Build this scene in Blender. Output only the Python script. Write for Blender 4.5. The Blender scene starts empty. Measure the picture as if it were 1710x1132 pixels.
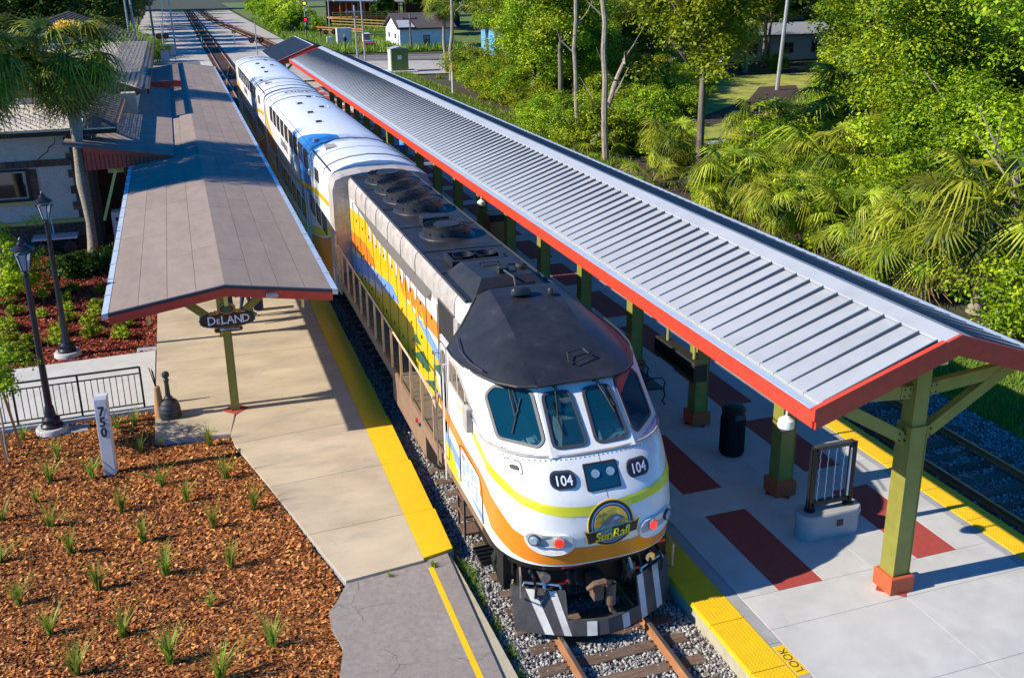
import bpy, math, random
import numpy as np
from mathutils import Vector, Matrix

S = bpy.context.scene
COL = S.collection
rnd = random.Random(7)
RNG = np.random.default_rng(11)

# ------------------------------------------------------------ camera, sky, sun, exposure
CAM = (-5.61, 0.0, 10.33)
YAW, PITCH, ROLL = 0.3319193, 0.3201255, -0.00788808
FPX, CX, CY = 1651.38, 878.19, 501.88
def cam_axes():
    cyw, sy = math.cos(YAW), math.sin(YAW); cp, sp = math.cos(PITCH), math.sin(PITCH)
    f = Vector((sy*cp, cyw*cp, -sp)); r = Vector((cyw, -sy, 0)); u = r.cross(f)
    c, s = math.cos(ROLL), math.sin(ROLL)
    return c*r + s*u, -s*r + c*u, f
cr, cu, cf = cam_axes()
cam = bpy.data.cameras.new("camera"); camo = bpy.data.objects.new("camera", cam); COL.objects.link(camo)
m = Matrix.Identity(4)
for i in range(3):
    m[i][0] = cr[i]; m[i][1] = cu[i]; m[i][2] = -cf[i]; m[i][3] = CAM[i]
camo.matrix_world = m
cam.sensor_fit = 'HORIZONTAL'; cam.sensor_width = 36
cam.lens = FPX/1710*36; cam.shift_x = (855-CX)/1710; cam.shift_y = (CY-566)/1710
cam.clip_start = 0.1; cam.clip_end = 3000
S.camera = camo

W = bpy.data.worlds.new("World"); S.world = W; W.use_nodes = True
nt = W.node_tree; nt.nodes.clear()
sky = nt.nodes.new('ShaderNodeTexSky'); sky.sky_type = 'NISHITA'; sky.sun_disc = False
sky.sun_elevation = math.radians(33.5); sky.sun_rotation = math.radians(-90)
sky.air_density = 1.0; sky.dust_density = 0.0; sky.altitude = 2500; sky.ozone_density = 10.0
bg = nt.nodes.new('ShaderNodeBackground'); bg.inputs[1].default_value = 0.15
out = nt.nodes.new('ShaderNodeOutputWorld')
hsv = nt.nodes.new('ShaderNodeHueSaturation'); hsv.inputs['Saturation'].default_value = 2.5
nt.links.new(sky.outputs[0], hsv.inputs['Color']); nt.links.new(hsv.outputs[0], bg.inputs[0]); nt.links.new(bg.outputs[0], out.inputs[0])

sl = bpy.data.lights.new("sun", 'SUN'); sl.energy = 5.0; sl.angle = math.radians(0.5); sl.color = (1.0, 0.91, 0.75)
so = bpy.data.objects.new("sun", sl); COL.objects.link(so); so.location = (-60, 20, 50)
E_ = math.radians(33.5)
so.rotation_euler = Vector((math.cos(E_), -0.035, -math.sin(E_))).to_track_quat('-Z', 'Y').to_euler()
S.view_settings.view_transform = 'Standard'; S.view_settings.look = 'None'
S.view_settings.exposure = 0.55; S.view_settings.gamma = 1.0; S.view_settings.use_curve_mapping = False

# ------------------------------------------------------------ helpers
def cam_pix(x, y, z):
    v = Vector((x, y, z)) - Vector(CAM); d = v.dot(cf)
    return CX + FPX*v.dot(cr)/d, CY - FPX*v.dot(cu)/d
def at(px, py, x=None, y=None, z=None):
    """point of the place seen along a line of sight, on the plane x, y or z = const"""
    d = cr*((px-CX)/FPX) - cu*((py-CY)/FPX) + cf
    t = (z-CAM[2])/d[2] if z is not None else ((x-CAM[0])/d[0] if x is not None else (y-CAM[1])/d[1])
    return Vector(CAM) + d*t

WOFF = {}
class MB:
    """collects shapes; build() links them as ONE mesh object"""
    def __init__(s): s.v = []; s.f = []; s.m = []; s.mi = 0
    def add(s, vs, fs, mi=None):
        b = len(s.v); s.v.extend([tuple(v) for v in vs]); s.f.extend([tuple(b+i for i in f) for f in fs])
        s.m.extend([s.mi if mi is None else mi]*len(fs)); return s
    def box(s, x0, x1, y0, y1, z0, z1, M=None):
        vs = [Vector(p) for p in ((x0,y0,z0),(x1,y0,z0),(x1,y1,z0),(x0,y1,z0),(x0,y0,z1),(x1,y0,z1),(x1,y1,z1),(x0,y1,z1))]
        if M is not None: vs = [M @ v for v in vs]
        return s.add(vs, [(0,3,2,1),(4,5,6,7),(0,1,5,4),(1,2,6,5),(2,3,7,6),(3,0,4,7)])
    def cbox(s, x0, x1, y0, y1, z0, z1, b=0.01):
        """box with chamfered top edges and corners"""
        L = [(x0,y0,z0),(x1,y0,z0),(x1,y1,z0),(x0,y1,z0),(x0,y0,z1-b),(x1,y0,z1-b),(x1,y1,z1-b),(x0,y1,z1-b),
             (x0+b,y0+b,z1),(x1-b,y0+b,z1),(x1-b,y1-b,z1),(x0+b,y1-b,z1)]
        return s.add(L, [(0,3,2,1),(0,1,5,4),(1,2,6,5),(2,3,7,6),(3,0,4,7),(4,5,9,8),(5,6,10,9),(6,7,11,10),(7,4,8,11),(8,9,10,11)])
    def beam(s, p0, p1, w, h, up=(0,0,1)):
        p0 = Vector(p0); p1 = Vector(p1); d = (p1-p0).normalized(); u = Vector(up)
        if abs(d.dot(u)) > .98: u = Vector((0,1,0))
        a = d.cross(u).normalized()*w/2; c = a.cross(d).normalized()*h/2
        vs = [p0-a-c, p0+a-c, p0+a+c, p0-a+c, p1-a-c, p1+a-c, p1+a+c, p1-a+c]
        return s.add(vs, [(0,3,2,1),(4,5,6,7),(0,1,5,4),(1,2,6,5),(2,3,7,6),(3,0,4,7)])
    def cyl(s, p0, p1, r0, r1=None, n=10, cap=True):
        r1 = r0 if r1 is None else r1
        p0 = Vector(p0); p1 = Vector(p1); d = (p1-p0).normalized()
        u = Vector((0,0,1)) if abs(d.z) < .95 else Vector((1,0,0))
        a = d.cross(u).normalized(); c = a.cross(d)
        vs = []
        for p, r in ((p0,r0),(p1,r1)):
            for i in range(n):
                t = 2*math.pi*i/n; vs.append(p + a*(r*math.cos(t)) + c*(r*math.sin(t)))
        fs = [(i, (i+1) % n, n+(i+1) % n, n+i) for i in range(n)]
        if cap: fs += [tuple(range(n))[::-1], tuple(range(n, 2*n))]
        return s.add(vs, fs)
    def tube(s, pts, r, n=6, r1=None):
        pts = [Vector(p) for p in pts]; N = len(pts); vs = []; fs = []
        for k, p in enumerate(pts):
            d = (pts[min(k+1,N-1)]-pts[max(k-1,0)]).normalized()
            u = Vector((0,0,1)) if abs(d.z) < .95 else Vector((1,0,0))
            a = d.cross(u).normalized(); c = a.cross(d)
            rr = r if r1 is None else r + (r1-r)*k/(N-1)
            if isinstance(r, (list, tuple)): rr = r[k]
            for i in range(n):
                t = 2*math.pi*i/n; vs.append(p + a*(rr*math.cos(t)) + c*(rr*math.sin(t)))
        for k in range(N-1):
            for i in range(n):
                fs.append((k*n+i, k*n+(i+1) % n, (k+1)*n+(i+1) % n, (k+1)*n+i))
        fs += [tuple(range(n))[::-1], tuple(range((N-1)*n, N*n))]
        return s.add(vs, fs)
    def lathe(s, prof, c=(0,0,0), n=16, sx=1, sy=1):
        vs = []; N = len(prof)
        for r, z in prof:
            for i in range(n):
                t = 2*math.pi*i/n; vs.append((c[0]+r*sx*math.cos(t), c[1]+r*sy*math.sin(t), c[2]+z))
        fs = [(k*n+i, k*n+(i+1) % n, (k+1)*n+(i+1) % n, (k+1)*n+i) for k in range(N-1) for i in range(n)]
        fs += [tuple(range(n))[::-1], tuple(range((N-1)*n, N*n))]
        return s.add(vs, fs)
    def prism(s, pts, ext):
        """polygon (3D points) extruded by the vector ext"""
        n = len(pts); e = Vector(ext); P = [Vector(p) for p in pts]
        nn = Vector((0,0,0))
        for i in range(n): nn += P[i].cross(P[(i+1) % n])
        if nn.dot(e) > 0: P = P[::-1]
        return s.add(P+[p+e for p in P], [tuple(range(n)), tuple(range(2*n-1, n-1, -1))] + [(i+1 if i+1 < n else 0, i, n+i, n+(i+1 if i+1 < n else 0)) for i in range(n)])
    def ring(s, outer, inner, ext):
        n = len(outer); e = Vector(ext)
        O = [Vector(p) for p in outer]; I = [Vector(p) for p in inner]
        vs = O + I + [p+e for p in O] + [p+e for p in I]; fs = []
        for i in range(n):
            j = (i+1) % n
            fs += [(2*n+i, 2*n+j, 3*n+j, 3*n+i), (i, j, 2*n+j, 2*n+i), (n+j, n+i, 3*n+i, 3*n+j), (j, i, n+i, n+j)]
        return s.add(vs, fs)
    def grid(s, P, mi=None):
        """rows of points"""
        R, C_ = len(P), len(P[0])
        return s.add([p for row in P for p in row], [(r*C_+c, r*C_+c+1, (r+1)*C_+c+1, (r+1)*C_+c) for r in range(R-1) for c in range(C_-1)], mi)
    def build(s, name, mats, parent=None, smooth=False, loc=None, label=None, cat=None, group=None, kind=None, bevel=0, raw=False):
        me = bpy.data.meshes.new(name)
        if not isinstance(mats, (list, tuple)): mats = [mats]
        for mm in mats: me.materials.append(mm)
        off = Vector((0,0,0))
        if parent is not None and not raw and parent.name in WOFF: off = Vector(WOFF[parent.name])
        elif parent is None and loc is not None: off = Vector(loc)
        a = np.array(s.v, dtype=np.float32).reshape(-1,3) - np.array(off, dtype=np.float32)
        me.from_pydata(a.tolist(), [], s.f)
        if len(mats) > 1: me.polygons.foreach_set('material_index', s.m)
        if smooth:
            me.polygons.foreach_set('use_smooth', [True]*len(me.polygons))
            try: me.set_sharp_from_angle(angle=math.radians(smooth if smooth is not True else 35))
            except Exception: pass
        me.update()
        o = bpy.data.objects.new(name, me); COL.objects.link(o)
        if parent is not None:
            o.parent = parent
        elif loc is not None: o.location = loc
        if bevel:
            b = o.modifiers.new('bevel', 'BEVEL'); b.width = bevel; b.segments = 2; b.limit_method = 'ANGLE'
        tag(o, label, cat, group, kind)
        return o
def tag(o, label=None, cat=None, group=None, kind=None):
    if label: o['label'] = label
    if cat: o['category'] = cat
    if group: o['group'] = group
    if kind: o['kind'] = kind
    return o
def thing(name, loc, label, cat, group=None, rz=0, world=True):
    """Empty at the base of a thing; world=True: its parts are written in world coordinates"""
    o = bpy.data.objects.new(name, None); COL.objects.link(o); o.location = loc; o.rotation_euler[2] = rz
    o.empty_display_size = .2
    if world: WOFF[o.name] = tuple(loc)
    return tag(o, label, cat, group)
def child_of(o, sub):
    """make the sub-part mesh (in the same local frame) a child of part o"""
    sub.parent = o; return sub
def part(mb, name, mats, root, **k): return mb.build(name, mats, root, **k)
def sub(mb, name, mats, prt, root, **k):
    o = mb.build(name, mats, root, **k); o.parent = prt; return o
def copy_tree(o, parent=None):
    c = o.copy(); COL.objects.link(c)
    if parent is not None: c.parent = parent
    for ch in o.children: copy_tree(ch, c)
    return c
def inst(root_mesh, name, parent, loc, rz=0, rot=None, scale=None):
    o = bpy.data.objects.new(name, root_mesh); COL.objects.link(o); o.parent = parent; o.location = loc
    o.rotation_euler = rot if rot else (0,0,rz)
    if scale: o.scale = scale if isinstance(scale, (tuple, list)) else (scale,)*3
    return o

# ------------------------------------------------------------ materials
def node_mat(name):
    mt = bpy.data.materials.new(name); mt.use_nodes = True
    return mt, mt.node_tree.nodes, mt.node_tree.links, mt.node_tree.nodes['Principled BSDF']
def mat(name, col, rough=.6, metal=0, var=.12, scale=3.0, bump=.0, bscale=40, grime=0, gcol=(.08,.06,.045), gscale=1.2, stretch=(1,1,1), spec=.5, coat=0, obj_rand=0, glo=.5, ghi=.75, cracks=0, spots=0, wave=0):
    mt, N, L, P = node_mat(name)
    P.inputs['Roughness'].default_value = rough; P.inputs['Metallic'].default_value = metal
    P.inputs['Specular IOR Level'].default_value = spec
    if coat: P.inputs['Coat Weight'].default_value = coat; P.inputs['Coat Roughness'].default_value = .08
    tc = N.new('ShaderNodeTexCoord'); mp = N.new('ShaderNodeMapping'); mp.inputs['Scale'].default_value = stretch
    geo = N.new('ShaderNodeNewGeometry')
    L.new(geo.outputs['Position'], mp.inputs[0])
    n1 = N.new('ShaderNodeTexNoise'); n1.inputs['Scale'].default_value = scale; n1.inputs['Detail'].default_value = 6; n1.inputs['Roughness'].default_value = .62
    L.new(mp.outputs[0], n1.inputs['Vector'])
    r = N.new('ShaderNodeValToRGB'); c = Vector(col)
    r.color_ramp.elements[0].position = .28; r.color_ramp.elements[1].position = .72
    r.color_ramp.elements[0].color = (*(c*(1-var)), 1); r.color_ramp.elements[1].color = (*[min(x*(1+var), 1) for x in c], 1)
    L.new(n1.outputs[0], r.inputs[0]); last = r.outputs[0]
    if grime:
        n2 = N.new('ShaderNodeTexNoise'); n2.inputs['Scale'].default_value = gscale; n2.inputs['Detail'].default_value = 9; n2.inputs['Roughness'].default_value = .7
        L.new(mp.outputs[0], n2.inputs['Vector'])
        r2 = N.new('ShaderNodeMapRange'); r2.inputs[1].default_value = glo; r2.inputs[2].default_value = ghi; r2.inputs[3].default_value = 0; r2.inputs[4].default_value = grime
        L.new(n2.outputs[0], r2.inputs[0])
        mx = N.new('ShaderNodeMix'); mx.data_type = 'RGBA'; L.new(r2.outputs[0], mx.inputs[0]); L.new(last, mx.inputs[6]); mx.inputs[7].default_value = (*gcol, 1)
        last = mx.outputs[2]
    if cracks or spots:
        for kind_, amt, sc_, wd in (('c',cracks,.55,.006),('s',spots,2.6,.028)):
            if not amt: continue
            ns = N.new('ShaderNodeTexNoise'); ns.inputs['Scale'].default_value = 2.2; ns.inputs['Detail'].default_value = 6; L.new(geo.outputs['Position'], ns.inputs['Vector'])
            mxv = N.new('ShaderNodeVectorMath'); mxv.operation = 'MULTIPLY_ADD'; L.new(ns.outputs['Color'], mxv.inputs[0]); mxv.inputs[1].default_value = (.5,.5,0) if kind_ == 'c' else (.2,.2,0); L.new(geo.outputs['Position'], mxv.inputs[2])
            vo = N.new('ShaderNodeTexVoronoi'); vo.voronoi_dimensions = '2D'; vo.feature = 'DISTANCE_TO_EDGE' if kind_ == 'c' else 'F1'; vo.inputs['Scale'].default_value = sc_; L.new(mxv.outputs[0], vo.inputs['Vector'])
            mr_ = N.new('ShaderNodeMapRange'); mr_.inputs[1].default_value = 0; mr_.inputs[2].default_value = wd; mr_.inputs[3].default_value = amt; mr_.inputs[4].default_value = 0; L.new(vo.outputs['Distance'], mr_.inputs[0])
            fac = mr_.outputs[0]
            if kind_ == 'c':   # cracks come and go
                nb = N.new('ShaderNodeTexNoise'); nb.inputs['Scale'].default_value = .8; L.new(geo.outputs['Position'], nb.inputs['Vector']); mb_ = N.new('ShaderNodeMapRange'); mb_.inputs[1].default_value = .48; mb_.inputs[2].default_value = .58; L.new(nb.outputs[0], mb_.inputs[0])
                mu = N.new('ShaderNodeMath'); mu.operation = 'MULTIPLY'; L.new(fac, mu.inputs[0]); L.new(mb_.outputs[0], mu.inputs[1]); fac = mu.outputs[0]
            mc = N.new('ShaderNodeMix'); mc.data_type = 'RGBA'; L.new(fac, mc.inputs[0]); L.new(last, mc.inputs[6]); mc.inputs[7].default_value = (.035,.03,.028,1); last = mc.outputs[2]
    if obj_rand:
        oi = N.new('ShaderNodeObjectInfo'); hs = N.new('ShaderNodeHueSaturation')
        mr = N.new('ShaderNodeMapRange'); mr.inputs[3].default_value = 1-obj_rand; mr.inputs[4].default_value = 1+obj_rand
        L.new(oi.outputs['Random'], mr.inputs[0]); L.new(mr.outputs[0], hs.inputs['Value']); L.new(last, hs.inputs['Color']); last = hs.outputs[0]
    L.new(last, P.inputs['Base Color'])
    if bump:
        n3 = N.new('ShaderNodeTexNoise'); n3.inputs['Scale'].default_value = bscale; n3.inputs['Detail'].default_value = 5
        L.new(mp.outputs[0], n3.inputs['Vector'])
        b = N.new('ShaderNodeBump'); b.inputs['Strength'].default_value = bump; b.inputs['Distance'].default_value = .02
        L.new(n3.outputs[0], b.inputs['Height']); L.new(b.outputs[0], P.inputs['Normal'])
    return mt
def leaf_mat(name, cols, trans=.35, rough=.5, scale=.35):
    """foliage: colour varies leaf by leaf (attribute 'tone') and tree by tree"""
    mt, N, L, P = node_mat(name)
    at_ = N.new('ShaderNodeAttribute'); at_.attribute_name = 'tone'
    r = N.new('ShaderNodeValToRGB'); n = len(cols)
    while len(r.color_ramp.elements) < n: r.color_ramp.elements.new(.5)
    for i, c in enumerate(cols):
        r.color_ramp.elements[i].position = i/(n-1); r.color_ramp.elements[i].color = (*c, 1)
    L.new(at_.outputs['Fac'], r.inputs[0])
    oi = N.new('ShaderNodeObjectInfo'); hs = N.new('ShaderNodeHueSaturation')
    mr = N.new('ShaderNodeMapRange'); mr.inputs[3].default_value = .475; mr.inputs[4].default_value = .515
    L.new(oi.outputs['Random'], mr.inputs[0]); L.new(mr.outputs[0], hs.inputs['Hue'])
    mv = N.new('ShaderNodeMath'); mv.operation = 'MULTIPLY_ADD'; mv.inputs[1].default_value = .5; mv.inputs[2].default_value = .75
    L.new(oi.outputs['Random'], mv.inputs[0]); L.new(mv.outputs[0], hs.inputs['Value'])
    L.new(r.outputs[0], hs.inputs['Color']); L.new(hs.outputs[0], P.inputs['Base Color'])
    P.inputs['Roughness'].default_value = rough; P.inputs['Specular IOR Level'].default_value = .3
    tr = N.new('ShaderNodeBsdfTranslucent'); L.new(hs.outputs[0], tr.inputs['Color'])
    ms = N.new('ShaderNodeMixShader'); ms.inputs[0].default_value = trans
    L.new(P.outputs[0], ms.inputs[1]); L.new(tr.outputs[0], ms.inputs[2])
    L.new(ms.outputs[0], N['Material Output'].inputs[0])
    return mt
def emit_mat(name, col, st):
    mt, N, L, P = node_mat(name); P.inputs['Base Color'].default_value = (*col, 1)
    P.inputs['Emission Color'].default_value = (*col, 1); P.inputs['Emission Strength'].default_value = st; P.inputs['Roughness'].default_value = .25
    return mt
def glass_mat(name, col, rough=.05):
    mt, N, L, P = node_mat(name); P.inputs['Base Color'].default_value = (*col, 1); P.inputs['Roughness'].default_value = rough
    P.inputs['Specular IOR Level'].default_value = .9; P.inputs['Coat Weight'].default_value = .6; P.inputs['Coat Roughness'].default_value = .02
    return mt
M_ = {}
def mk(k, *a, **kw): M_[k] = mat(k, *a, **kw)
mk('white_paint', (.76,.75,.72), .28, var=.06, grime=.6, gcol=(.40,.35,.29), gscale=3.4, spots=.25, coat=.3, glo=.56, ghi=.8)
mk('car_white', (.74,.75,.76), .32, var=.05, grime=.3, gcol=(.33,.32,.31), gscale=1.0, stretch=(1,.35,1), glo=.52)
mk('roof_white', (.72,.72,.72), .5, var=.1, scale=1.5, grime=.55, gcol=(.3,.29,.28), gscale=1.6, glo=.5)
mk('black_roof', (.022,.023,.027), .42, var=.35, scale=3, grime=.5, gcol=(.07,.068,.066), gscale=3, bump=.05, glo=.6)
mk('hood_top', (.016,.016,.019), .55, var=.35, scale=2, grime=.6, gcol=(.055,.05,.05), gscale=2.2, bump=.1, bscale=30)
mk('dusty_grey', (.42,.38,.34), .6, var=.15, grime=.7, gcol=(.14,.12,.10), gscale=2.5)
mk('grille', (.13,.115,.10), .7, var=.3, scale=8, stretch=(1,6,.4))
mk('orange', (.80,.24,.01), .32, var=.05, grime=.3, gcol=(.35,.12,.02), gscale=2, coat=.3, glo=.58)
mk('yellow', (.82,.54,.006), .32, var=.04, grime=.25, gcol=(.4,.25,.02), gscale=2, coat=.2, glo=.58)
mk('lime', (.74,.70,.03), .32, var=.04, coat=.3)
mk('livery_blue', (.16,.34,.75), .35, var=.05, grime=.2)
mk('car_blue', (.04,.20,.52), .35, var=.08)
mk('leaf_green', (.03,.12,.06), .4)
mk('black_metal', (.012,.012,.013), .45, var=.3, metal=.2)
mk('rubber', (.02,.02,.02), .6)
mk('gasket', (.055,.055,.06), .5)
mk('rust_metal', (.15,.085,.055), .75, var=.3, scale=9, bump=.2)
mk('tan_rail', (.66,.45,.27), .5, var=.2, scale=6, grime=.4, gcol=(.2,.12,.07))
mk('walkway', (.12,.10,.08), .9, var=.35, scale=6, bump=.4, bscale=60, grime=.5, gcol=(.24,.2,.15), gscale=2)
mk('brown_tank', (.24,.15,.10), .6, var=.2, scale=4, grime=.5, gcol=(.08,.06,.05), gscale=2)
mk('steel', (.5,.5,.5), .3, metal=.9, var=.1)
mk('plow', (.05,.047,.047), .55, var=.25, scale=5, grime=.4, gcol=(.2,.15,.11), gscale=4)
mk('plow_white', (.62,.60,.57), .6, var=.1, grime=.5, gcol=(.25,.2,.16), gscale=5)
mk('red_paint', (.5,.03,.025), .45, var=.15)
mk('signal_red', (.7,.02,.02), .4)
mk('fascia_red', (.58,.055,.025), .5, var=.15, scale=5, grime=.35, gcol=(.35,.06,.04), gscale=3)
mk('fascia_bright', (.72,.09,.02), .5, var=.08, scale=5)
mk('gutter_metal', (.55,.63,.72), .35, var=.08, metal=.2)
mk('roof_metal', (.39,.41,.435), .42, var=.06, scale=1.4, bump=.12, bscale=5, grime=.45, gcol=(.26,.27,.28), gscale=.8, obj_rand=.03, stretch=(1,1,1))
mk('seam_metal', (.07,.10,.13), .4, var=.1)
mk('olive', (.25,.235,.042), .5, var=.12, scale=4, grime=.25, gcol=(.07,.08,.03))
mk('olive_light', (.36,.37,.10), .5, var=.1, scale=4)
mk('cream_paint', (.72,.62,.20), .5, var=.08)
mk('base_orange', (.55,.095,.03), .6, var=.12, scale=6)
mk('paver_red', (.36,.052,.04), .8, var=.15, scale=10, bump=.25, bscale=60, grime=.25, gcol=(.3,.12,.1), gscale=3)
mk('conc_white', (.50,.495,.475), .85, spots=.35, var=.10, scale=1.6, bump=.15, bscale=80, grime=.6, gcol=(.36,.35,.335), gscale=1.1, obj_rand=.04)
mk('conc_tan', (.48,.395,.28), .85, spots=.3, cracks=.25, var=.2, scale=1.0, bump=.15, bscale=70, grime=.8, gcol=(.30,.255,.205), gscale=.8, obj_rand=.05, stretch=(.6,1.2,1))
mk('conc_grey', (.33,.33,.33), .9, var=.12, scale=4, bump=.2, bscale=50, grime=.4, gcol=(.2,.2,.2), gscale=3)
mk('conc_wall', (.42,.38,.27), .9, var=.15, scale=5, bump=.3, bscale=25, grime=.5, gcol=(.22,.2,.15), gscale=3)
mk('asphalt', (.27,.235,.215), .95, cracks=.8, spots=.5, var=.2, scale=12, bump=.5, bscale=120, grime=.5, gcol=(.36,.33,.31), gscale=1.5)
mk('road_asphalt', (.14,.14,.145), .9, var=.2, scale=2)
mk('gravel_lot', (.40,.37,.33), .95, var=.2, scale=1.2, grime=.6, gcol=(.27,.22,.18), gscale=.35)
mk('tactile', (.78,.48,.004), .6, var=.08, scale=4, grime=.3, gcol=(.55,.36,.02), gscale=5)
mk('yellow_line', (.80,.49,.003), .7, var=.07, scale=5, bump=.15, bscale=90, grime=.35, gcol=(.62,.42,.03), gscale=4, glo=.55)
mk('ballast_bed', (.20,.19,.18), .95, var=.3, scale=14, bump=.8, bscale=40)
mk('stone', (.40,.395,.385), .85, var=.45, scale=9, bump=.2)
mk('stone_far', (.36,.35,.33), .9, var=.5, scale=5, bump=1, bscale=12)
mk('tie_wood', (.125,.08,.055), .9, var=.4, scale=8, stretch=(.5,5,2), bump=.7, bscale=18, obj_rand=.25, grime=.5, gcol=(.25,.2,.16), gscale=3)
mk('rail_rust', (.34,.15,.06), .7, var=.25, scale=7, stretch=(1,.3,1))
mk('rail_top', (.32,.28,.25), .3, metal=.8, var=.2)
mk('lawn_ground', (.28,.30,.04), .95, var=.4, scale=.6, grime=.6, gcol=(.42,.34,.12), gscale=.15)
mk('soil', (.05,.03,.02), .95, var=.4, scale=6, bump=.6, bscale=25)
mk('grass_ground', (.10,.15,.025), .95, var=.5, scale=.8, grime=.5, gcol=(.22,.2,.06), gscale=.3)
mk('forest_floor', (.045,.05,.02), .95, var=.5, scale=1.5, grime=.6, gcol=(.09,.065,.04), gscale=.5)
mk('bark', (.17,.14,.11), .95, var=.4, scale=5, stretch=(1,1,.25), bump=.9, bscale=14)
mk('bark_pale', (.33,.28,.22), .95, var=.45, scale=7, stretch=(1,1,.4), bump=.8, bscale=14)
mk('palm_bark', (.30,.26,.21), .95, var=.35, scale=10, stretch=(.6,.6,2.2), bump=1, bscale=16, grime=.5, gcol=(.14,.12,.09))
mk('dead_frond', (.34,.22,.12), .9, var=.35, scale=6)
mk('pole_wood', (.16,.12,.09), .9, var=.3, stretch=(1,1,.2))
mk('pole_metal', (.40,.41,.43), .45, metal=.5)
mk('lamp_dark', (.018,.02,.032), .35, metal=.3, var=.2)
mk('sign_brown', (.045,.018,.010), .5)
mk('sign_green', (.06,.32,.17), .5)
mk('sign_orange', (.72,.30,.03), .5)
mk('lettering', (.8,.79,.76), .5, var=.02)
mk('board_navy', (.012,.02,.045), .35)
mk('emblem_black', (.012,.012,.014), .4)
mk('emblem_blue', (.06,.25,.42), .4)
mk('emblem_sand', (.80,.50,.06), .4)
mk('emblem_teal', (.05,.28,.28), .4)
mk('emblem_grey', (.12,.12,.15), .4)
mk('marker_post', (.55,.55,.57), .6, var=.1, grime=.4, gcol=(.4,.4,.42))
mk('terracotta', (.42,.22,.09), .7)
mk('charcoal', (.035,.037,.04), .45)
mk('stucco', (.62,.56,.49), .95, var=.3, scale=22, bump=1, bscale=30, grime=.5, gcol=(.30,.29,.29), gscale=3)
mk('brick_brown', (.13,.085,.06), .9, var=.35, scale=9, obj_rand=.3)
mk('ledge_yellow', (.60,.45,.14), .8)
mk('dark_wood', (.045,.022,.014), .7)
mk('shingle', (.15,.125,.095), .95, var=.45, scale=3, bump=.4, grime=.5, gcol=(.1,.085,.07), gscale=2, obj_rand=.1)
mk('roll_roof', (.285,.222,.182), .9, var=.12, scale=3, bump=.2, bscale=90, grime=.6, gcol=(.20,.16,.14), gscale=.8, obj_rand=.07, stretch=(1,.4,1))
mk('house_white', (.72,.73,.74), .8, var=.05)
mk('house_blue', (.10,.36,.62), .8, var=.08)
mk('roof_dark', (.075,.06,.06), .9, var=.2)
mk('roof_grey', (.26,.27,.30), .8, var=.15)
mk('deck_wood', (.55,.20,.04), .8, var=.2)
mk('deck_yellow', (.62,.45,.12), .8, var=.15)
mk('util_green', (.14,.22,.06), .6, var=.12)
mk('util_grey', (.50,.50,.49), .6, var=.1)
mk('bronze', (.30,.15,.07), .35, metal=.5)
mk('skin', (.45,.26,.18), .6)
mk('cloth_navy', (.02,.03,.08), .9)
mk('cloth_red', (.4,.05,.03), .9)
mk('cloth_tan', (.45,.33,.18), .9)
mk('desk_grey', (.42,.43,.42), .6)
mk('seat_blue', (.03,.06,.12), .7)
M_['glass_blue'] = glass_mat('glass_blue', (.006,.05,.085))
M_['glass_dark'] = glass_mat('glass_dark', (.012,.014,.016))
M_['glass_brown'] = glass_mat('glass_brown', (.10,.075,.06), .15)
def clear_glass(name, tint, mixv):
    mt, N, L, P = node_mat(name); P.inputs['Base Color'].default_value = (.006,.075,.13,1); P.inputs['Roughness'].default_value = .03; P.inputs['Specular IOR Level'].default_value = .8  # blue reflections are put into the base colour of the glass
    tr = N.new('ShaderNodeBsdfTransparent'); tr.inputs[0].default_value = (*tint,1); ms = N.new('ShaderNodeMixShader'); ms.inputs[0].default_value = mixv
    L.new(tr.outputs[0], ms.inputs[1]); L.new(P.outputs[0], ms.inputs[2]); L.new(ms.outputs[0], N['Material Output'].inputs[0]); return mt
M_['windscreen'] = clear_glass('windscreen', (.60,.82,.90), .5)
M_['lens'] = glass_mat('lens', (.25,.35,.42), .08)
M_['red_lamp'] = emit_mat('red_lamp', (.9,.02,.01), 1.2)
M_['amber_lamp'] = emit_mat('amber_lamp', (1,.35,.02), 2)
M_['blue_lamp'] = emit_mat('blue_lamp', (.02,.12,1), 3)
M_['tree_leaf'] = leaf_mat('tree_leaf', [(.045,.085,.005),(.15,.25,.008),(.32,.43,.012),(.55,.62,.02)])
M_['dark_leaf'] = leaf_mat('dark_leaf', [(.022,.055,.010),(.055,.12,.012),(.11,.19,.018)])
M_['yellow_leaf'] = leaf_mat('yellow_leaf', [(.15,.27,.008),(.32,.45,.012),(.52,.58,.025)])
M_['palm_leaf'] = leaf_mat('palm_leaf', [(.035,.06,.007),(.16,.23,.012),(.38,.46,.025),(.68,.70,.10)], trans=.3)
M_['palm_dark'] = leaf_mat('palm_dark', [(.04,.08,.010),(.14,.21,.015),(.34,.39,.04)], trans=.2)
M_['grass_blade'] = leaf_mat('grass_blade', [(.08,.15,.02),(.18,.30,.03),(.36,.42,.07)])
M_['mulch'] = leaf_mat('mulch', [(.022,.008,.005),(.16,.042,.014),(.44,.13,.040),(.70,.31,.11)], trans=0, rough=.9)

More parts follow.
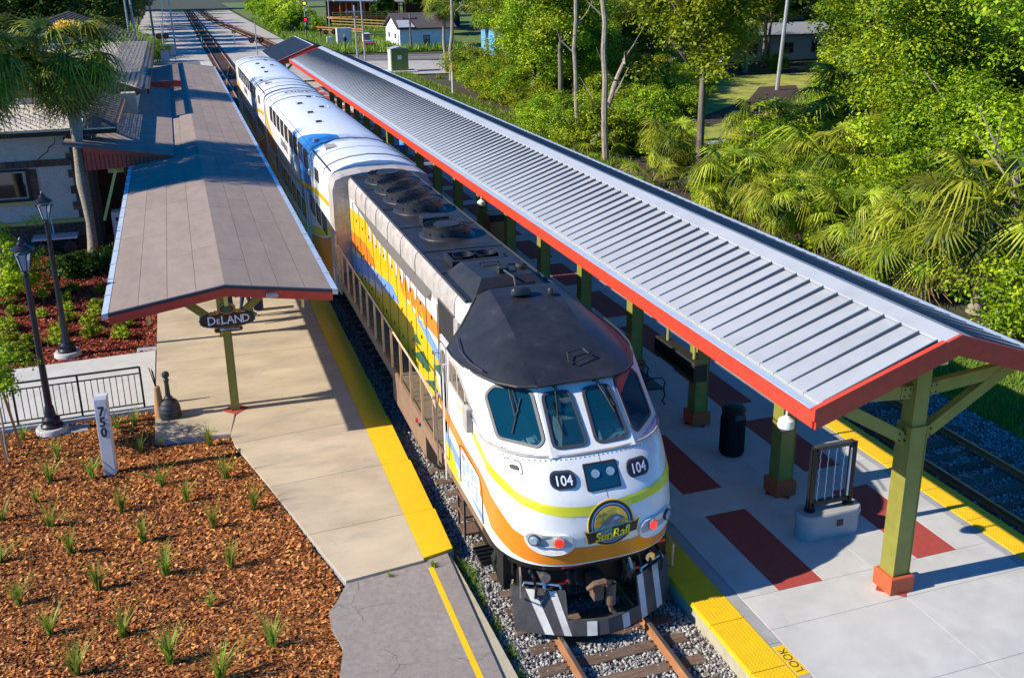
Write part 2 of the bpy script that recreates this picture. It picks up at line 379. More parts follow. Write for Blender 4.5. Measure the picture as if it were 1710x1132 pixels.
def text_shape(txt, size=1.0):
    """flat triangles of a line of lettering, centred; returns verts [(u,v)], faces"""
    c = bpy.data.curves.new('t', 'FONT'); c.body = txt; c.size = size; c.align_x = 'CENTER'; c.align_y = 'CENTER'; c.resolution_u = 3
    o = bpy.data.objects.new('t', c); me = bpy.data.meshes.new_from_object(o)
    vs = [(v.co.x, v.co.y) for v in me.vertices]; fs = [tuple(p.vertices) for p in me.polygons]
    bpy.data.objects.remove(o); bpy.data.curves.remove(c); bpy.data.meshes.remove(me)
    return vs, fs
def lettering(txt, size, place, squeeze=1.0, bold=0.0):
    """lettering laid on a surface: place(u,v) -> 3D point"""
    mb = MB(); vs, fs = text_shape(txt, size)
    offs = [(0,0)] if not bold else [(-bold,0),(bold,0),(0,bold),(0,-bold)]
    for k, (a, b) in enumerate(offs):
        mb.add([Vector(place(u*squeeze+a, v+b)) + Vector((0,-.0004*k,0)) for u, v in vs], fs)
    return mb
def roundrect(w, h, r, n=4):
    L = []
    for cx, cy, a0 in ((w/2-r, h/2-r, 0), (-w/2+r, h/2-r, 90), (-w/2+r, -h/2+r, 180), (w/2-r, -h/2+r, 270)):
        for i in range(n+1):
            a = math.radians(a0 + 90*i/n); L.append((cx+r*math.cos(a), cy+r*math.sin(a)))
    return L
def round_poly(pts, r, n=3):
    """2D polygon with rounded corners"""
    L = []; N = len(pts)
    for i in range(N):
        p = Vector(pts[i]); a = Vector(pts[i-1]); b = Vector(pts[(i+1) % N])
        d1 = (a-p); d2 = (b-p); rr = min(r, d1.length*.45, d2.length*.45)
        q1 = p + d1.normalized()*rr; q2 = p + d2.normalized()*rr
        for k in range(n+1):
            t = k/n; L.append(tuple(q1*(1-t)**2 + p*2*t*(1-t) + q2*t*t))
    return L
def inset_poly(pts, d):
    """shrink 2D polygon (any winding) about by d"""
    N = len(pts); A = sum(pts[i][0]*pts[(i+1) % N][1]-pts[(i+1) % N][0]*pts[i][1] for i in range(N)); sg = 1 if A > 0 else -1
    L = []
    for i in range(N):
        p = Vector(pts[i]); a = (p-Vector(pts[i-1])); b = (Vector(pts[(i+1) % N])-p)
        n1 = Vector((-a.y, a.x)).normalized()*sg if a.length > 1e-6 else Vector((0,0)); n2 = Vector((-b.y, b.x)).normalized()*sg if b.length > 1e-6 else n1
        nn = (n1+n2); nn = nn.normalized() if nn.length > 1e-6 else n1
        L.append(tuple(p+nn*d))
    return L
# ------------------------------------------------------------ ground, beds, platforms, tracks
def struct(mb, name, mats, **k):
    return mb.build(name, mats, kind='structure', **k)
MB().add([(-700,-60,-.16),(900,-60,-.16),(900,1500,-.16),(-700,1500,-.16)], [(0,1,2,3)]).build('ground', M_['forest_floor'], kind='structure')
def sheet(name, pts, z, mname, th=None):
    mb = MB()
    if th: mb.prism([(x,y,z-th) for x, y in pts], (0,0,th))
    else: mb.add([(x,y,z) for x, y in pts], [tuple(range(len(pts)))])
    return struct(mb, name, M_[mname])
# grass right of the second track, lawn and lots further off
sheet('grass_verge', [(12.0,2),(15.6,2),(15.9,40),(15.6,60),(17.5,66),(19.0,92),(17.0,110),(12.0,110)], -.02, 'grass_ground')
sheet('ditch', [(15.2,30),(17.6,30),(19.5,60),(20.5,92),(18.4,92),(16.8,66),(15.2,52)], -.012, 'soil')
sheet('lawn', [(24,48),(34,48),(60,84),(60,92),(40,92),(26,62)], -.03, 'lawn_ground')
sheet('sand_path', [(25,54.6),(30,56.2),(36,58.8),(44,64.5),(44,65.3),(36,60),(30,57.5),(25,55.8)], -.022, 'gravel_lot')
sheet('dirt_track', [(26,61),(33,63.5),(44,72),(50,82),(46,82),(40,74),(32,67),(26,64)], -.024, 'soil')
sheet('gravel_lot', [(-40,100),(12,106),(12,330),(-12,330),(-12,180),(-40,150)], -.045, 'gravel_lot')
sheet('field', [(12,140),(60,140),(120,420),(14,420)], -.06, 'grass_ground')
sheet('road', [(-60,116),(0,125),(16,127),(90,112),(90,121),(16,136),(0,134.5),(-60,126)], -.02, 'road_asphalt')
sheet('road_shoulder', [(14,108),(40,105),(60,108),(60,113),(16,127),(12,126)], -.035, 'gravel_lot')
mb = MB()
for a, b in (((-60,121),(0,129.7)),((0,129.8),(16,131.6)),((16,131.6),(90,116.6))):
    a = Vector((*a,0)); b = Vector((*b,0)); d = (b-a).normalized(); n = Vector((-d.y,d.x,0))
    for off in (-.12,.12):
        p = a+n*off; q = b+n*off
        mb.add([(p.x-n.x*.06,p.y-n.y*.06,-.015),(q.x-n.x*.06,q.y-n.y*.06,-.015),(q.x+n.x*.06,q.y+n.y*.06,-.015),(p.x+n.x*.06,p.y+n.y*.06,-.015)], [(0,1,2,3)])
struct(mb, 'road_marking', M_['yellow_line'])
sheet('crossing_panel', [(-2.6,126.5),(7,127.5),(7,135),(-2.6,134)], -.008, 'conc_white')

# mulch beds
sheet('mulch_bed', [(-30,2),(-4.2,2),(-4.24,12.7),(-4.05,14.2),(-3.78,15.05),(-5.32,21.9),(-6.98,22.2),(-7.0,24.15),(-30,23.6)], .11, 'soil', .27)
sheet('planting_bed', [(-30,28.0),(-7.0,28.35),(-7.0,41.8),(-30,41.8)], .11, 'soil', .27)
# second pavement beside the beds
root = MB().prism([(-30,23.7,-.1),(-7.01,24.3,-.1),(-7.01,28.32,-.1),(-30,27.3,-.1)], (0,0,.25)).build('sidewalk', M_['conc_white'], kind='structure')
for x0, x1 in ((-30,-26),(-25.99,-22),(-21.99,-18),(-17.99,-14),(-13.99,-10.6),(-10.59,-7.02)):
    f = lambda x: 23.7+(x+30)*.6/22.99; g = lambda x: 27.3+(x+30)*1.02/22.99
    part(MB().prism([(x0,f(x0),.15),(x1,f(x1),.15),(x1,g(x1),.15),(x0,g(x0),.15)], (0,0,.05)), 'slab', M_['conc_white'], root)
sheet('kerb', [(-30,23.45),(-7.0,24.12),(-7.0,24.28),(-30,23.68)], .215, 'conc_white', .3)

# left platform: slabs, yellow band
LP = .25
lp = MB().prism([(-6.98,22.15,-.15),(-5.32,21.88,-.15),(-3.77,15.13,-.15),(-1.72,15.5,-.15),(-1.70,22,-.15),(-1.72,88,-.15),(-6.98,88,-.15)], (0,0,.36)).build('left_platform', M_['conc_grey'], kind='structure')
def lslab(pts, mname='conc_tan', nm='slab', z1=LP):
    part(MB().prism([(x,y,.20) for x, y in pts], (0,0,z1-.20)), nm, M_[mname], lp)
G = .006
def edge(y): return -5.32+(21.88-y)*(1.55/6.75)
YS = [15.2, 17.0, 19.2, 21.6]
lslab([(-3.77,15.13),(-2.33,15.3),(-2.33,17.0-G),(edge(17.0)+.01,16.86)])
lslab([(edge(17.0)+.01,16.86+G*2),(-2.33,17.0+G),(-2.33,19.2-G),(edge(19.2),19.0)])
lslab([(edge(19.2),19.0+G*2),(-2.33,19.2+G),(-2.33,21.6-G),(edge(21.6)-.02,21.3)])
lslab([(edge(21.6)-.02,21.3+G*2),(-2.33,21.6+G),(-2.33,23.2),(-5.13+.05,23.2),(-5.32,21.88)])
lslab([(-6.98,22.16),(-5.33,21.88),(-5.14,23.2),(-6.98,23.3)])
y = 23.3
while y < 87:
    y2 = min(y+3.66, 88)
    for x0, x1 in ((-6.98,-5.14),(-5.13,-2.33)):
        lslab([(x0,(y if x0 < -6 or y > 24 else 23.2)+G),(x1-.004,(y if x0 < -6 or y > 24 else 23.2)+G),(x1-.004,y2-G),(x0,y2-G)])
    y = y2
# yellow edge band, with stretches of its own
ys = [15.5, 17.0, 19.2, 21.6, 24, 27, 31, 36, 42, 50, 60, 72, 88]
for a, b in zip(ys[:-1], ys[1:]):
    xa = -2.33 if a > 16 else -2.33
    pts = [(-2.325, a-(.14 if a == 15.5 else 0)),(-1.73 if a > 16 else -1.74,a),(-1.70 if b < 80 else -1.72,b-G),(-2.325,b-G)]
    part(MB().prism([(x,yy,.20) for x, yy in pts], (0,0,LP+.004-.20)), 'yellow_edge', M_['yellow_line'], lp)
part(MB().box(-5.36,-4.90,23.03,23.49,LP+.0005,LP+.012, Matrix.Translation((-5.13,23.26,0)) @ Matrix.Rotation(math.radians(45),4,'Z') @ Matrix.Translation((5.13,-23.26,0))), 'paver_diamond', M_['paver_red'], lp)
# asphalt path in the foreground with its yellow line and rough concrete edge
pth = [(-4.24,2),(-1.95,2),(-1.93,11.9),(-1.85,15.55),(-2.3,15.4),(-3.72,15.2),(-4.02,14.62),(-4.17,14.42),(-4.2,14.0),(-4.1,13.4),(-4.27,12.7)]
path = MB().prism([(x,y,-.1) for x, y in pth], (0,0,.30)).build('path', M_['asphalt'], kind='structure')
part(MB().prism([(-2.32,2,.19),(-2.22,2,.19),(-2.20,15.1,.19),(-2.30,15.1,.19)], (0,0,.014)), 'yellow_line', M_['yellow_line'], path)
part(MB().prism([(-1.94,2,-.1),(-1.66,2,-.1),(-1.64,8,-.1),(-1.70,12,-.1),(-1.75,14,-.1),(-1.80,15.4,-.1),(-1.90,15.4,-.1)], (0,0,.26)), 'kerb', M_['conc_wall'], path)

# right platform
RP = .40
rp = MB().box(1.56,8.20,-4,100,-.15,.34).build('right_platform', M_['conc_wall'], kind='structure')
def rslab(x0, x1, y0, y1, mname='conc_white', nm='slab', z1=RP, z0=.33):
    return part(MB().cbox(x0,x1,y0,y1,z0,z1,.004), nm, M_[mname], rp)
g = .005
XL, XR, XM = 2.34, 7.44, 4.94
# rows: plain joint strips at each post line, banded bays between
rows = []
y = 12.145 - 3.44*3
k = 0
while y < 92:
    rows.append(y); y += 3.44; k += 1
rslab(XL,XM-g,1.0,5.0-g); rslab(XM,XR,1.0,5.0-g); rslab(XL,XM-g,5.0,8.0-g); rslab(XM,XR,5.0,8.0-g)
rslab(XL,XM-g,8.0,9.5-g); rslab(XM,XR,8.0,9.5-g); rslab(XL,XM-g,9.5,11.28-g); rslab(XM,XR,9.5,11.28-g)
rslab(XL,XM-g,11.28,12.145-g); rslab(XM,XR,11.28,12.145-g)
for i, y0 in enumerate([q for q in rows if q > 12]):
    y1 = y0+2.55; y2 = y0+3.44
    for x0, x1, mt_ in ((XL,3.06,'conc_white'),(3.06,3.93,'paver_red'),(3.93,XM,'conc_white'),(XM,5.9,'conc_white'),(5.9,6.76,'paver_red'),(6.76,XR,'conc_white')):
        rslab(x0,x1-g,y0,y1-g, mt_, 'paver_band' if mt_ == 'paver_red' else 'slab')
    rslab(XL,XM-g,y1,y2-g); rslab(XM,XR,y1,y2-g)
# grey strips and tactile tiles
for xa, xb, nm in ((2.12,XL-.01,'edge_strip'),(XR+.005,7.62,'edge_strip')):
    y = 0
    while y < 92:
        L_ = 1.83 if y < 40 else 7.3
        rslab(xa,xb,y,y+L_-g,'conc_grey',nm,RP-.003); y += L_
def tile_mesh(w, l):
    mb = MB(); mb.cbox(0,w,0,l,-.08,.006,.004); nx = int(w/.061); ny = int(l/.061)
    for i in range(nx):
        for j in range(ny):
            x = (i+.5)*w/nx; y = (j+.5)*l/ny; r = .012
            mb.add([(x-r,y-r,.006),(x+r,y-r,.006),(x+r,y+r,.006),(x-r,y+r,.006),(x-r*.5,y-r*.5,.012),(x+r*.5,y-r*.5,.012),(x+r*.5,y+r*.5,.012),(x-r*.5,y+r*.5,.012)],
                   [(4,5,6,7),(0,1,5,4),(1,2,6,5),(2,3,7,6),(3,0,4,7)])
    return mb
t0 = tile_mesh(.61,1.21).build('tactile_tile', M_['tactile'], rp); t0.location = (1.50,-.5,RP+.001)
t0me = t0.data
for xs in (1.50, 7.63):
    y = -.5+1.22
    if xs > 5: y = 9.2
    while y < 50:
        inst(t0me, 'tactile_tile', rp, (xs,y,RP+.001)); y += 1.22
    while y < 95:
        part(MB().cbox(xs,xs+.61,y,y+6.0,RP-.08,RP+.006,.004), 'tactile_tile', M_['tactile'], rp); y += 6.02
o_ = lettering('LOOK', .20, lambda u, v: (2.235-v, 10.55+u, RP+.003)); part(MB().box(2.13,2.33,10.2,10.9,RP-.02,RP+.001), 'notice_plate', M_['yellow_line'], rp); part(o_, 'notice_lettering', M_['charcoal'], rp)
# red diamonds round each post foot come with the posts

# ballast beds
sheet('ballast_bed', [(-1.70,-3),(1.56,-3),(1.56,125),(-1.70,125)], -.03, 'ballast_bed')
sheet('second_ballast_bed', [(8.2,-3),(12.0,-3),(12.0,125),(8.2,125)], -.03, 'ballast_bed')
def rocks(name, regions, n, size, mname, seed):
    R = np.random.default_rng(seed)
    base = np.array([(1,0,0),(-1,0,0),(0,1,0),(0,-1,0),(0,0,1),(0,0,-1)], float)
    F = np.array([(0,2,4),(2,1,4),(1,3,4),(3,0,4),(2,0,5),(1,2,5),(3,1,5),(0,3,5)])
    V = []; 
    area = np.array([(r[1]-r[0])*(r[3]-r[2])*r[5] for r in regions]); pick = R.choice(len(regions), n, p=area/area.sum())
    rg = np.array([r[:5] for r in regions])[pick]
    x = rg[:,0]+R.random(n)*(rg[:,1]-rg[:,0]); y = rg[:,2]+R.random(n)*(rg[:,3]-rg[:,2]); z = rg[:,4]+(R.random(n)-.5)*size*.9
    sc = size*(.45+R.random((n,6,1))*.75)
    P = base[None]*sc*(.6+R.random((n,1,3))*.8)
    a = R.random(n)*6.28; b = R.random(n)*1.2; ca, sa, cb, sb = np.cos(a), np.sin(a), np.cos(b), np.sin(b)
    X = P[:,:,0]; Y = P[:,:,1]; Z = P[:,:,2]
    Y2 = Y*cb[:,None]-Z*sb[:,None]; Z2 = Y*sb[:,None]+Z*cb[:,None]
    X3 = X*ca[:,None]-Y2*sa[:,None]; Y3 = X*sa[:,None]+Y2*ca[:,None]
    V = np.stack([X3+x[:,None], Y3+y[:,None], Z2+z[:,None]], -1).reshape(-1,3)
    FF = (F[None]+(np.arange(n)*6)[:,None,None]).reshape(-1,3)
    return np_mesh(name, V, FF, M_[mname], kind='stuff', tone=np.repeat(R.random(n), 6))
def np_mesh(name, V, F, m_, kind=None, tone=None, **k):
    me = bpy.data.meshes.new(name); V = np.asarray(V, np.float32); F = np.asarray(F, np.int32); w = F.shape[1]
    me.vertices.add(len(V)); me.vertices.foreach_set('co', V.ravel())
    me.loops.add(F.size); me.loops.foreach_set('vertex_index', F.ravel())
    me.polygons.add(len(F)); me.polygons.foreach_set('loop_start', np.arange(len(F), dtype=np.int32)*w)
    try: me.polygons.foreach_set('loop_total', np.full(len(F), w, np.int32))
    except Exception: pass
    me.materials.append(m_)
    if tone is not None:
        a = me.attributes.new('tone', 'FLOAT', 'POINT'); a.data.foreach_set('value', np.asarray(tone, np.float32))
    me.update(calc_edges=True); me.validate()
    o = bpy.data.objects.new(name, me); COL.objects.link(o); tag(o, kind=kind, **k)
    return o
def stone_mat():
    mt, N, L, P = node_mat('ballast_stone')
    a = N.new('ShaderNodeAttribute'); a.attribute_name = 'tone'; r = N.new('ShaderNodeValToRGB')
    cols = [(.10,.095,.09),(.24,.23,.22),(.40,.39,.38),(.52,.52,.52)]
    while len(r.color_ramp.elements) < 4: r.color_ramp.elements.new(.5)
    for i, c in enumerate(cols): r.color_ramp.elements[i].position = i/3; r.color_ramp.elements[i].color = (*c,1)
    L.new(a.outputs['Fac'], r.inputs[0]); L.new(r.outputs[0], P.inputs['Base Color']); P.inputs['Roughness'].default_value = .9
    return mt
M_['ballast_stone'] = stone_mat()
rocks('ballast_stones', [(-1.70,1.56,8.5,16,-.005,1.0),(-1.70,-.8,16,24,-.005,.9),(-1.70,-.9,24,36,-.005,.35),(1.1,1.56,16,26,-.005,.3)], 24000, .036, 'ballast_stone', 3)
rocks('second_track_ballast_stones', [(8.2,11.95,9.5,24,-.005,1.0),(8.2,12.05,24,36,-.005,.5)], 20000, .038, 'ballast_stone', 5)

# ties and rails
def track(name, cx, y0, y1, label, tie_to, step=.535, skip=None):
    r = thing('railway_track', (cx,y0,0), label, 'railway track')
    tm = MB().cbox(-1.28,1.28,-.115,.115,-.14,.035,.012)
    first = None; y = y0+.2
    while y < tie_to:
        if first is None:
            first = tm.build('tie', M_['tie_wood'], r, raw=True); me = first.data; first.location = (0,.2,0)
        else:
            o = inst(me, 'tie', r, (rnd.uniform(-.06,.06), y-y0, rnd.uniform(-.012,.008)), rnd.uniform(-.02,.02))
        y += step
    if tie_to < y1:
        mb = MB(); y = tie_to
        while y < y1: mb.box(cx-1.28,cx+1.28,y,y+.23,-.1,.03); y += .6
        part(mb, 'far_ties', M_['tie_wood'], r, kind='stuff')
    pr = [(-.07,.035),(.07,.035),(.07,.05),(.012,.07),(.012,.135),(.035,.145),(.035,.18),(-.035,.18),(-.035,.145),(-.012,.135),(-.012,.07),(-.07,.05)]
    for s in (-1,1):
        x = cx+s*.753
        mb = MB(); mb.prism([(x+a,y0,b) for a, b in pr], (0,y1-y0,0))
        ra = part(mb, 'rail', M_['rail_rust'], r)
        sub(MB().box(x-.030,x+.030,y0,y1,.1802,.1830), 'railhead', M_['rail_top'], ra, r)
        # tie plates with spikes
        mb = MB(); y = y0+.2
        while y < min(tie_to, 24):
            mb.box(x-.16,x+.16,y-.09,y+.09,.034,.046)
            for dx in (-.11,.11):
                for dy in (-.06,.06): mb.box(x+dx-.014,x+dx+.014,y+dy-.014,y+dy+.014,.046,.075)
            y += step
        if len(mb.v): sub(mb, 'tie_plates', M_['rust_metal'], ra, r, kind='stuff')
    return r
track('track', 0, 8.6, 330, 'rusty rails on brown wooden ties under and in front of the train', 34)
track('track', 9.69, 8.0, 112, 'shaded empty railway track on grey ballast right of the platform', 40)
# branch curving off to the right beyond the road
r = thing('railway_track', (2,150,0), 'far rusty track curving away to the right beyond the road crossing', 'railway track')
cl = [(9.69,112),(9.6,127),(9.0,150),(8.2,180),(6.5,215),(4.2,260),(3.6,330)]
for s in (-1,1):
    mb = MB()
    mb.tube([(x+s*.75,y,.06) for x, y in cl], .06, 5); part(mb, 'rail', M_['rail_rust'], r)
mb = MB(); 
for i in range(len(cl)-1):
    a = Vector((*cl[i],0)); b = Vector((*cl[i+1],0)); n = int((b-a).length/.65)
    for k in range(n):
        p = a+(b-a)*k/n; mb.box(p.x-1.25,p.x+1.25,p.y,p.y+.23,-.05,.03)
part(mb, 'far_ties', M_['tie_wood'], r, kind='stuff')
r = thing('railway_track', (-4,100,0), 'siding rails curving in from the left behind the station canopy', 'railway track')
cl = [(-2.3,88),(-2.0,98),(-1.2,112),(-.3,124)]
for s in (-1,1):
    mb = MB(); mb.tube([(x+s*.75,y,.12) for x, y in cl], .06, 5); part(mb, 'rail', M_['rail_rust'], r)
mb = MB()
for k in range(50): mb.box(-3.5+k*.02,-1.0+k*.03,88+k*.7,88.23+k*.7,-.1,.05)
part(mb, 'far_ties', M_['tie_wood'], r, kind='stuff')
# ------------------------------------------------------------ right canopy
RZ, RX, RS = 5.15, 4.90, .34          # ridge height, ridge x, slope
CY0, CY1 = 10.85, 76.9
def rz(x): return RZ - RS*abs(x-RX)
PITCH_ = .405
can = thing('platform_canopy', (4.9,11.6,RP), 'long green post canopy with pale standing seam metal roof right of the train', 'canopy')
def panel_mesh(side):
    mb = MB(); xe = 2.24; p = PITCH_
    a = Vector((side*.22,0,-RS*.22)); b = Vector((side*xe,0,-RS*xe)); t = Vector((0,0,-.03))
    mb.add([a,b,b+Vector((0,p-.012,0)),a+Vector((0,p-.012,0)),a+t,b+t,b+t+Vector((0,p-.012,0)),a+t+Vector((0,p-.012,0))],
           [(0,1,2,3),(7,6,5,4),(0,4,5,1),(1,5,6,2),(2,6,7,3),(3,7,4,0)] if side > 0 else [(3,2,1,0),(4,5,6,7),(1,5,4,0),(2,6,5,1),(3,7,6,2),(0,4,7,3)])
    mb.mi = 1
    h = Vector((0,0,.058)); a2 = a+Vector((side*.02,-.028,0)); b2 = b-Vector((side*.05,.028,RS*-.05*0)); w = Vector((0,.026,0))
    mb.add([a2,b2,b2+w,a2+w,a2+h,b2+h*.6,b2+h*.6+w,a2+h+w], [(4,5,6,7),(0,1,5,4),(2,3,7,6),(1,2,6,5),(3,0,4,7)])
    mb.mi = 0
    return mb
nP = int((CY1-CY0-.3)/PITCH_)
cnt = 0
for side in (-1, 1):
    p0 = panel_mesh(side).build('roof_panel', [M_['roof_metal'], M_['seam_metal']], can, raw=True)
    me = p0.data; base = Vector((RX,CY0+.15,RZ))-Vector((4.9,11.6,RP)); p0.location = base
    far = MB()
    for i in range(1, nP):
        if side > 0 and i >= 296-nP:
            far.add([(RX+side*.22,CY0+.15+i*PITCH_,rz(RX+.22)),(RX+side*2.24,CY0+.15+i*PITCH_,rz(RX+2.24)),(RX+side*2.24,CY0+.14+(i+1)*PITCH_,rz(RX+2.24)),(RX+side*.22,CY0+.14+(i+1)*PITCH_,rz(RX+.22))],[(0,1,2,3)], 0)
            y = CY0+.15+i*PITCH_; far.mi = 1; far.beam((RX+.25,y,rz(RX+.25)+.02),(RX+2.2,y,rz(RX+2.2)+.02),.026,.05); far.mi = 0
        else: inst(me, 'roof_panel', can, base+Vector((0,i*PITCH_,rnd.uniform(-.001,.001))))
    if far.v: part(far, 'far_roof_panels', [M_['roof_metal'], M_['seam_metal']], can, kind='stuff')
mb = MB()
for s in (-1,1):
    mb.prism([(RX,CY0,RZ+.075),(RX+s*.27,CY0,RZ+.075-RS*.27),(RX+s*.27,CY0,RZ+.03-RS*.27),(RX,CY0,RZ+.03)], (0,CY1-CY0,0))
part(mb, 'ridge_cap', M_['roof_metal'], can)
for s in (-1,1):
    xe = RX+s*2.26; ze = rz(xe)
    g_ = MB()   # gutter: a trough
    g_.prism([(xe,CY0+.1,ze-.02),(xe+s*.17,CY0+.1,ze-.02),(xe+s*.17,CY0+.1,ze-.03),(xe+s*.15,CY0+.1,ze-.03),(xe+s*.13,CY0+.1,ze-.09),(xe+s*.02,CY0+.1,ze-.09),(xe+s*.015,CY0+.1,ze-.03),(xe,CY0+.1,ze-.03)], (0,CY1-CY0-.1,0))
    gg = part(g_, 'gutter', M_['gutter_metal'], can)
    g2 = MB(); g2.box(min(xe+s*.02,xe+s*.13),max(xe+s*.02,xe+s*.13),CY0+.12,CY1,ze-.019,ze-.014)
    f_ = MB(); f_.box(min(xe+s*.13,xe+s*.185),max(xe+s*.13,xe+s*.185),CY0,CY1,ze-.29,ze-.035)
    part(f_, 'fascia', M_['fascia_red'], can)
    # end boards along the gable
    for yy in (CY0-.05, CY1):
        mb = MB(); x2 = RX+s*2.45
        mb.prism([(RX,yy,RZ+.07),(x2,yy,rz(x2)+.07),(x2,yy,rz(x2)-.10),(RX,yy,RZ-.10)], (0,.07,0))
        mb.prism([(RX,yy+.012,RZ-.10),(x2-s*.04,yy+.012,rz(x2)-.10+.0176),(x2-s*.04,yy+.012,rz(x2)-.26+.0176),(RX,yy+.012,RZ-.26)], (0,.07,0))
        if s < 0: mb.prism([(RX-.27,yy-.004,RZ+.075-RS*.27),(x2,yy-.004,rz(x2)+.075),(x2,yy-.004,rz(x2)+.09),(RX-.27,yy-.004,RZ+.09-RS*.27)], (0,.09,0))
        part(mb, 'gable_board', M_['fascia_red'], can)
mb = MB()
for s in (-1,1):
    mb.prism([(RX,CY0+.12,RZ-.12),(RX+s*2.26,CY0+.12,rz(RX+2.26)-.12),(RX+s*2.26,CY0+.12,rz(RX+2.26)-.06),(RX,CY0+.12,RZ-.06)], (0,CY1-CY0-.2,0))
part(mb, 'soffit', M_['cream_paint'], can)
part(MB().box(RX-.1,RX+.1,CY0+.25,CY1-.2,RZ-.52,RZ-.16), 'ridge_beam', M_['cream_paint'], can)
post0 = None
posts_y = [11.6+3.44*i for i in range(19)]
def post_parts(y, detail):
    px_ = 4.93
    mb = MB(); mb.box(px_-.155,px_+.155,y-.155,y+.155,RP,3.42); mb.box(px_-.135,px_+.135,y-.135,y+.135,3.42,RZ-.53)
    mb.box(px_-.165,px_+.165,y-.165,y+.165,3.40,3.44)
    # lift out flanges so the post reads as built up steel
    for sx in (-1,1):
        mb.box(px_+sx*.158-.006,px_+sx*.158+.006,y-.17,y+.17,RP,3.40)
    p = part(mb, 'post', M_['olive'], can)
    sub(MB().cbox(px_-.23,px_+.23,y-.23,y+.23,RP,RP+.31,.015), 'post_base', M_['base_orange'], p, can)
    d = .34
    sub(MB().prism([(px_-d,y,RP+.001),(px_,y-d,RP+.001),(px_+d,y,RP+.001),(px_,y+d,RP+.001)], (0,0,.006)), 'floor_diamond', M_['paver_red'], p, can)
    for s in (-1,1):
        xe = RX+s*2.2
        br = MB(); br.beam((px_+s*.12,y,3.18),(RX+s*1.95,y,rz(RX+1.95)-.22),.13,.2)
        b1 = part(br, 'brace', M_['olive'], can)
        tb = MB(); tb.beam((px_+s*.13,y,4.02),(RX+s*1.9,y,4.16),.12,.22)
        b2 = part(tb, 'tie_beam', M_['olive'], can)
        rf = MB(); rf.beam((RX+s*.05,y,RZ-.22),(xe,y,rz(xe)-.21),.11,.16)
        part(rf, 'rafter', M_['olive_light'], can)
        if detail:
            bo = MB()
            for dx in (.20,.30):
                for dz in (-.06,.06):
                    bo.cyl((px_+s*dx,y-.062,4.03+dz),(px_+s*dx,y-.085,4.03+dz),.014,n=6)
                    bo.cyl((px_+s*(dx+.0),y-.068,3.24+dz+dx*.1),(px_+s*(dx+.0),y-.092,3.24+dz+dx*.1),.014,n=6)
            sub(bo, 'bolts', M_['black_metal'], b2, can)
            sub(MB().box(*sorted((px_+s*.155,px_+s*.36)),y-.072,y-.06,3.93,4.13), 'gusset_plate', M_['olive'], b2, can)
for i, y in enumerate(posts_y): post_parts(y, i < 5)

def dome_camera(x, y, label):
    t = thing('dome_camera', (x,y,4.0), label, 'camera', 'white dome cameras hanging under the canopy')
    part(MB().cyl((x,y,3.3),(x,y,4.25),.018,n=6), 'stem', M_['white_paint'], t)
    part(MB().lathe([(.03,3.32),(.06,3.30),(.13,3.25),(.145,3.18),(.14,3.12)], (x,y,0), 14), 'housing', M_['white_paint'], t, smooth=True)
    part(MB().lathe([(.12,3.12),(.115,3.07),(.07,3.02),(.02,3.0)], (x,y,0), 12), 'dome', M_['gasket'], t, smooth=True)
dome_camera(3.35, 12.75, 'white dome camera hanging under the near corner of the metal roof')
dome_camera(3.35, 30.4, 'white dome camera hanging under the canopy edge beside the locomotive fans')
# departure display hung under the roof edge
t = thing('display_box', (3.95,17.7,2.2), 'black electronic display box hanging under the roof edge behind the bench', 'display')
part(MB().cbox(3.8,4.1,16.7,18.55,2.25,2.66,.03), 'housing', M_['rubber'], t)
part(MB().box(3.785,3.80,16.78,18.47,2.3,2.6), 'screen', M_['glass_dark'], t)
part(MB().box(3.86,4.04,18.55,18.563,2.3,2.6), 'end_panel', M_['gasket'], t)
for yy in (17.0,18.2): part(MB().cyl((3.95,yy,2.66),(3.95,yy,4.6),.03,n=6), 'hanger', M_['olive_light'], t)

# second smaller pavilion at the far end
pv = thing('pavilion', (4.6,86,RP), 'small pavilion with red gable boards beyond the long metal roof', 'pavilion')
PZ, PX, PS = 4.95, 5.0, .40
for s in (-1,1):
    mb = MB(); mb.prism([(PX,82,PZ),(PX+s*3.1,82,PZ-PS*3.1),(PX+s*3.1,82,PZ-PS*3.1-.06),(PX,82,PZ-.06)], (0,13,0)); part(mb, 'roof_slope', M_['roof_metal'], pv)
    mb = MB(); mb.prism([(PX,81.9,PZ+.05),(PX+s*3.2,81.9,PZ-PS*3.2+.05),(PX+s*3.2,81.9,PZ-PS*3.2-.28),(PX,81.9,PZ-.28)], (0,.1,0)); part(mb, 'gable_board', M_['fascia_red'], pv)
    for yy in (82.6,88,94):
        part(MB().box(PX+s*2.4-.15,PX+s*2.4+.15,yy-.15,yy+.15,RP,PZ-1.0), 'post', M_['olive'], pv)
        part(MB().beam((PX+s*2.3,yy,3.0),(PX+s*.9,yy,4.3),.12,.18), 'brace', M_['olive'], pv)
    for k in range(26):
        pass
mb = MB()
for s in (-1,1):
    for k in range(30): mb.beam((PX+s*.1,82.3+k*.42,PZ+.02),(PX+s*3.05,82.3+k*.42,PZ-PS*2.95+.01),.03,.05)
part(mb, 'roof_seams', M_['seam_metal'], pv, kind='stuff')
part(MB().prism([(PX-.25,82,PZ+.02-.1),(PX,82,PZ+.06),(PX+.25,82,PZ+.02-.1)], (0,13,0)), 'ridge_cap', M_['roof_metal'], pv)
mb = MB(); mb.box(2.6,7.4,82.5,82.7,3.6,3.85); part(mb, 'tie_beam', M_['olive'], pv)
part(MB().box(3.1,3.9,82.3,82.34,1.5,2.3), 'notice_board', M_['yellow_line'], pv)

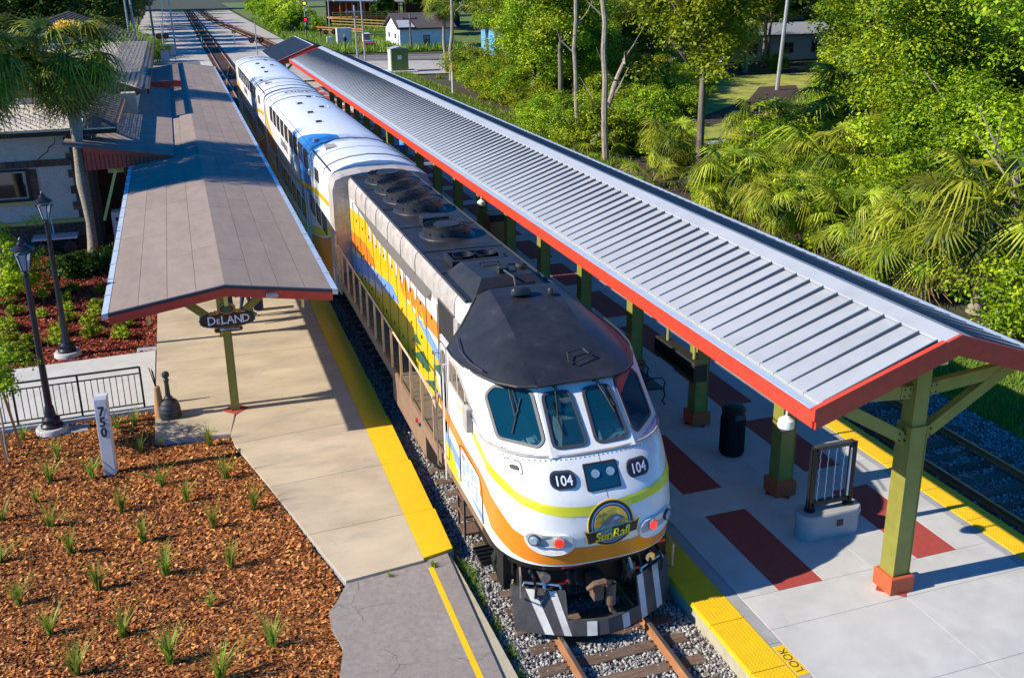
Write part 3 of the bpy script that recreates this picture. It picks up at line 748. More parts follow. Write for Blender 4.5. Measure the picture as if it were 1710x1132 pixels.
# ------------------------------------------------------------ left canopy
LX, LZ, LS = -5.12, 3.98, .152
LY0, LY1 = 21.35, 81.5
def lz(x): return LZ - LS*abs(x-LX)
lc = thing('station_canopy', (-5.13,23.26,LP), 'brown roofed station canopy with red fascia left of the train', 'canopy')
# deck, then separately laid roofing sheets
for s, xe in ((-1,-7.5),(1,-2.84)):
    part(MB().prism([(LX,LY0+.01,LZ),(xe,LY0+.01,lz(xe)),(xe,LY0+.01,lz(xe)-.09),(LX,LY0+.01,LZ-.09)], (0,LY1-LY0,0)), 'roof_deck', M_['dark_wood'], lc)
    nst = 4; wst = abs(xe-LX)/nst
    for k in range(nst):
        xa = LX+s*k*wst; xb = LX+s*(k+1)*wst
        y = LY0; first = True; lift = .004+.004*((k+1) % 2)
        while y < LY1-.1:
            L_ = rnd.uniform(3.5,6.5) if not first else rnd.uniform(2,6.5); first = False
            y2 = min(y+L_, LY1)
            pts = [(xa,y+.006,lz(xa)+lift),(xb-s*.008,y+.006,lz(xb)+lift),(xb-s*.008,y+.006,lz(xb)+lift+.009),(xa,y+.006,lz(xa)+lift+.009)]
            part(MB().prism(pts, (0,y2-y-.012,0)), 'roofing_sheet', M_['roll_roof'], lc)
            y = y2
for s, xe in ((-1,-7.5),(1,-2.84)):
    gm = MB(); z = lz(xe)
    gm.prism([(xe,LY0,z+.02),(xe+s*.13,LY0,z+.0),(xe+s*.13,LY0,z-.13),(xe,LY0,z-.11)], (0,LY1-LY0,0))
    gg = part(gm, 'gutter', M_['gutter_metal'], lc)
    st = MB(); y = LY0+1.3
    while y < LY1: st.box(min(xe-s*.01,xe+s*.14),max(xe-s*.01,xe+s*.14),y,y+.03,z-.0,z+.03); y += 1.3
    sub(st, 'gutter_straps', M_['gutter_metal'], gg, lc)
    for yy in (LY0-.06, LY1):
        part(MB().prism([(LX,yy,LZ-.045),(xe,yy,lz(xe)-.045),(xe,yy,lz(xe)-.235),(LX,yy,LZ-.235)], (0,.06,0)), 'fascia', M_['fascia_red'], lc)
        part(MB().prism([(LX,yy-.012,LZ+.02),(xe,yy-.012,lz(xe)+.02),(xe,yy-.012,lz(xe)-.045),(LX,yy-.012,LZ-.045)], (0,.085,0)), 'drip_edge', M_['charcoal'], lc)
    part(MB().box(*sorted((xe-s*.06,xe-s*.01)),LY0+.02,LY1,lz(xe)-.2,lz(xe)-.08), 'eave_board', M_['fascia_red'], lc)
yy = 23.26; k = 0
while yy < 80:
    mb = MB(); mb.box(-5.13-.085,-5.13+.085,yy-.085,yy+.085,LP,3.74); mb.box(-5.13-.10,-5.13-.08,yy-.10,yy+.10,LP,3.74); mb.box(-5.13+.08,-5.13+.10,yy-.10,yy+.10,LP,3.74)
    p = part(mb, 'post', M_['olive'], lc)
    if k < 3: sub(MB().box(-5.25,-5.01,yy-.12,yy-.102,LP,LP+.01), 'foot_plate', M_['olive'], p, lc)
    for s in (-1,1):
        b = part(MB().beam((-5.13+s*.1,yy,2.42),(-5.13+s*1.35,yy,3.55),.11,.17), 'brace', M_['olive'], lc)
        if k < 3:
            bo = MB()
            for d in (0,.12): bo.cyl((-5.13+s*(.2+d),yy-.05,2.45+d*.9),(-5.13+s*(.2+d),yy-.085,2.45+d*.9),.03,n=8)
            sub(bo, 'bolts', M_['dark_wood'], b, lc)
        part(MB().beam((-5.13+s*.05,yy,3.70),(-5.13+s*2.1,yy,lz(LX+2.1)-.2),.1,.16), 'rafter', M_['olive'], lc)
    yy += 5.5; k += 1
for x in (-6.75,-5.13,-3.5): part(MB().box(x-.06,x+.06,LY0+.05,LY1-.1,lz(x)-.28,lz(x)-.1), 'purlin', M_['cream_paint'], lc)
for x in (-6.75,-3.45): part(MB().cyl((x,LY0+.6,3.1),(x,LY0+.6,3.5),.035,n=8), 'hanging_lamp_stem', M_['cream_paint'], lc)

# carved station sign
sg = thing('station_sign', (-5.12,21.75,2.85), 'brown carved sign reading DeLAND with green rim under the canopy end', 'sign')
SY = 21.75; SC = (-5.12, 3.10)
def P_(u, v, d=0): return (SC[0]+u, SY-d, SC[1]+v)
ol = []
for i in range(48):
    a = 2*math.pi*i/48; r_ = 1+.02*math.cos(a*24) ; cu_, su_ = math.cos(a), math.sin(a)
    u = .58*math.copysign(abs(cu_)**.8, cu_)*r_; v = .185*math.copysign(abs(su_)**.62, su_)*r_
    if abs(u) < .13 and v > 0: v += .02
    ol.append((u, v))
part(MB().prism([P_(u*1.035,v*1.07) for u, v in ol], (0,-.03,0)), 'sign_rim', M_['sign_green'], sg)
part(MB().prism([P_(u,v,.031) for u, v in ol], (0,-.012,0)), 'sign_face', M_['sign_brown'], sg)
ov = [(.175*math.cos(2*math.pi*i/28), .115*math.sin(2*math.pi*i/28)+.235) for i in range(28)]
part(MB().prism([P_(u*1.12,(v-.235)*1.18+.235,-.004) for u, v in ov], (0,-.034,0)), 'crest_rim', M_['sign_green'], sg)
part(MB().prism([P_(u,v,.032) for u, v in ov], (0,-.02,0)), 'crest', M_['sign_orange'], sg)
part(MB().prism([P_(u*.86,(v-.235)*.82+.235,.053) for u, v in ov], (0,-.006,0)), 'crest_field', M_['sign_brown'], sg)
part(MB().prism([P_(u*.6,(v-.235)*.6+.235,.060) for u, v in ov], (0,-.01,0)), 'crest_leaf', M_['leaf_green'], sg)
mb = MB()
for s in (-1,1):
    for (u, v, a, b) in ((.23,.165,.065,.03),(.30,.15,.05,.02),(.25,.20,.03,.025),(.36,.14,.03,.015)):
        mb.prism([P_(s*u+a*math.cos(t*math.pi/5), v+b*math.sin(t*math.pi/5), .044) for t in range(10)], (0,-.012,0))
part(mb, 'scrolls', M_['sign_orange'], sg)
def sign_text(txt, size, u0, v0, sq=.95, b=.003): return lettering(txt, size, lambda u, v: P_(u+u0, v+v0, .046), sq, b)
mb = sign_text('D', .27, -.345, -.02); 
for t_, s_, u_, v_ in (('E',.17,-.205,-.045),('L',.27,-.09,-.02),('A',.25,.06,-.025),('N',.25,.225,-.025),('D',.25,.385,-.025)):
    q = sign_text(t_, s_, u_, v_); mb.add(q.v, q.f)
for u_, w_ in ((-.40,.04),(-.13,.05),(0.0,.04),(.12,.04),(.165,.04),(.285,.03),(.325,.03)):   # serifs
    mb.box(SC[0]+u_-w_*.5,SC[0]+u_+w_*.5,SY-.047,SY-.046,SC[1]-.118,SC[1]-.107)
part(mb, 'lettering', M_['lettering'], sg)
rr = roundrect(.62,.125,.06)
pl = part(MB().prism([P_(u,v-.245,.004) for u, v in rr], (0,-.03,0)), 'plaque', M_['sign_orange'], sg)
sub(MB().prism([P_(u*.94,v*.72-.245,.035) for u, v in rr], (0,-.008,0)), 'plaque_face', M_['sign_brown'], pl, sg)
q = sign_text('AMTRAK', .06, .07, -.247, 1.5, .001)
q.add([P_(-.20,-.22,.047),P_(-.09,-.22,.047),P_(-.12,-.255,.047),P_(-.15,-.27,.047)], [(0,1,2,3)])
sub(q, 'plaque_lettering', M_['lettering'], pl, sg)
part(MB().box(SC[0]-.04,SC[0]+.04,SY-.06,SY+.01,3.33,3.85), 'hanger', M_['cream_paint'], sg)
t = thing('wall_light', (-4.15,21.25,3.7), 'small grey floodlight on the red fascia above the sign', 'lamp')
part(MB().cbox(-4.28,-4.03,21.15,21.29,3.66,3.74,.02), 'housing', M_['steel'], t)
part(MB().box(-4.25,-4.06,21.17,21.27,3.645,3.66), 'lens', M_['lens'], t)

# ------------------------------------------------------------ station building with its wing roofs
st = thing('station_building', (-12,42,0), 'old station house with rough grey walls, brown quoins and shingle roof', 'station')
part(MB().box(-34,-9.38,42,60,0,4.75), 'wall', M_['stucco'], st)
part(MB().box(-34,-7.55,50.9,92,0,5.05), 'rear_wall', M_['stucco'], st)
def bricks(x0, x1, z0, z1, yf, bh, bw, name='brick'):
    z = z0; r_ = 0
    while z < z1-.01:
        x = x1 - (bw/2 if r_ % 2 else 0); 
        if r_ % 2: part(MB().box(x+.005,x1,yf,yf+.08,z+.004,z+bh-.004), name, M_['brick_brown'], st)
        while x > x0+.02:
            xx = max(x-bw, x0); part(MB().box(xx+.005,x-.005,yf-rnd.uniform(0,.01),yf+.08,z+.004,z+bh-.004), name, M_['brick_brown'], st); x = xx
        z += bh; r_ += 1
# quoins stepping in and out at the corner
z = 1.25; k = 0
while z < 4.45:
    w_ = .62 if k % 2 else .46
    for j in range(2):
        part(MB().cbox(-9.38-w_+j*w_/2+.004,-9.37-w_+(j+1)*w_/2-.004,41.93,42.02,z+.006,z+.155,.006), 'quoin', M_['brick_brown'], st)
    for j in range(1): part(MB().box(-9.38-w_+.004,-9.37,41.935,42.02,z+.16,z+.31), 'quoin', M_['brick_brown'], st)
    z += .32; k += 1
x = -12.62
while x < -9.9:   # belt course of upright bricks
    pass; part(MB().box(x+.006,x+.244,41.92,42.0,3.34,3.60), 'brick', M_['brick_brown'], st); x += .25
for z in (2.0,2.16,2.32,2.48,2.64,2.8,2.96,3.12): part(MB().box(-11.38,-11.12,41.93,42.0,z,z+.15), 'brick', M_['brick_brown'], st)
bricks(-15,-9.40,.1,1.1,41.95,.11,.35)
part(MB().cbox(-20,-9.32,41.86,42.0,1.1,1.24,.01), 'ledge', M_['ledge_yellow'], st)
part(MB().cbox(-13.2,-11.1,41.86,42.0,1.93,2.05,.01), 'sill', M_['ledge_yellow'], st)
wn = MB(); wn.ring([(-13.4,41.9,2.06),(-11.4,41.9,2.06),(-11.4,41.9,3.3),(-13.4,41.9,3.3)],[(-13.3,41.9,2.16),(-11.5,41.9,2.16),(-11.5,41.9,3.22),(-13.3,41.9,3.22)],(0,.1,0))
w1 = part(wn, 'window', M_['dark_wood'], st)
sub(MB().ring([(-13.3,41.92,2.16),(-11.5,41.92,2.16),(-11.5,41.92,3.22),(-13.3,41.92,3.22)],[(-13.25,41.92,2.22),(-11.56,41.92,2.22),(-11.56,41.92,3.16),(-13.25,41.92,3.16)],(0,.05,0)), 'frame', M_['dusty_grey'], w1, st)
sub(MB().box(-13.25,-11.56,41.96,41.985,2.22,3.16), 'pane', M_['glass_dark'], w1, st)
cr_ = [(-10.28,4.45),(-10.32,4.2),(-10.55,4.05),(-10.62,3.9),(-10.85,3.76),(-11.0,3.62)]
mb = MB()
for a, b in zip(cr_[:-1], cr_[1:]): mb.beam((a[0],41.995,a[1]),(b[0],41.995,b[1]),.02,.035)
part(mb, 'wall_crack', M_['dark_wood'], st)
# hipped shingle roof in overlapping courses
EZ = 4.86; HS = .42
def course_roof(name, ea, eb, run, up, n, inset_a, inset_b):
    """courses from eave line ea-eb going in direction run (per metre), up = rise per metre"""
    mb = MB(); ea = Vector(ea); eb = Vector(eb); run = Vector(run); L_ = 6.4; step = L_/n; ax = (eb-ea).normalized()
    for i in range(n):
        d0 = i*step; d1 = d0+step
        a0 = ea+run*d0+ax*inset_a*d0+Vector((0,0,up*d0)); b0 = eb+run*d0-ax*inset_b*d0+Vector((0,0,up*d0))
        a1 = ea+run*d1+ax*inset_a*d1+Vector((0,0,up*d1)); b1 = eb+run*d1-ax*inset_b*d1+Vector((0,0,up*d1))
        t = Vector((0,0,.035))
        N_ = max(1, int((b0-a0).length/.33))
        for j in range(N_):
            h = Vector((0,0,rnd.uniform(0,.012))); f0 = j/N_; f1 = (j+1)/N_-.012
            p = [a0.lerp(b0,f0), a0.lerp(b0,f1), a1.lerp(b1,f1), a1.lerp(b1,f0)]
            mb.add([p[0]+t+h,p[1]+t+h,p[2]+h*.3,p[3]+h*.3,p[0]-t,p[1]-t], [(0,1,2,3),(4,5,1,0)])
    return part(mb, name, M_['shingle'], st, kind='stuff')
course_roof('front_roof_shingles', (-34,41.0,EZ), (-8.1,41.0,EZ), (0,1,0), HS, 34, 0, 1)
course_roof('side_roof_shingles', (-8.1,41.0,EZ), (-8.1,60.0,EZ), (-1,0,0), HS, 30, 1, 0)
mb = MB()
for k in range(14): # raised strips added to imitate light streaks on the shaded side slope
    y = 41.9+k*.75; mb.beam((-8.2,y,EZ+.07),(-8.1-min(5,y-41.1),y,EZ+.07+HS*min(5,y-41.1)),.12,.03)
part(mb, 'light_streak_strips', M_['shingle'], st)
part(MB().beam((-8.05,40.98,EZ+.03),(-14.4,47.3,EZ+.03+HS*6.3),.16,.05), 'hip_cap', M_['shingle'], st)
mb = MB(); mb.box(-34,-8.0,40.86,41.0,EZ-.22,EZ+.0); mb.box(-8.1,-7.98,41.0,53,EZ-.2,EZ); part(mb, 'gutter', M_['dark_wood'], st)
part(MB().box(-34,-8.1,41.0,42,EZ-.2,EZ-.15), 'soffit', M_['dark_wood'], st)
part(MB().box(-34,-8.0,40.84,40.86,EZ-.04,EZ+.01), 'gutter_lip', M_['steel'], st)
part(MB().box(-7.975,-7.96,41.0,53,EZ-.1,EZ+.01), 'eave_lip', M_['terracotta'], st)
# taller rear roof
course_roof('rear_roof_shingles', (-6.95,51.0,5.2), (-6.95,92.0,5.2), (-1,0,0), .38, 30, 0, 0)
part(MB().box(-6.99,-6.88,51,92,5.02,5.22), 'rear_gutter', M_['dark_wood'], st)
part(MB().prism([(-7.0,51.0,5.12),(-13.35,51.0,7.55),(-34,51,7.55),(-34,51,4.9),(-7.55,51,4.9)], (0,.1,0)), 'gable_wall', M_['brick_brown'], st)
part(MB().cbox(-8.15,-7.5,50.2,51.2,4.1,5.15,.02), 'parapet', M_['conc_wall'], st)
# wing roof over the platform, red wedge end and red upstand
WY = 39.3
zl_ = at(147,245,y=WY).z; xt_ = at(290,258,y=WY).x; zt_ = lz(xt_)+.06; sl_ = (zl_-zt_)/(xt_+9.05)
def wz(x): return zt_+sl_*(xt_-x)
wr = MB(); wr.prism([(-9.8,WY,wz(-9.8)),(xt_,WY,zt_),(xt_,WY,zt_-.06),(-9.8,WY,wz(-9.8)-.06)], (0,63.7-WY,0)); part(wr, 'wing_roof', M_['roll_roof'], st)
wd = MB(); wd.prism([(-9.1,WY-.03,wz(-9.1)-.06),(xt_,WY-.03,zt_-.06),(-7.2,WY-.03,3.58),(-9.1,WY-.03,3.55)], (0,.08,0)); w1 = part(wd, 'wing_end', M_['fascia_red'], st)
wc = MB(); wc.prism([(-9.1,WY-.08,wz(-9.1)+.01),(xt_+.05,WY-.08,zt_+.01),(xt_,WY-.08,zt_-.07),(-9.1,WY-.08,wz(-9.1)-.16)], (0,.06,0)); sub(wc, 'end_cap', M_['fascia_red'], w1, st)
bd = MB(); x = -9.05
while x < -6.6: bd.box(x,x+.02,WY-.045,WY-.028,3.58+.0*x,min(wz(x)-.17,4.7)); x += .15
sub(bd, 'board_joints', M_['dark_wood'], w1, st)
part(MB().cbox(-7.2,-5.35,63.66,63.9,4.0,4.36,.01), 'red_upstand', M_['fascia_red'], st)
for x, y in ((-9.0,39.5),(-7.75,39.5),(-9.0,41.5)):
    part(MB().box(x-.08,x+.08,y-.08,y+.08,LP,3.7), 'porch_post', M_['dark_wood'], st)
part(MB().beam((-8.75,39.5,1.6),(-8.1,39.5,3.5),.06,.1), 'porch_brace', M_['cream_paint'], st)
part(MB().beam((-8.4,39.8,3.4),(-7.3,39.8,3.4),.08,.16), 'porch_beam', M_['cream_paint'], st)
part(MB().box(-9.3,-7.2,44,44.1,0,3.9), 'porch_wall', M_['dark_wood'], st)
t = thing('white_cabinet', (-8.2,41.3,LP), 'white cabinet standing in the dark porch beside the station wall', 'cabinet')
part(MB().cbox(-8.6,-7.75,41,41.6,LP,1.55,.02), 'body', M_['house_white'], t); part(MB().box(-8.45,-8.3,40.985,41.0,1.2,1.35), 'lock', M_['dark_wood'], t)
t = thing('baggage_cart', (-10.6,41,.11), 'pale blue flat cart with hoop handle parked by the station wall', 'cart')
part(MB().cbox(-11.5,-9.9,40.7,41.5,.72,.80,.02), 'deck', M_['gutter_metal'], t)
part(MB().tube([(-10.9,41.5,.8),(-10.95,41.5,1.5),(-10.9,41.45,1.62),(-10.8,41.4,1.5),(-10.78,41.4,.8)], .025), 'handle', M_['gutter_metal'], t)
for x in (-11.2,-10.2):
    for y in (40.8,41.4): part(MB().cyl((x,y-.03,.36),(x,y+.03,.36),.25,n=14), 'wheel', M_['rubber'], t)
for x in (-11.2,-10.2): part(MB().box(x-.03,x+.03,40.8,41.4,.33,.74), 'axle_frame', M_['gasket'], t)
# ------------------------------------------------------------ locomotive
lo = thing('locomotive', (0,21,.18), 'white, yellow and orange passenger locomotive number 104 with black roof heading the train', 'locomotive')
HW = 1.53
def y0z(z): return float(np.interp(z, [1.15,1.45,2.0,2.5,2.9,3.13], [12.66,12.50,12.42,12.53,12.78,13.0]))
def surf(u, z, off=0.0):
    """body skin: u = across the nose, beyond +-1.5 back along the side"""
    yy = y0z(z); k = HW/1.5
    if abs(u) >= 1.5: return Vector((math.copysign(HW+off,u), yy+1.2+abs(u)-1.5, z))
    def q(w): return Vector((w*k, yy+1.2*(1-math.sqrt(max(0,1-abs(w/1.5)**3))), z))
    p = q(u)
    if off:
        a = q(max(-1.499,u-.01)); b = q(min(1.499,u+.01)); t = (b-a).normalized(); p = p + Vector((t.y,-t.x,0))*off
    return p
UN = sorted(set([round(v,3) for v in np.linspace(-1.45,1.45,59)]+[s_*q_ for s_ in (-1,1) for q_ in (1.46,1.475,1.485,1.493,1.498)]))
U_ = [-1.5-d for d in (3.0,2,1,.4,0)] + UN + [1.5+d for d in (0,.4,1,2,3.0)]
Z_ = [1.45,1.5,1.6,1.7,1.8,1.9,2.0,2.1,2.2,2.3,2.4,2.5,2.6,2.7,2.8,2.9,3.0,3.13]
mb = MB(); mb.grid([[surf(u,z) for u in U_] for z in Z_])
YB = 16.75
# side walls behind the nose, up to the roof line
for s in (-1,1):
    sides = [(13.95,3.13),(YB,3.13),(YB,4.0),(15.85,4.0),(14.95,3.98)]
    mb.prism([(s*HW,y,z) for y, z in sides], (-s*.04,0,0))
    mb.add([(s*HW,16.4,1.45),(s*HW,YB,1.45),(s*HW,YB,3.2),(s*HW,16.4,3.2)], [(0,1,2,3)] if s > 0 else [(3,2,1,0)])
# windscreen wall: middle facet and two side facets
A0 = {s: Vector((s*.72,13.0,3.13)) for s in (-1,1)}; A1 = {s: Vector((s*.65,13.98,3.97)) for s in (-1,1)}
B0 = {s: Vector((s*1.50,13.80,3.10)) for s in (-1,1)}; B1 = {s: Vector((s*1.50,14.92,3.99)) for s in (-1,1)}
def facet(P0, P1, P2):
    """frame on a plane: origin P0, x towards P1, y towards P2"""
    ex = (P1-P0).normalized(); n = ex.cross(P2-P0).normalized(); ey = n.cross(ex)
    return lambda u, v, d=0: P0+ex*u+ey*v+n*d
def uv(F, P):
    O = F(0,0); ex = F(1,0)-O; ey = F(0,1)-O; return ((P-O).dot(ex), (P-O).dot(ey))
def ray_poly(c, a, pts):
    d = (math.cos(a), math.sin(a)); best = None
    for i in range(len(pts)):
        p, q = pts[i-1], pts[i]; ex_, ey_ = q[0]-p[0], q[1]-p[1]; den = d[0]*ey_-d[1]*ex_
        if abs(den) < 1e-9: continue
        t = ((p[0]-c[0])*ey_-(p[1]-c[1])*ex_)/den; w = ((p[0]-c[0])*d[1]-(p[1]-c[1])*d[0])/den
        if t > 1e-6 and -1e-6 <= w <= 1+1e-6 and (best is None or t < best): best = t
    return (c[0]+d[0]*best, c[1]+d[1]*best)
def holed(mb, F, outer, inner):
    """flat wall with a window opening"""
    c = (sum(p[0] for p in inner)/len(inner), sum(p[1] for p in inner)/len(inner))
    an = sorted(set(round(math.atan2(p[1]-c[1],p[0]-c[0]),5) for p in list(outer)+list(inner)))
    O_ = [F(*ray_poly(c,a,outer)) for a in an]; I_ = [F(*ray_poly(c,a,inner)) for a in an]; n = len(an)
    mb.add(O_+I_, [(i,(i+1)%n,n+(i+1)%n,n+i) for i in range(n)])
Fc = facet(A0[-1],A0[1],A1[-1]); Fl = facet(B0[-1],A0[-1],B1[-1]); Fr = facet(A0[1],B0[1],A1[1])
W1 = [(.10,.13),(.86,.10),(.94,.25),(.48,1.02),(-.24,1.03),(-.36,.82)]
LW = uv(Fr,B0[1])[0]
W4 = [(LW-u,v) for u, v in W1][::-1]
W2 = [(.05,.12),(.67,.10),(.63,1.12),(.11,1.13)]; W3 = [(.77,.10),(1.39,.12),(1.33,1.13),(.81,1.12)]
a1, a2 = uv(Fc,A1[-1]), uv(Fc,A1[1]); am = ((a1[0]+a2[0])/2, a1[1])
holed(mb, Fc, [(0,0),(.72,0),am,a1], inset_poly(round_poly(W2,.14),.02)); holed(mb, Fc, [(.72,0),(1.44,0),a2,am], inset_poly(round_poly(W3,.14),.02))
holed(mb, Fl, [uv(Fl,q) for q in (B0[-1],A0[-1],A1[-1],B1[-1])], inset_poly(round_poly(W1,.10),.02))
holed(mb, Fr, [uv(Fr,q) for q in (A0[1],B0[1],B1[1],A1[1])], inset_poly(round_poly(W4,.10),.02))
for s in (-1,1):
    mb.add([B0[s],(s*HW,13.95,3.13),(s*HW,14.98,3.99),B1[s]], [(0,1,2,3)])
# sill between the nose top and the windscreen
for s in (-1,1):
    pr_ = [surf(s*u,3.13) for u in (0,.4,.7,.95,1.15,1.3,1.4,1.46,1.49,1.5)]
    for i in range(len(pr_)-1):
        t_ = Vector((s*(.72*min(1,i/2)) if i < 2 else s*(.72+(i-2)*.111), 13.0 if i < 2 else 13.0+(i-2)*.114, 3.13))
        t2 = Vector((s*(.72*min(1,(i+1)/2)) if i+1 < 2 else s*(.72+(i-1)*.111), 13.0 if i+1 < 2 else 13.0+(i-1)*.114, 3.125))
        mb.add([pr_[i],pr_[i+1],t2,t_], [(0,1,2,3)])
body = part(mb, 'body_shell', M_['white_paint'], lo, smooth=28)
# riveted ledge round the foot of the windscreen
mb = MB(); pts = [surf(u,3.135,.012) for u in U_ if abs(u) <= 1.7]; mb.tube(pts, .022, 6)
sub(mb, 'ledge_strip', M_['dusty_grey'], body, lo)
mb = MB()
for i in range(40):
    u = -1.48+i*.076; p = surf(u,3.085,.004); mb.box(p.x-.008,p.x+.008,p.y-.008,p.y+.004,p.z-.008,p.z+.008)
sub(mb, 'rivets', M_['dusty_grey'], body, lo)
mb = MB(); mb.box(.0,.006,0,1,0,1); mb.v = []; mb.f = []; mb.m = []
for a, b in ((3.11,3.0),(2.66,2.53),(1.70,1.46)): mb.add([surf(.045,a,.003),surf(.053,a,.003),surf(.053,b,.003),surf(.045,b,.003)], [(0,1,2,3)])
sub(mb, 'nose_seam', M_['gasket'], body, lo)
def band(name, L, m_, off=.006, mirror=True, n=10, parent=None):
    """painted band laid on the skin: L = (u, z low, z high)"""
    L = sorted(L); us = [l[0] for l in L]
    ug = sorted(set([round(x,3) for x in np.linspace(us[0],us[-1],max(n,int((us[-1]-us[0])/.05)))] + [u for u in (-1.5,1.5,*UN) if us[0] < u < us[-1]]))
    rows = [[surf(u, float(np.interp(u,us,[l[1] for l in L]))*(1-t)+float(np.interp(u,us,[l[2] for l in L]))*t, off) for u in ug] for t in (0,.25,.5,.75,1)]
    mb = MB(); mb.grid(rows); o = sub(mb, name, m_, body, lo); return o
YL = [(-2.95,3.09,3.12),(-2.23,2.95,3.06),(-2.02,2.82,3.0),(-1.56,2.70,2.88),(-1.43,2.60,2.76),(-1.25,2.48,2.62),(-1.0,2.40,2.54),(-.65,2.33,2.49),(-.33,2.31,2.46),(0,2.32,2.47),(.34,2.35,2.51),(.87,2.40,2.55),(1.25,2.42,2.60),(1.43,2.52,2.72),(1.6,2.70,2.9),(2.2,2.95,3.06),(2.9,3.09,3.12)]
band('lime_stripe', YL, M_['lime'])
OR = [(-4.5,2.42,2.70),(-3.75,2.30,2.55),(-3.0,2.16,2.46),(-2.1,1.97,2.42),(-1.77,1.84,2.37),(-1.5,1.70,2.28),(-1.42,1.62,2.12),(-1.35,1.56,2.02),(-1.2,1.51,1.95),(-.98,1.49,1.89),(-.5,1.48,1.80),(.1,1.475,1.76),(.7,1.475,1.79),(.98,1.48,1.86),(1.2,1.50,1.95),(1.35,1.55,2.02),(1.42,1.62,2.12),(1.5,1.70,2.28),(1.77,1.84,2.37),(2.1,1.97,2.42),(3.0,2.16,2.46),(4.5,2.42,2.70)]
band('orange_stripe', OR, M_['orange'])
for s in (-1,1):
    band('grey_stripe', sorted([(s*4.5,1.9,2.15),(s*3.2,1.75,2.0),(s*2.3,1.55,1.72),(s*1.9,1.50,1.60)]), M_['livery_blue'], .003)
    band('yellow_panel', sorted([(s*4.5,1.47,1.95),(s*3.9,1.47,1.9),(s*3.4,1.47,1.5)]), M_['yellow'], .0035)
def onnose(mb, u0, z0, shape, off, th, m=None):
    """flat shape (u,v metres) laid on the nose at (u0,z0), with thickness"""
    n = len(shape); F = [surf(u0+u,z0+v,off) for u, v in shape]; B = [surf(u0+u,z0+v,off+th) for u, v in shape]
    mb.add(F+B, [tuple(range(n,2*n))] + [(i,(i+1)%n,n+(i+1)%n,n+i) for i in range(n)])
    return mb
for u0 in (-.60,.64):
    rr = roundrect(.40,.235,.10,5)
    nb = part(onnose(MB(),u0,2.845,rr,.0,.030), 'number_board', M_['gasket'], lo)
    sub(onnose(MB(),u0,2.845,[(a*.88,b*.82) for a, b in rr],.0302,.004), 'board_face', M_['board_navy'], nb, lo)
    sub(lettering('104',.19,lambda u,v,u0=u0: surf(u0+u,2.84+v,.037),.98,.003), 'digits', M_['lettering'], nb, lo)
rr = roundrect(.56,.35,.02,2)
hb = part(onnose(MB(),.02,2.83,rr,.0,.028), 'headlight_box', M_['rubber'], lo)
sub(onnose(MB(),.02,2.83,[(a*.9,b*.86) for a, b in rr],.028,.004), 'glass_cover', M_['glass_blue'], hb, lo)
for u in (-.11,.14):
    cc = [(.07*math.cos(t*math.pi/8),.055*math.sin(t*math.pi/8)) for t in range(16)]
    sub(onnose(MB(),.02+u,2.88,cc,.032,.003), 'headlight', M_['lens'], hb, lo)
# round emblem with banner
def disc(r, n=36): return [(r*math.cos(2*math.pi*t/n), r*math.sin(2*math.pi*t/n)) for t in range(n)]
EU, EZc = .06, 2.13
def clip_circ(pts, r=.285): return [(u,v) if math.hypot(u,v) < r else (u*r/math.hypot(u,v), v*r/math.hypot(u,v)) for u, v in pts]
em = part(onnose(MB(),EU,EZc,disc(.385),.0,.012), 'emblem', M_['emblem_sand'], lo)
k_ = [.0125]
def lay(name, shp, m_):
    k_[0] += .0022; return sub(onnose(MB(),EU,EZc,shp,k_[0]-.0022,.002), name, M_[m_], em, lo)
lay('emblem_ring', disc(.37), 'emblem_black'); lay('emblem_ring', disc(.325), 'livery_blue'); lay('emblem_ring', disc(.305), 'emblem_black'); lay('emblem_sky', disc(.285), 'emblem_sand')
lay('emblem_sky', clip_circ([(-.30,.06),(-.1,.02),(.1,.06),(.3,.04),(.28,-.2),(.1,-.3),(-.1,-.3),(-.28,-.2)]), 'sign_orange')
lay('emblem_sea', clip_circ([(-.3,-.02),(-.1,.0),(.1,.0),(.3,-.02),(.3,-.12),(.2,-.22),(.05,-.29),(-.05,-.29),(-.2,-.22),(-.3,-.12)]), 'emblem_teal')
lay('emblem_train', clip_circ([(-.28,-.10),(-.16,.02),(-.02,.12),(.08,.15),(.17,.12),(.235,.07),(.15,.055),(.05,.0),(-.06,-.08),(-.2,-.16)]), 'emblem_grey')
lay('emblem_train_window', [(.03,.075),(.1,.11),(.16,.085),(.09,.06)], 'livery_blue')
mbp = MB()
for a in (20,60,100,140,180): 
    c_, s_ = math.cos(math.radians(a)), math.sin(math.radians(a)); onnose(mbp,EU-.14,EZc+.14,[(0,0),(.05*c_-.01*s_,.05*s_+.012),(.10*c_,.07*s_)],k_[0],.002)
onnose(mbp,EU-.14,EZc+.05,[(-.006,-.04),(.006,-.04),(.008,.09),(-.002,.09)],k_[0],.002)
k_[0] += .0022; sub(mbp, 'emblem_palm', M_['leaf_green'], em, lo)
lay('banner_rim', [(-.46,-.03),(-.40,-.07),(.42,-.07+.06),(.49,.03+.02),(.43,-.245+.06),(-.37,-.29),(-.40,-.26)], 'emblem_sand')
lay('banner', [(-.44,-.045),(-.39,-.082),(.41,-.022),(.465,.02),(.415,-.175),(-.36,-.275),(-.385,-.25)][:7], 'emblem_black')
k_[0] += .001
sub(lettering('SunRail',.215,lambda u,v: surf(EU+.015+u+.10*v,EZc-.158+v+.09*u,k_[0]),.92,.004), 'banner_lettering', M_['lime'], em, lo)
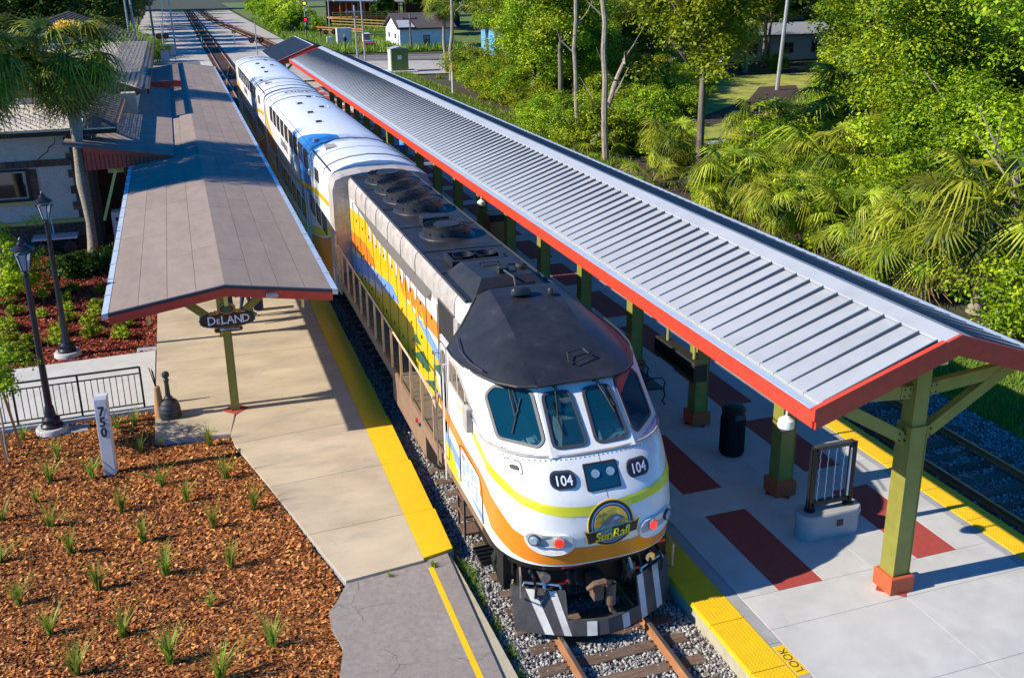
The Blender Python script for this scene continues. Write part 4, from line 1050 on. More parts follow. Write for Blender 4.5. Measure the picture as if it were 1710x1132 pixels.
# headlight pods
for s in (-1,1):
    rr = [(-.35,.02),(-.33,.11),(-.26,.15),(-.1,.125),(.05,.125),(.2,.13),(.30,.08),(.34,-.03),(.31,-.15),(.2,-.22),(0,-.25),(-.16,-.22),(-.29,-.13)]
    rr = [(a*(-s) if s > 0 else a, b) for a, b in rr]
    if s > 0: rr = rr[::-1]
    cx_ = -.87*(-s) if s > 0 else -.87
    rr = round_poly(rr,.06,2)
    pod = part(onnose(MB(),cx_,1.935,rr,.0,.045), 'lamp_pod', M_['white_paint'], lo)
    sub(onnose(MB(),cx_,1.955,[(a*.93,max(b,-.12)*.86) for a, b in rr],.045,.003), 'lamp_recess', M_['desk_grey'], pod, lo)
    pc = surf(s*1.09,1.965,.05); d = (surf(s*1.09,1.965,.2)-pc).normalized()
    hd = sub(MB().cyl(pc-d*.03,pc+d*.025,.095,n=20), 'headlight', M_['gasket'], pod, lo)
    sub(MB().cyl(pc+d*.024,pc+d*.045,.082,.055,n=18), 'headlight_lens', M_['lens'], pod, lo)
    pc = surf(s*.77,1.95,.05); d = (surf(s*.77,1.95,.2)-pc).normalized()
    sub(MB().cyl(pc-d*.03,pc+d*.015,.095,n=20), 'marker_ring', M_['dusty_grey'], pod, lo)
    sub(MB().cyl(pc+d*.01,pc+d*.03,.07,n=20), 'marker_light', M_['red_lamp'], pod, lo)
# class lamp hatch on the left shoulder
hp = part(onnose(MB(),-1.24,2.97,roundrect(.20,.17,.04),.0,.008), 'hatch_plate', M_['gasket'], lo)
sub(onnose(MB(),-1.24,2.97,roundrect(.18,.15,.035),.008,.003), 'hatch_face', M_['white_paint'], hp, lo); sub(onnose(MB(),-1.23,2.965,roundrect(.10,.05,.02),.011,.02), 'handle', M_['rubber'], hp, lo)

# windscreen panes
def window_on(F, pts, r=.08, gw=.05, gm='gasket', pane='windscreen', name='window', th=.022):
    o = round_poly(pts, r); i = inset_poly(o, gw)
    w = part(MB().ring([F(u,v,.001) for u, v in o],[F(u,v,.001) for u, v in i], F(0,0,th)-F(0,0,0)), name, M_[gm], lo)
    sub(MB().add([F(u,v,.008) for u, v in i], [tuple(range(len(i)))]), 'pane', M_[pane], w, lo)
    return w
window_on(Fc, W2, .14); window_on(Fc, W3, .14); window_on(Fl, W1, .10); window_on(Fr, W4, .10)
# cab interior seen through the panes
ci = part(MB().box(-1.44,1.44,13.9,16.7,2.55,2.6), 'cab_floor', M_['walkway'], lo)
for x0, x1 in ((-1.40,-.62),(.45,1.38)):
    dk = sub(MB().prism([(x0,13.45+.25*(abs(x0)>1),2.98),(x0,14.7,3.12),(x0,14.7,2.6),(x0,13.75,2.6)], (x1-x0,0,0)), 'control_desk', M_['desk_grey'], ci, lo)
    sub(MB().box(x0+.12,x1-.12,14.1,14.5,3.08,3.20), 'desk_screen', M_['rubber'], ci, lo)
    for k in range(4): sub(MB().box(x0+.1+k*.16,x0+.2+k*.16,13.75,13.95,3.02,3.06), 'desk_button', M_['lettering'], ci, lo)
for x in (-.85,.9):
    st_ = sub(MB().cbox(x-.28,x+.28,15.1,15.6,2.95,3.1,.04), 'seat', M_['seat_blue'], ci, lo); sub(MB().cbox(x-.27,x+.27,15.55,15.72,3.05,3.85,.04), 'seat_back', M_['seat_blue'], ci, lo)
sub(MB().box(-.2,.25,13.9,14.5,2.6,3.3), 'centre_console', M_['dusty_grey'], ci, lo); sub(MB().box(-.35,.1,14.2,14.3,3.3,3.36), 'clipboard', M_['cream_paint'], ci, lo)
sub(MB().box(-1.4,1.4,16.3,16.35,2.6,4.0), 'rear_cab_wall', M_['dusty_grey'], ci, lo)
# wipers
def wiper(F, u0, v0, u1, v1):
    mb = MB(); mb.cyl(F(u0,v0,.0),F(u0,v0,.06),.03,n=8); mb.tube([F(u0,v0,.05),F((u0+u1)/2,(v0+v1)/2,.07),F(u1,v1,.04)],.012,5)
    mb.tube([F(u0+.04,v0,.05),F(u1+.03,v1+.1,.04)],.008,5)
    w = part(mb, 'wiper', M_['rubber'], lo)
    sub(MB().beam(F(u1-.01,v1+.33,.032),F(u1+.02,v1-.27,.032),.012,.02), 'blade', M_['black_metal'], w, lo)
wiper(Fc,.38,1.22,.27,.62); wiper(Fc,1.08,1.22,1.25,.60)
u_, v_ = uv(Fl,(A1[-1]*.62+B1[-1]*.38)); wiper(Fl,u_,v_-.04,u_+.32,v_-.62)
# side cab windows, door, mirror, number
for s in (-1,1):
    F = lambda u, v, d=0, s=s: Vector((s*(HW+d), u, v))
    L1 = [(16.12,3.30),(16.12,3.80),(15.55,3.80),(14.75,3.43),(14.35,3.22),(14.6,3.20)]
    w = part(MB().prism([F(u,v,.002) for u, v in L1], (s*.015,0,0)), 'cab_side_window', M_['dusty_grey'], lo)
    sub(MB().prism([F(u,v,.017) for u, v in [(16.05,3.36),(16.05,3.74),(15.58,3.74),(15.55,3.34)]], (s*.004,0,0)), 'pane', M_['glass_brown'], w, lo)
    sub(MB().prism([F(u,v,.017) for u, v in [(15.48,3.33),(15.5,3.70),(15.1,3.54),(15.08,3.31)]], (s*.004,0,0)), 'pane', M_['glass_dark'], w, lo)
    sub(MB().prism([F(u,v,.017) for u, v in [(15.0,3.30),(15.0,3.49),(14.5,3.26),(14.6,3.24)]], (s*.004,0,0)), 'pane', M_['glass_brown'], w, lo)
    dr = part(MB().ring([F(u,v,.002) for u, v in roundrect(.5,2.25,.1)][:0] or [F(16.52+a,2.75+b,.002) for a, b in roundrect(.46,2.3,.08)],[F(16.52+a,2.75+b,.002) for a, b in roundrect(.42,2.26,.07)],(s*.008,0,0)), 'cab_door', M_['gasket'], lo)
    sub(MB().prism([F(16.52+a,3.45+b,.003) for a, b in roundrect(.26,.62,.09)], (s*.012,0,0)), 'door_window', M_['glass_brown'], dr, lo)
    mr = part(MB().cbox(s*(HW+.06)-.05,s*(HW+.06)+.05,14.62,14.88,2.98,3.42,.03), 'mirror', M_['dusty_grey'], lo)
    sub(MB().tube([F(14.9,3.4,0),F(14.82,3.46,.08),F(14.75,3.2,.08),F(14.85,2.9,.06),F(14.9,2.88,0)],.012), 'mirror_bracket', M_['gasket'], mr, lo)
    part(lettering('104',.34,lambda u,v,s=s: F(15.0+s*u,2.98+v,.006),.8,.004), 'side_number', M_['charcoal'], lo)
    # white notice panel low on the side
    nt_ = part(MB().prism([F(14.86+a,1.98+b,.004) for a, b in roundrect(1.15,.62,.04)], (s*.006,0,0)), 'notice_panel', M_['lettering'], lo)
    mb = MB(); 
    for i in range(4):
        for j in range(9):
            if rnd.random() < .75: w_ = rnd.uniform(.1,.22); mb.add([F(14.40+i*.26,1.72+j*.058,.0125),F(14.40+i*.26+w_,1.72+j*.058,.0125),F(14.40+i*.26+w_,1.76+j*.058,.0125),F(14.40+i*.26,1.76+j*.058,.0125)],[(0,1,2,3)])
    sub(mb, 'notice_print', M_['livery_blue'], nt_, lo)
    sub(MB().prism([F(15.3,2.1,.0112),F(15.15,2.22,.0112),F(15.25,2.24,.0112),F(15.38,2.2,.0112)],(s*.001,0,0)), 'notice_mark', M_['signal_red'], nt_, lo)
    # black outline and hand holds
    part(MB().tube([F(15.5,1.6,.01),F(15.5,2.32,.01),F(15.3,2.38,.01),F(14.3,2.30,.01),F(14.15,2.15,.01),F(14.12,1.5,.01)],.009,5), 'panel_edge', M_['rubber'], lo)
    for y_ in (16.2,16.82):
        part(MB().tube([F(y_,3.6,.0),F(y_,3.62,.09),F(y_,3.4,.10),F(y_,1.3,.10),F(y_,1.25,.03)],.016,6), 'hand_rail', M_['white_paint'] if y_ < 16.5 else M_['steel'], lo)
# black roof cap
def roof_line(t):
    y = 13.86+t*(16.62-13.86)
    zc = 3.99+(4.80-3.99)*(1-(1-t)**1.45)
    return y, zc
rimy = [(.66,13.84,4.02),(.95,13.98,4.0),(1.2,14.25,4.0),(1.40,14.7,4.0),(1.53,15.2,4.0),(1.58,15.7,4.0),(1.58,16.0,4.02),(1.30,16.22,4.25),(1.05,16.42,4.5),(.86,16.62,4.70)]
mb = MB(); n_ = len(rimy); rows = []
for i, (rx_, ry, rz_) in enumerate(rimy):
    t = i/(n_-1); y, zc = roof_line(t); cxr = .66-.06*t
    row = []
    for s in (-1,):
        pass
    mid = lambda s: [Vector((s*rx_,ry,rz_)), Vector((s*(rx_*.66+cxr*.34),ry*.66+y*.34,rz_*.66+zc*.34+.05*math.sin(math.pi*min(1,t*1.2)))), Vector((s*(rx_*.33+cxr*.67),ry*.33+y*.67,rz_*.33+zc*.67+.045*math.sin(math.pi*min(1,t*1.2)))), Vector((s*cxr,y,zc))]
    L_ = mid(-1); R_ = mid(1)[::-1]
    lip = [Vector((-rx_*1.0,ry,rz_-.05))]; lipr = [Vector((rx_*1.0,ry,rz_-.05))]
    rows.append(lip+L_+[Vector((0,y,zc+.012))]+R_+lipr)
mb.grid(rows)
mb.add([rows[0][k]+Vector((0,0,-.0)) for k in range(len(rows[0]))]+[], [tuple(range(len(rows[0])))[::-1]])
mb.add(rows[-1], [tuple(range(len(rows[-1])))])
cap = part(mb, 'roof_cap', M_['black_roof'], lo, smooth=16)
mb = MB(); mb.tube([Vector((-r[0]-.005,r[1]-.01,r[2]-.02)) for r in rimy[::-1]]+[Vector((r[0]+.005,r[1]-.01,r[2]-.02)) for r in rimy],.028,6)
sub(mb, 'roof_rim', M_['rubber'], cap, lo)
for s in (-1,1):
    sub(MB().tube([(s*1.36,14.55,4.09),(s*1.47,14.95,4.11),(s*1.50,15.45,4.14),(s*1.42,15.95,4.22)],.014,5), 'rain_strip', M_['gasket'], cap, lo)
sub(MB().tube([(.02,14.18,4.19),(.06,14.36,4.29),(.36,14.42,4.31),(.42,14.3,4.26),(.5,14.28,4.24),(.1,14.15,4.19),(.02,14.18,4.19)],.012,5), 'lift_ring', M_['rubber'], cap, lo)
sub(MB().lathe([(.2,0),(.2,.06),(.17,.11),(.08,.14),(.01,.14)], (-.12,16.2,4.79), 18, 1.0,.55), 'antenna_dome', M_['black_roof'], cap, lo, smooth=True)
sub(MB().lathe([(.07,0),(.07,.05),(.05,.09),(.01,.1)], (.42,16.1,4.78), 10), 'antenna_dome', M_['black_roof'], cap, lo, smooth=True)

# hood behind the cab
HY0, HY1 = 16.55, 29.75
HX = 1.03
mb = MB()
prof = [(-HX,1.5),(-HX,4.24),(-1.0,4.40),(-.93,4.47),(.93,4.47),(1.0,4.40),(HX,4.24),(HX,1.5)]
mb.prism([(x,HY0,z) for x, z in prof], (0,HY1-HY0,0))
hood = part(mb, 'hood', M_['white_paint'], lo)
for s in (-1,1):
    mb = MB(); L_ = [(-HX-.012,3.92),(-HX-.012,4.25),(-1.008,4.41),(-.935,4.482)]
    if s < 0:
        mb.grid([[(x,y,z+(rnd.uniform(-.006,.006) if 0 < k < 13 else 0)) for k, y in enumerate(np.linspace(17.5,HY1,14))] for x, z in L_][::-1])
    else: mb.grid([[(-x,y,z) for y in np.linspace(17.6,HY1,14)] for x, z in L_])
    sh = sub(mb, 'hood_shoulder', M_['dusty_grey'], hood, lo, smooth=40)
    for y in np.linspace(20.8,28.4,6): sub(MB().tube([(s*(abs(x)+.003),y,z+.004) for x, z in L_],.012,4), 'shoulder_joint', M_['gasket'], hood, lo)
    # overhanging deflector flap and dark louvre
    sub(MB().prism([(s*(HX+.013),19.3,3.98),(s*(HX+.10),19.5,3.78),(s*(HX+.09),25,3.74),(s*(HX+.013),28.8,3.90)], (0,0,.02)), 'deflector', M_['grille'], hood, lo)
    gr = sub(MB().box(*sorted((s*HX,s*(HX+.03))),17.5,18.75,3.05,4.05), 'side_grille', M_['grille'], hood, lo)
    sub(MB().box(*sorted((s*HX,s*(HX+.05))),17.15,17.45,2.9,4.02), 'filter_box', M_['dusty_grey'], hood, lo)
    mbg = MB()
    for k in range(16): mbg.box(*sorted((s*(HX+.03),s*(HX+.04))),17.52+k*.077,17.55+k*.077,3.07,4.03)
    sub(mbg, 'grille_bars', M_['gasket'], hood, lo)
top = MB(); top.box(-.95,.95,HY0+.4,HY1,4.465,4.49)
topo = sub(top, 'roof_deck', M_['hood_top'], hood, lo)
for y in (18.9,20.6,22.9,25.0,27.6): sub(MB().box(-.95,.95,y-.015,y+.015,4.49,4.505), 'deck_joint', M_['black_metal'], hood, lo)
for s in (-1,1): sub(MB().box(s*.955-.015,s*.955+.015,HY0+.4,HY1,4.47,4.52), 'deck_rail', M_['gasket'], hood, lo)
# livery on the hood sides (left side as seen; the right side mirrors it)
def side_poly(name, L, m_, off, X=HX, root=lo, par=None, sides=(-1,1), ymap=None):
    for s in sides:
        pts = [(s*(X+off), (ymap(y,s) if ymap else y), z) for y, z in L]
        mb = MB(); mb.add(pts, [tuple(range(len(pts)))]); 
        o = part(mb, name, M_[m_], root)
        if par: o.parent = par
side_poly('orange_band', [(29.7,2.35),(29.7,2.85),(25.55,3.21),(23.49,3.55),(22.05,3.50),(21.25,3.48),(18.61,3.40),(17.2,3.2),(17.2,2.75),(18.81,3.05),(20.1,3.01),(21.6,3.07),(25.5,2.70),(27.47,2.48)], 'orange', .004, par=hood)
side_poly('yellow_band', [(29.7,2.85),(29.7,3.55),(26.96,3.77),(23.71,3.86),(22.83,3.79),(22.67,3.22),(22.16,2.96),(21.35,2.96),(20.61,2.90),(19.55,2.84),(19.02,2.69),(17.3,2.55),(17.2,1.55),(19.07,1.55),(21.52,1.9),(22.88,1.95),(24.5,2.05),(25.6,2.41),(26.01,2.87),(27.08,3.07)], 'yellow', .007, par=hood)
side_poly('blue_band', [(29.7,1.75),(29.7,2.12),(28.96,2.2),(27.48,2.46),(25.54,2.64),(23.65,2.87),(22.73,2.65),(23.75,2.47),(26.16,2.25),(27.59,2.0),(28.95,1.75)], 'livery_blue', .010, par=hood)
side_poly('blue_band', [(21.11,2.89),(20.1,3.01),(19.06,2.82),(17.3,2.6),(17.3,2.4),(19.15,2.58),(20.38,2.79)], 'livery_blue', .010, par=hood)
side_poly('lower_yellow', [(29.6,1.52),(28.4,1.75),(25.5,2.1),(22.9,2.3),(21.5,2.1),(19.2,1.52)], 'yellow', .0055, par=hood)
for (L) in ([(21.52,2.12),(21.08,2.45),(20.5,2.36)],[(21.44,1.83),(20.34,2.29),(19.68,2.06),(20.03,1.90)],[(19.4,2.3),(18.6,2.62),(18.0,2.2),(18.7,2.0)],[(20.3,1.6),(19.5,1.9),(18.7,1.75)]):
    side_poly('green_leaf', L, 'leaf_green', .013, par=hood)
for k in range(13):   # blades: the sunburst fronds rising over white and orange
    y_ = 27.6-k*.62; z_ = 3.0 if k < 9 else 2.9
    dy = .95-.12*k; hgt = .80 if k < 9 else .55
    side_poly('sun_ray', [(y_+.13,z_),(y_-.12,z_),(y_-dy*.55,min(3.84,z_+hgt))], 'yellow', .0125, par=hood)
for k in range(9):
    y_ = 26.6-k*.68
    side_poly('sun_gap', [(y_,3.72),(y_-.18,3.30),(y_-.32,3.34),(y_-.42,3.70)], 'white_paint', .0155, par=hood)
mb = MB()
for s in (-1,1):
    for y in np.arange(18.9,29.6,1.02): mb.box(*sorted((s*(HX+.001),s*(HX+.017))),y-.006,y+.006,1.6,3.85)
    for y in np.arange(19.4,29.4,1.02):
        for z in (1.9,2.6,3.4): mb.box(*sorted((s*(HX+.01),s*(HX+.03))),y-.02,y+.02,z-.04,z+.04)
sub(mb, 'door_seams', M_['gasket'], hood, lo)
# rooftop fans
def fan(y, r, h, plate, bars):
    f = part(MB().lathe([(r+.10,0),(r+.08,.03),(r,.06),(r,h),(r-.03,h),(r-.03,.04)], (0,y,4.49), 32), 'fan', M_['black_roof'], lo, smooth=40)
    sub(MB().lathe([(r-.03,.02),(.01,.02)], (0,y,4.49), 24), 'fan_well', M_['black_metal'], f, lo)
    g = MB(); nr = 7
    for k in range(1,nr+1):
        rr_ = (r-.01)*k/nr; pts = [(rr_*math.cos(2*math.pi*i/32), y+rr_*math.sin(2*math.pi*i/32), 4.49+h+.012) for i in range(33)]
        g.tube(pts,.007,4)
    for k in range(bars):
        a = math.pi*k/bars; g.beam((-(r-.01)*math.cos(a),y-(r-.01)*math.sin(a),4.49+h+.008),((r-.01)*math.cos(a),y+(r-.01)*math.sin(a),4.49+h+.008),.012,.012)
    sub(g, 'fan_grille', M_['black_metal'], f, lo)
    if plate: sub(MB().cyl((0,y,4.49+h+.015),(0,y,4.49+h+.04),r*.55,n=28), 'fan_plate', M_['hood_top'], f, lo)
    else: 
        bl = MB()
        for k in range(8):
            a = 2*math.pi*k/8; bl.beam((.08*math.cos(a),y+.08*math.sin(a),4.49+h*.5),((r-.06)*math.cos(a),y+(r-.06)*math.sin(a),4.49+h*.45),.14,.015,(0.3,0,1))
        sub(bl, 'fan_blades', M_['gasket'], f, lo)
    for k in range(4):
        a = -2.6+k*.55; sub(MB().box(-.025,.025,-.012,.012,-.03,.03, Matrix.Translation((r*math.cos(a)*1.005,y+r*math.sin(a)*1.005,4.49+h*.5)) @ Matrix.Rotation(a-math.pi/2,4,'Z')), 'fan_clip', M_['black_metal'], f, lo)
for y, pl_ in ((28.75,True),(27.3,False),(26.05,False),(24.7,False)): fan(y,.60,.24,pl_,8)
fan(21.95,.56,.24,True,10)
part(MB().cbox(-.36,.30,22.85,23.25,4.50,4.72,.02), 'vent_box', M_['hood_top'], lo)
part(MB().tube([(-.15,29.45,4.5),(-.1,29.45,4.62),(.02,29.45,4.72)],.02), 'antenna', M_['rubber'], lo)
# exhaust stacks and housing
ex = part(MB().ring([(-.62,19.15,4.50),(.55,19.15,4.50),(.55,19.95,4.50),(-.62,19.95,4.50)],[(-.54,19.25,4.5),(.47,19.25,4.5),(.47,19.87,4.5),(-.54,19.87,4.5)],(0,0,.14)), 'exhaust_frame', M_['hood_top'], lo)
for x in (-.27,.22): sub(MB().lathe([(.2,0),(.24,.17),(.215,.17),(.18,.01),(.0,.01)], (x,19.56,4.5), 22), 'exhaust_stack', M_['black_metal'], ex, lo, smooth=40)
hz = part(MB().prism([(-.78,16.9,4.49),(-.62,16.95,4.70),(.40,16.95,4.76),(.60,16.9,4.49)][:4], (0,.001,0)), 'housing_front', M_['hood_top'], lo)
mb = MB()
A = [(-.80,16.95,4.49),(.78,16.95,4.49),(.78,18.95,4.49),(-.80,18.95,4.49)]; B = [(-.52,17.35,4.80),(.52,17.35,4.80),(.55,18.85,4.72),(-.52,18.85,4.72)]
mb.add(A+B, [(4,5,6,7),(0,1,5,4),(1,2,6,5),(2,3,7,6),(3,0,4,7)]); hs = part(mb, 'roof_housing', M_['hood_top'], lo)
mb = MB()
for i in range(7): mb.box(-.2+i*.05,-.165+i*.05,18.25,18.45,4.745,4.765)
mb.box(-.23,.18,18.22,18.24,4.745,4.77); mb.box(-.23,.18,18.46,18.48,4.745,4.77); sub(mb, 'housing_vent', M_['rubber'], hs, lo)
sub(MB().cbox(-.12,.08,17.5,17.72,4.78,4.92,.02), 'junction_box', M_['rubber'], hs, lo)
sub(MB().lathe([(.13,0),(.13,.06),(.09,.10),(.01,.11)], (.42,17.8,4.78), 12), 'vent_cap', M_['hood_top'], hs, lo, smooth=True)
sub(MB().tube([(0,17.6,4.85),(.15,17.75,4.9),(.35,17.9,4.84),(.55,18.3,4.78)],.018), 'roof_cable', M_['rubber'], hs, lo)
sub(MB().tube([(-.02,17.5,4.86),(.05,17.1,4.83),(.0,16.8,4.6),(-.05,16.4,4.8)],.022), 'roof_cable', M_['gasket'], hs, lo)
# rear bulkhead and end
mb = MB(); bp = [(-1.52,1.45),(-1.52,4.1),(-1.42,4.40),(-1.2,4.50),(-.6,4.60),(.6,4.60),(1.2,4.50),(1.42,4.40),(1.52,4.1),(1.52,1.45)]
mb.prism([(x,29.76,z) for x, z in bp], (0,.95,0)); rb = part(mb, 'rear_bulkhead', M_['dusty_grey'], lo)
for z0,z1 in ((3.3,4.2),(1.8,3.2)): sub(MB().ring([(-1.46,29.755,z0),(-1.1,29.755,z0),(-1.1,29.755,z1),(-1.46,29.755,z1)],[(-1.43,29.755,z0+.03),(-1.13,29.755,z0+.03),(-1.13,29.755,z1-.03),(-1.43,29.755,z1-.03)],(0,-.012,0)), 'bulkhead_panel', M_['dusty_grey'], rb, lo)
# walkways, railings, ladders
for s in (-1,1):
    wk = part(MB().box(*sorted((s*1.0,s*1.52)),16.8,29.75,1.42,1.50), 'walkway', M_['walkway'], lo)
    mb = MB()
    for y in np.arange(17.2,29.6,1.25): mb.box(*sorted((s*1.04,s*1.50)),y,y+.02,1.5,1.506)
    sub(mb, 'walkway_joints', M_['black_metal'], wk, lo)
    sub(MB().box(*sorted((s*1.50,s*1.56)),16.8,29.75,1.28,1.53), 'side_sill', M_['brown_tank'], wk, lo)
    rail = part(MB().tube([(s*1.54,29.3,2.30),(s*1.54,29.2,2.48),(s*1.54,28.9,2.50),(s*1.54,18.3,2.50),(s*1.54,17.5,2.44),(s*1.54,17.15,2.32),(s*1.56,16.9,2.75)],.024,6), 'railing', M_['tan_rail'], lo)
    for k, y in enumerate(np.arange(17.4,29.4,1.02)):
        sub(MB().beam((s*1.54,y,1.50),(s*1.54,y,2.49),.055,.022,(0,1,0)), 'railing_post', M_['tan_rail'], rail, lo)
    mb = MB(); mb.box(*sorted((s*1.525,s*1.555)),28.95,29.6,1.5,1.54); mb.box(s*1.54-.03,s*1.54+.03,29.62,29.68,1.0,2.75); mb.box(s*1.54-.03,s*1.54+.03,29.15,29.21,1.0,2.55)
    for z in (1.1,1.35,1.6,1.85,2.1,2.35): mb.box(s*1.54-.02,s*1.54+.02,29.2,29.65,z,z+.03)
    part(mb, 'rear_ladder', M_['tan_rail'], lo)
# underframe, tank, trucks
part(MB().box(-1.25,1.25,13.2,30.6,1.1,1.42), 'underframe', M_['black_metal'], lo)
for s in (-1,1):
    part(MB().box(*sorted((s*1.46,s*1.52)),13.75,16.8,1.28,1.46), 'side_skirt', M_['brown_tank'], lo)
    tk = MB(); tk.prism([(s*.6,18.2,.42),(s*1.28,18.2,.42),(s*1.55,18.2,.75),(s*1.55,18.2,1.25),(s*.6,18.2,1.25)], (0,3.3,0)); tko = part(tk, 'fuel_tank', M_['brown_tank'], lo)
    sub(MB().tube([(s*1.5,18.75,1.2),(s*1.58,18.7,1.32),(s*1.58,18.55,1.36)],.03), 'tank_filler', M_['gasket'], tko, lo)
    sub(MB().cyl((s*1.5,18.9,1.3),(s*1.6,18.9,1.32),.055,n=12), 'filler_cap', M_['signal_red'], tko, lo)
    sp = MB(); 
    for z in (.42,.78,1.12): sp.box(*sorted((s*1.15,s*1.5)),15.55,15.95,z,z+.04)
    sp.box(*sorted((s*1.46,s*1.5)),15.52,15.56,.35,1.3); sp.box(*sorted((s*1.46,s*1.5)),15.94,15.98,.35,1.3); part(sp, 'cab_steps', M_['rust_metal'], lo)
    sp = MB(); sp.box(*sorted((s*1.2,s*1.55)),14.2,14.75,.62,.66)
    for k in range(5): sp.box(*sorted((s*1.2,s*1.56)),14.22+k*.12,14.25+k*.12,.66,.69)
    sp.box(*sorted((s*1.2,s*1.24)),14.2,14.24,.6,1.3); part(sp, 'step_plate', M_['black_metal'], lo)
    for k, y in enumerate((13.6,13.75,13.95,14.05)): part(MB().tube([(s*(1.4-.05*k),y,1.3),(s*1.42,y-.05,.9),(s*1.36,y,.6)],.03), 'air_hose', M_['rubber'], lo)
def truck(yc, root, name='truck'):
    t = MB()
    for s in (-1,1):
        t.box(*sorted((s*1.0,s*1.14)),yc-1.9,yc+1.9,.62,.88); t.box(*sorted((s*.98,s*1.2)),yc-.5,yc+.5,.42,.7)
        for dy in (-1.3,1.3): t.box(*sorted((s*1.02,s*1.22)),yc+dy-.2,yc+dy+.2,.45,.82); t.cyl((s*1.1,yc+dy*.55,.55),(s*1.1,yc+dy*.55,.9),.12,n=10)
    tr = part(t, name, M_['black_metal'], root)
    for s in (-1,1):
        for dy in (-1.3,1.3): sub(MB().cyl((s*.70,yc+dy,.68),(s*.84,yc+dy,.68),.50,n=24), 'wheel', M_['rust_metal'], tr, root)
    return tr
truck(15.4, lo); truck(26.8, lo)
# front end below the nose: skirt, pilot plough with stripes, coupler, hoses
mb = MB(); mb.grid([[surf(u,1.45) + Vector((0,.06,0)) for u in U_ if abs(u) <= 1.9], [surf(u,1.45)+Vector((0,.12,-.14)) for u in U_ if abs(u) <= 1.9]])
part(mb, 'nose_skirt', M_['black_metal'], lo)
part(MB().box(-1.25,1.25,13.0,13.4,.75,1.4), 'buffer_beam', M_['black_metal'], lo)
for s in (-1,1): part(MB().cbox(*sorted((s*1.34,s*1.47)),13.25,13.6,.75,1.40,.02), 'corner_step', M_['black_metal'], lo)
def plough_pt(x, z):   # V shaped blade
    a = abs(x)/1.45; return Vector((x, 12.28+.62*a**1.6+(z-.25)*.30, z))
def top_z(x): a = abs(x); return .98 if a > 1.38 else (.93 if a > .60 else .46)
pb = MB(); th = Vector((0,.05,0))
xs = [-1.40,-1.2,-1.0,-.8,-.62,-.58,-.3,0,.3,.58,.62,.8,1.0,1.2,1.40]
for a, b in zip(xs[:-1], xs[1:]):
    zt = top_z((a+b)/2); zb = .22
    p = [plough_pt(a,zb),plough_pt(b,zb),plough_pt(b,zt),plough_pt(a,zt)]
    pb.add(p+[q+th for q in p], [(0,1,2,3),(7,6,5,4),(3,2,6,7),(1,0,4,5),(0,3,7,4),(2,1,5,6)])
pl = part(pb, 'pilot_plough', M_['plow'], lo)
for xa, xb, dx in ((-.98,-.85,.22),(-.70,-.59,.17),(-.36,-.20,-.05),(.27,.41,.03),(.66,.79,.02),(1.02,1.16,.03)):
    if xa == xb: continue
    zt = top_z((xa+xb)/2-dx*.5)-.01; L_ = []
    n = 5; mb = MB(); rows = [[plough_pt(xx-dx*(z-.22)/.7,z)+Vector((0,-.006,0)) for xx in (xa,xb)] for z in np.linspace(.225,zt,n)]
    mb.grid(rows); sub(mb, 'plough_stripe', M_['plow_white'], pl, lo)
for s in (-1,1):
    L_ = [plough_pt(s*.70,.97),plough_pt(s*.72,1.02),plough_pt(s*1.22,1.02),plough_pt(s*1.24,.96)]
    sub(MB().tube([q+Vector((0,-.05,.02)) for q in L_],.022,6), 'grab_iron', M_['steel'], pl, lo)
cp = MB(); cp.box(-.13,.13,12.6,13.2,.78,.95); cp.box(-.20,-.04,12.44,12.64,.76,1.02); 
cpo = part(cp, 'coupler', M_['rust_metal'], lo)
sub(MB().cyl((.09,12.46,.66),(.09,12.46,1.04),.085,n=14), 'coupler_knuckle', M_['rust_metal'], cpo, lo)
sub(MB().tube([(-.28,12.5,.98),(-.22,12.4,1.12),(-.05,12.38,1.14),(.06,12.45,1.05)],.05), 'coupler_jaw', M_['rust_metal'], cpo, lo)
sub(MB().box(.5,.66,12.75,12.9,.85,1.12), 'coupler_shim', M_['rust_metal'], cpo, lo)
sub(MB().tube([(.1,12.5,.6),(.12,12.48,.5),(.18,12.46,.45)],.04), 'chain', M_['rust_metal'], cpo, lo)
for x, z, m__ in ((-1.12,1.22,'rubber'),(-.98,1.2,'steel'),(-.86,1.16,'rubber'),(-.55,1.2,'rubber'),(-.42,1.15,'black_metal'),(.45,1.2,'rubber'),(.55,1.22,'steel'),(.72,1.25,'rubber'),(.9,1.25,'rubber'),(1.1,1.25,'rubber')):
    part(MB().tube([(x,12.95,z),(x,12.78,z-.02),(x+.03,12.72,z-.18),(x+.05,12.8,z-.42)],.03,7), 'brake_hose', M_[m__], lo)
for x in (-.92,.92): part(MB().cyl((x,12.74,1.16),(x,12.84,1.16),.085,n=16), 'cable_socket', M_['steel'], lo)
for x in (-.72,-.6,.62,.74): part(MB().box(x-.06,x+.06,12.74,12.78,.98,1.03), 'valve_handle', M_['signal_red'], lo)
for x in (-.55,1.02): part(MB().box(x-.16,x+.16,surf(x,1.43).y+.02,surf(x,1.43).y+.05,1.40,1.45), 'warning_label', M_['signal_red'], lo)
for s in (-1,1): part(MB().tube([(s*1.30,12.9,1.35),(s*1.34,12.75,1.3),(s*1.34,12.75,.9),(s*1.30,12.9,.8)],.02), 'corner_grab_iron', M_['steel'], lo)

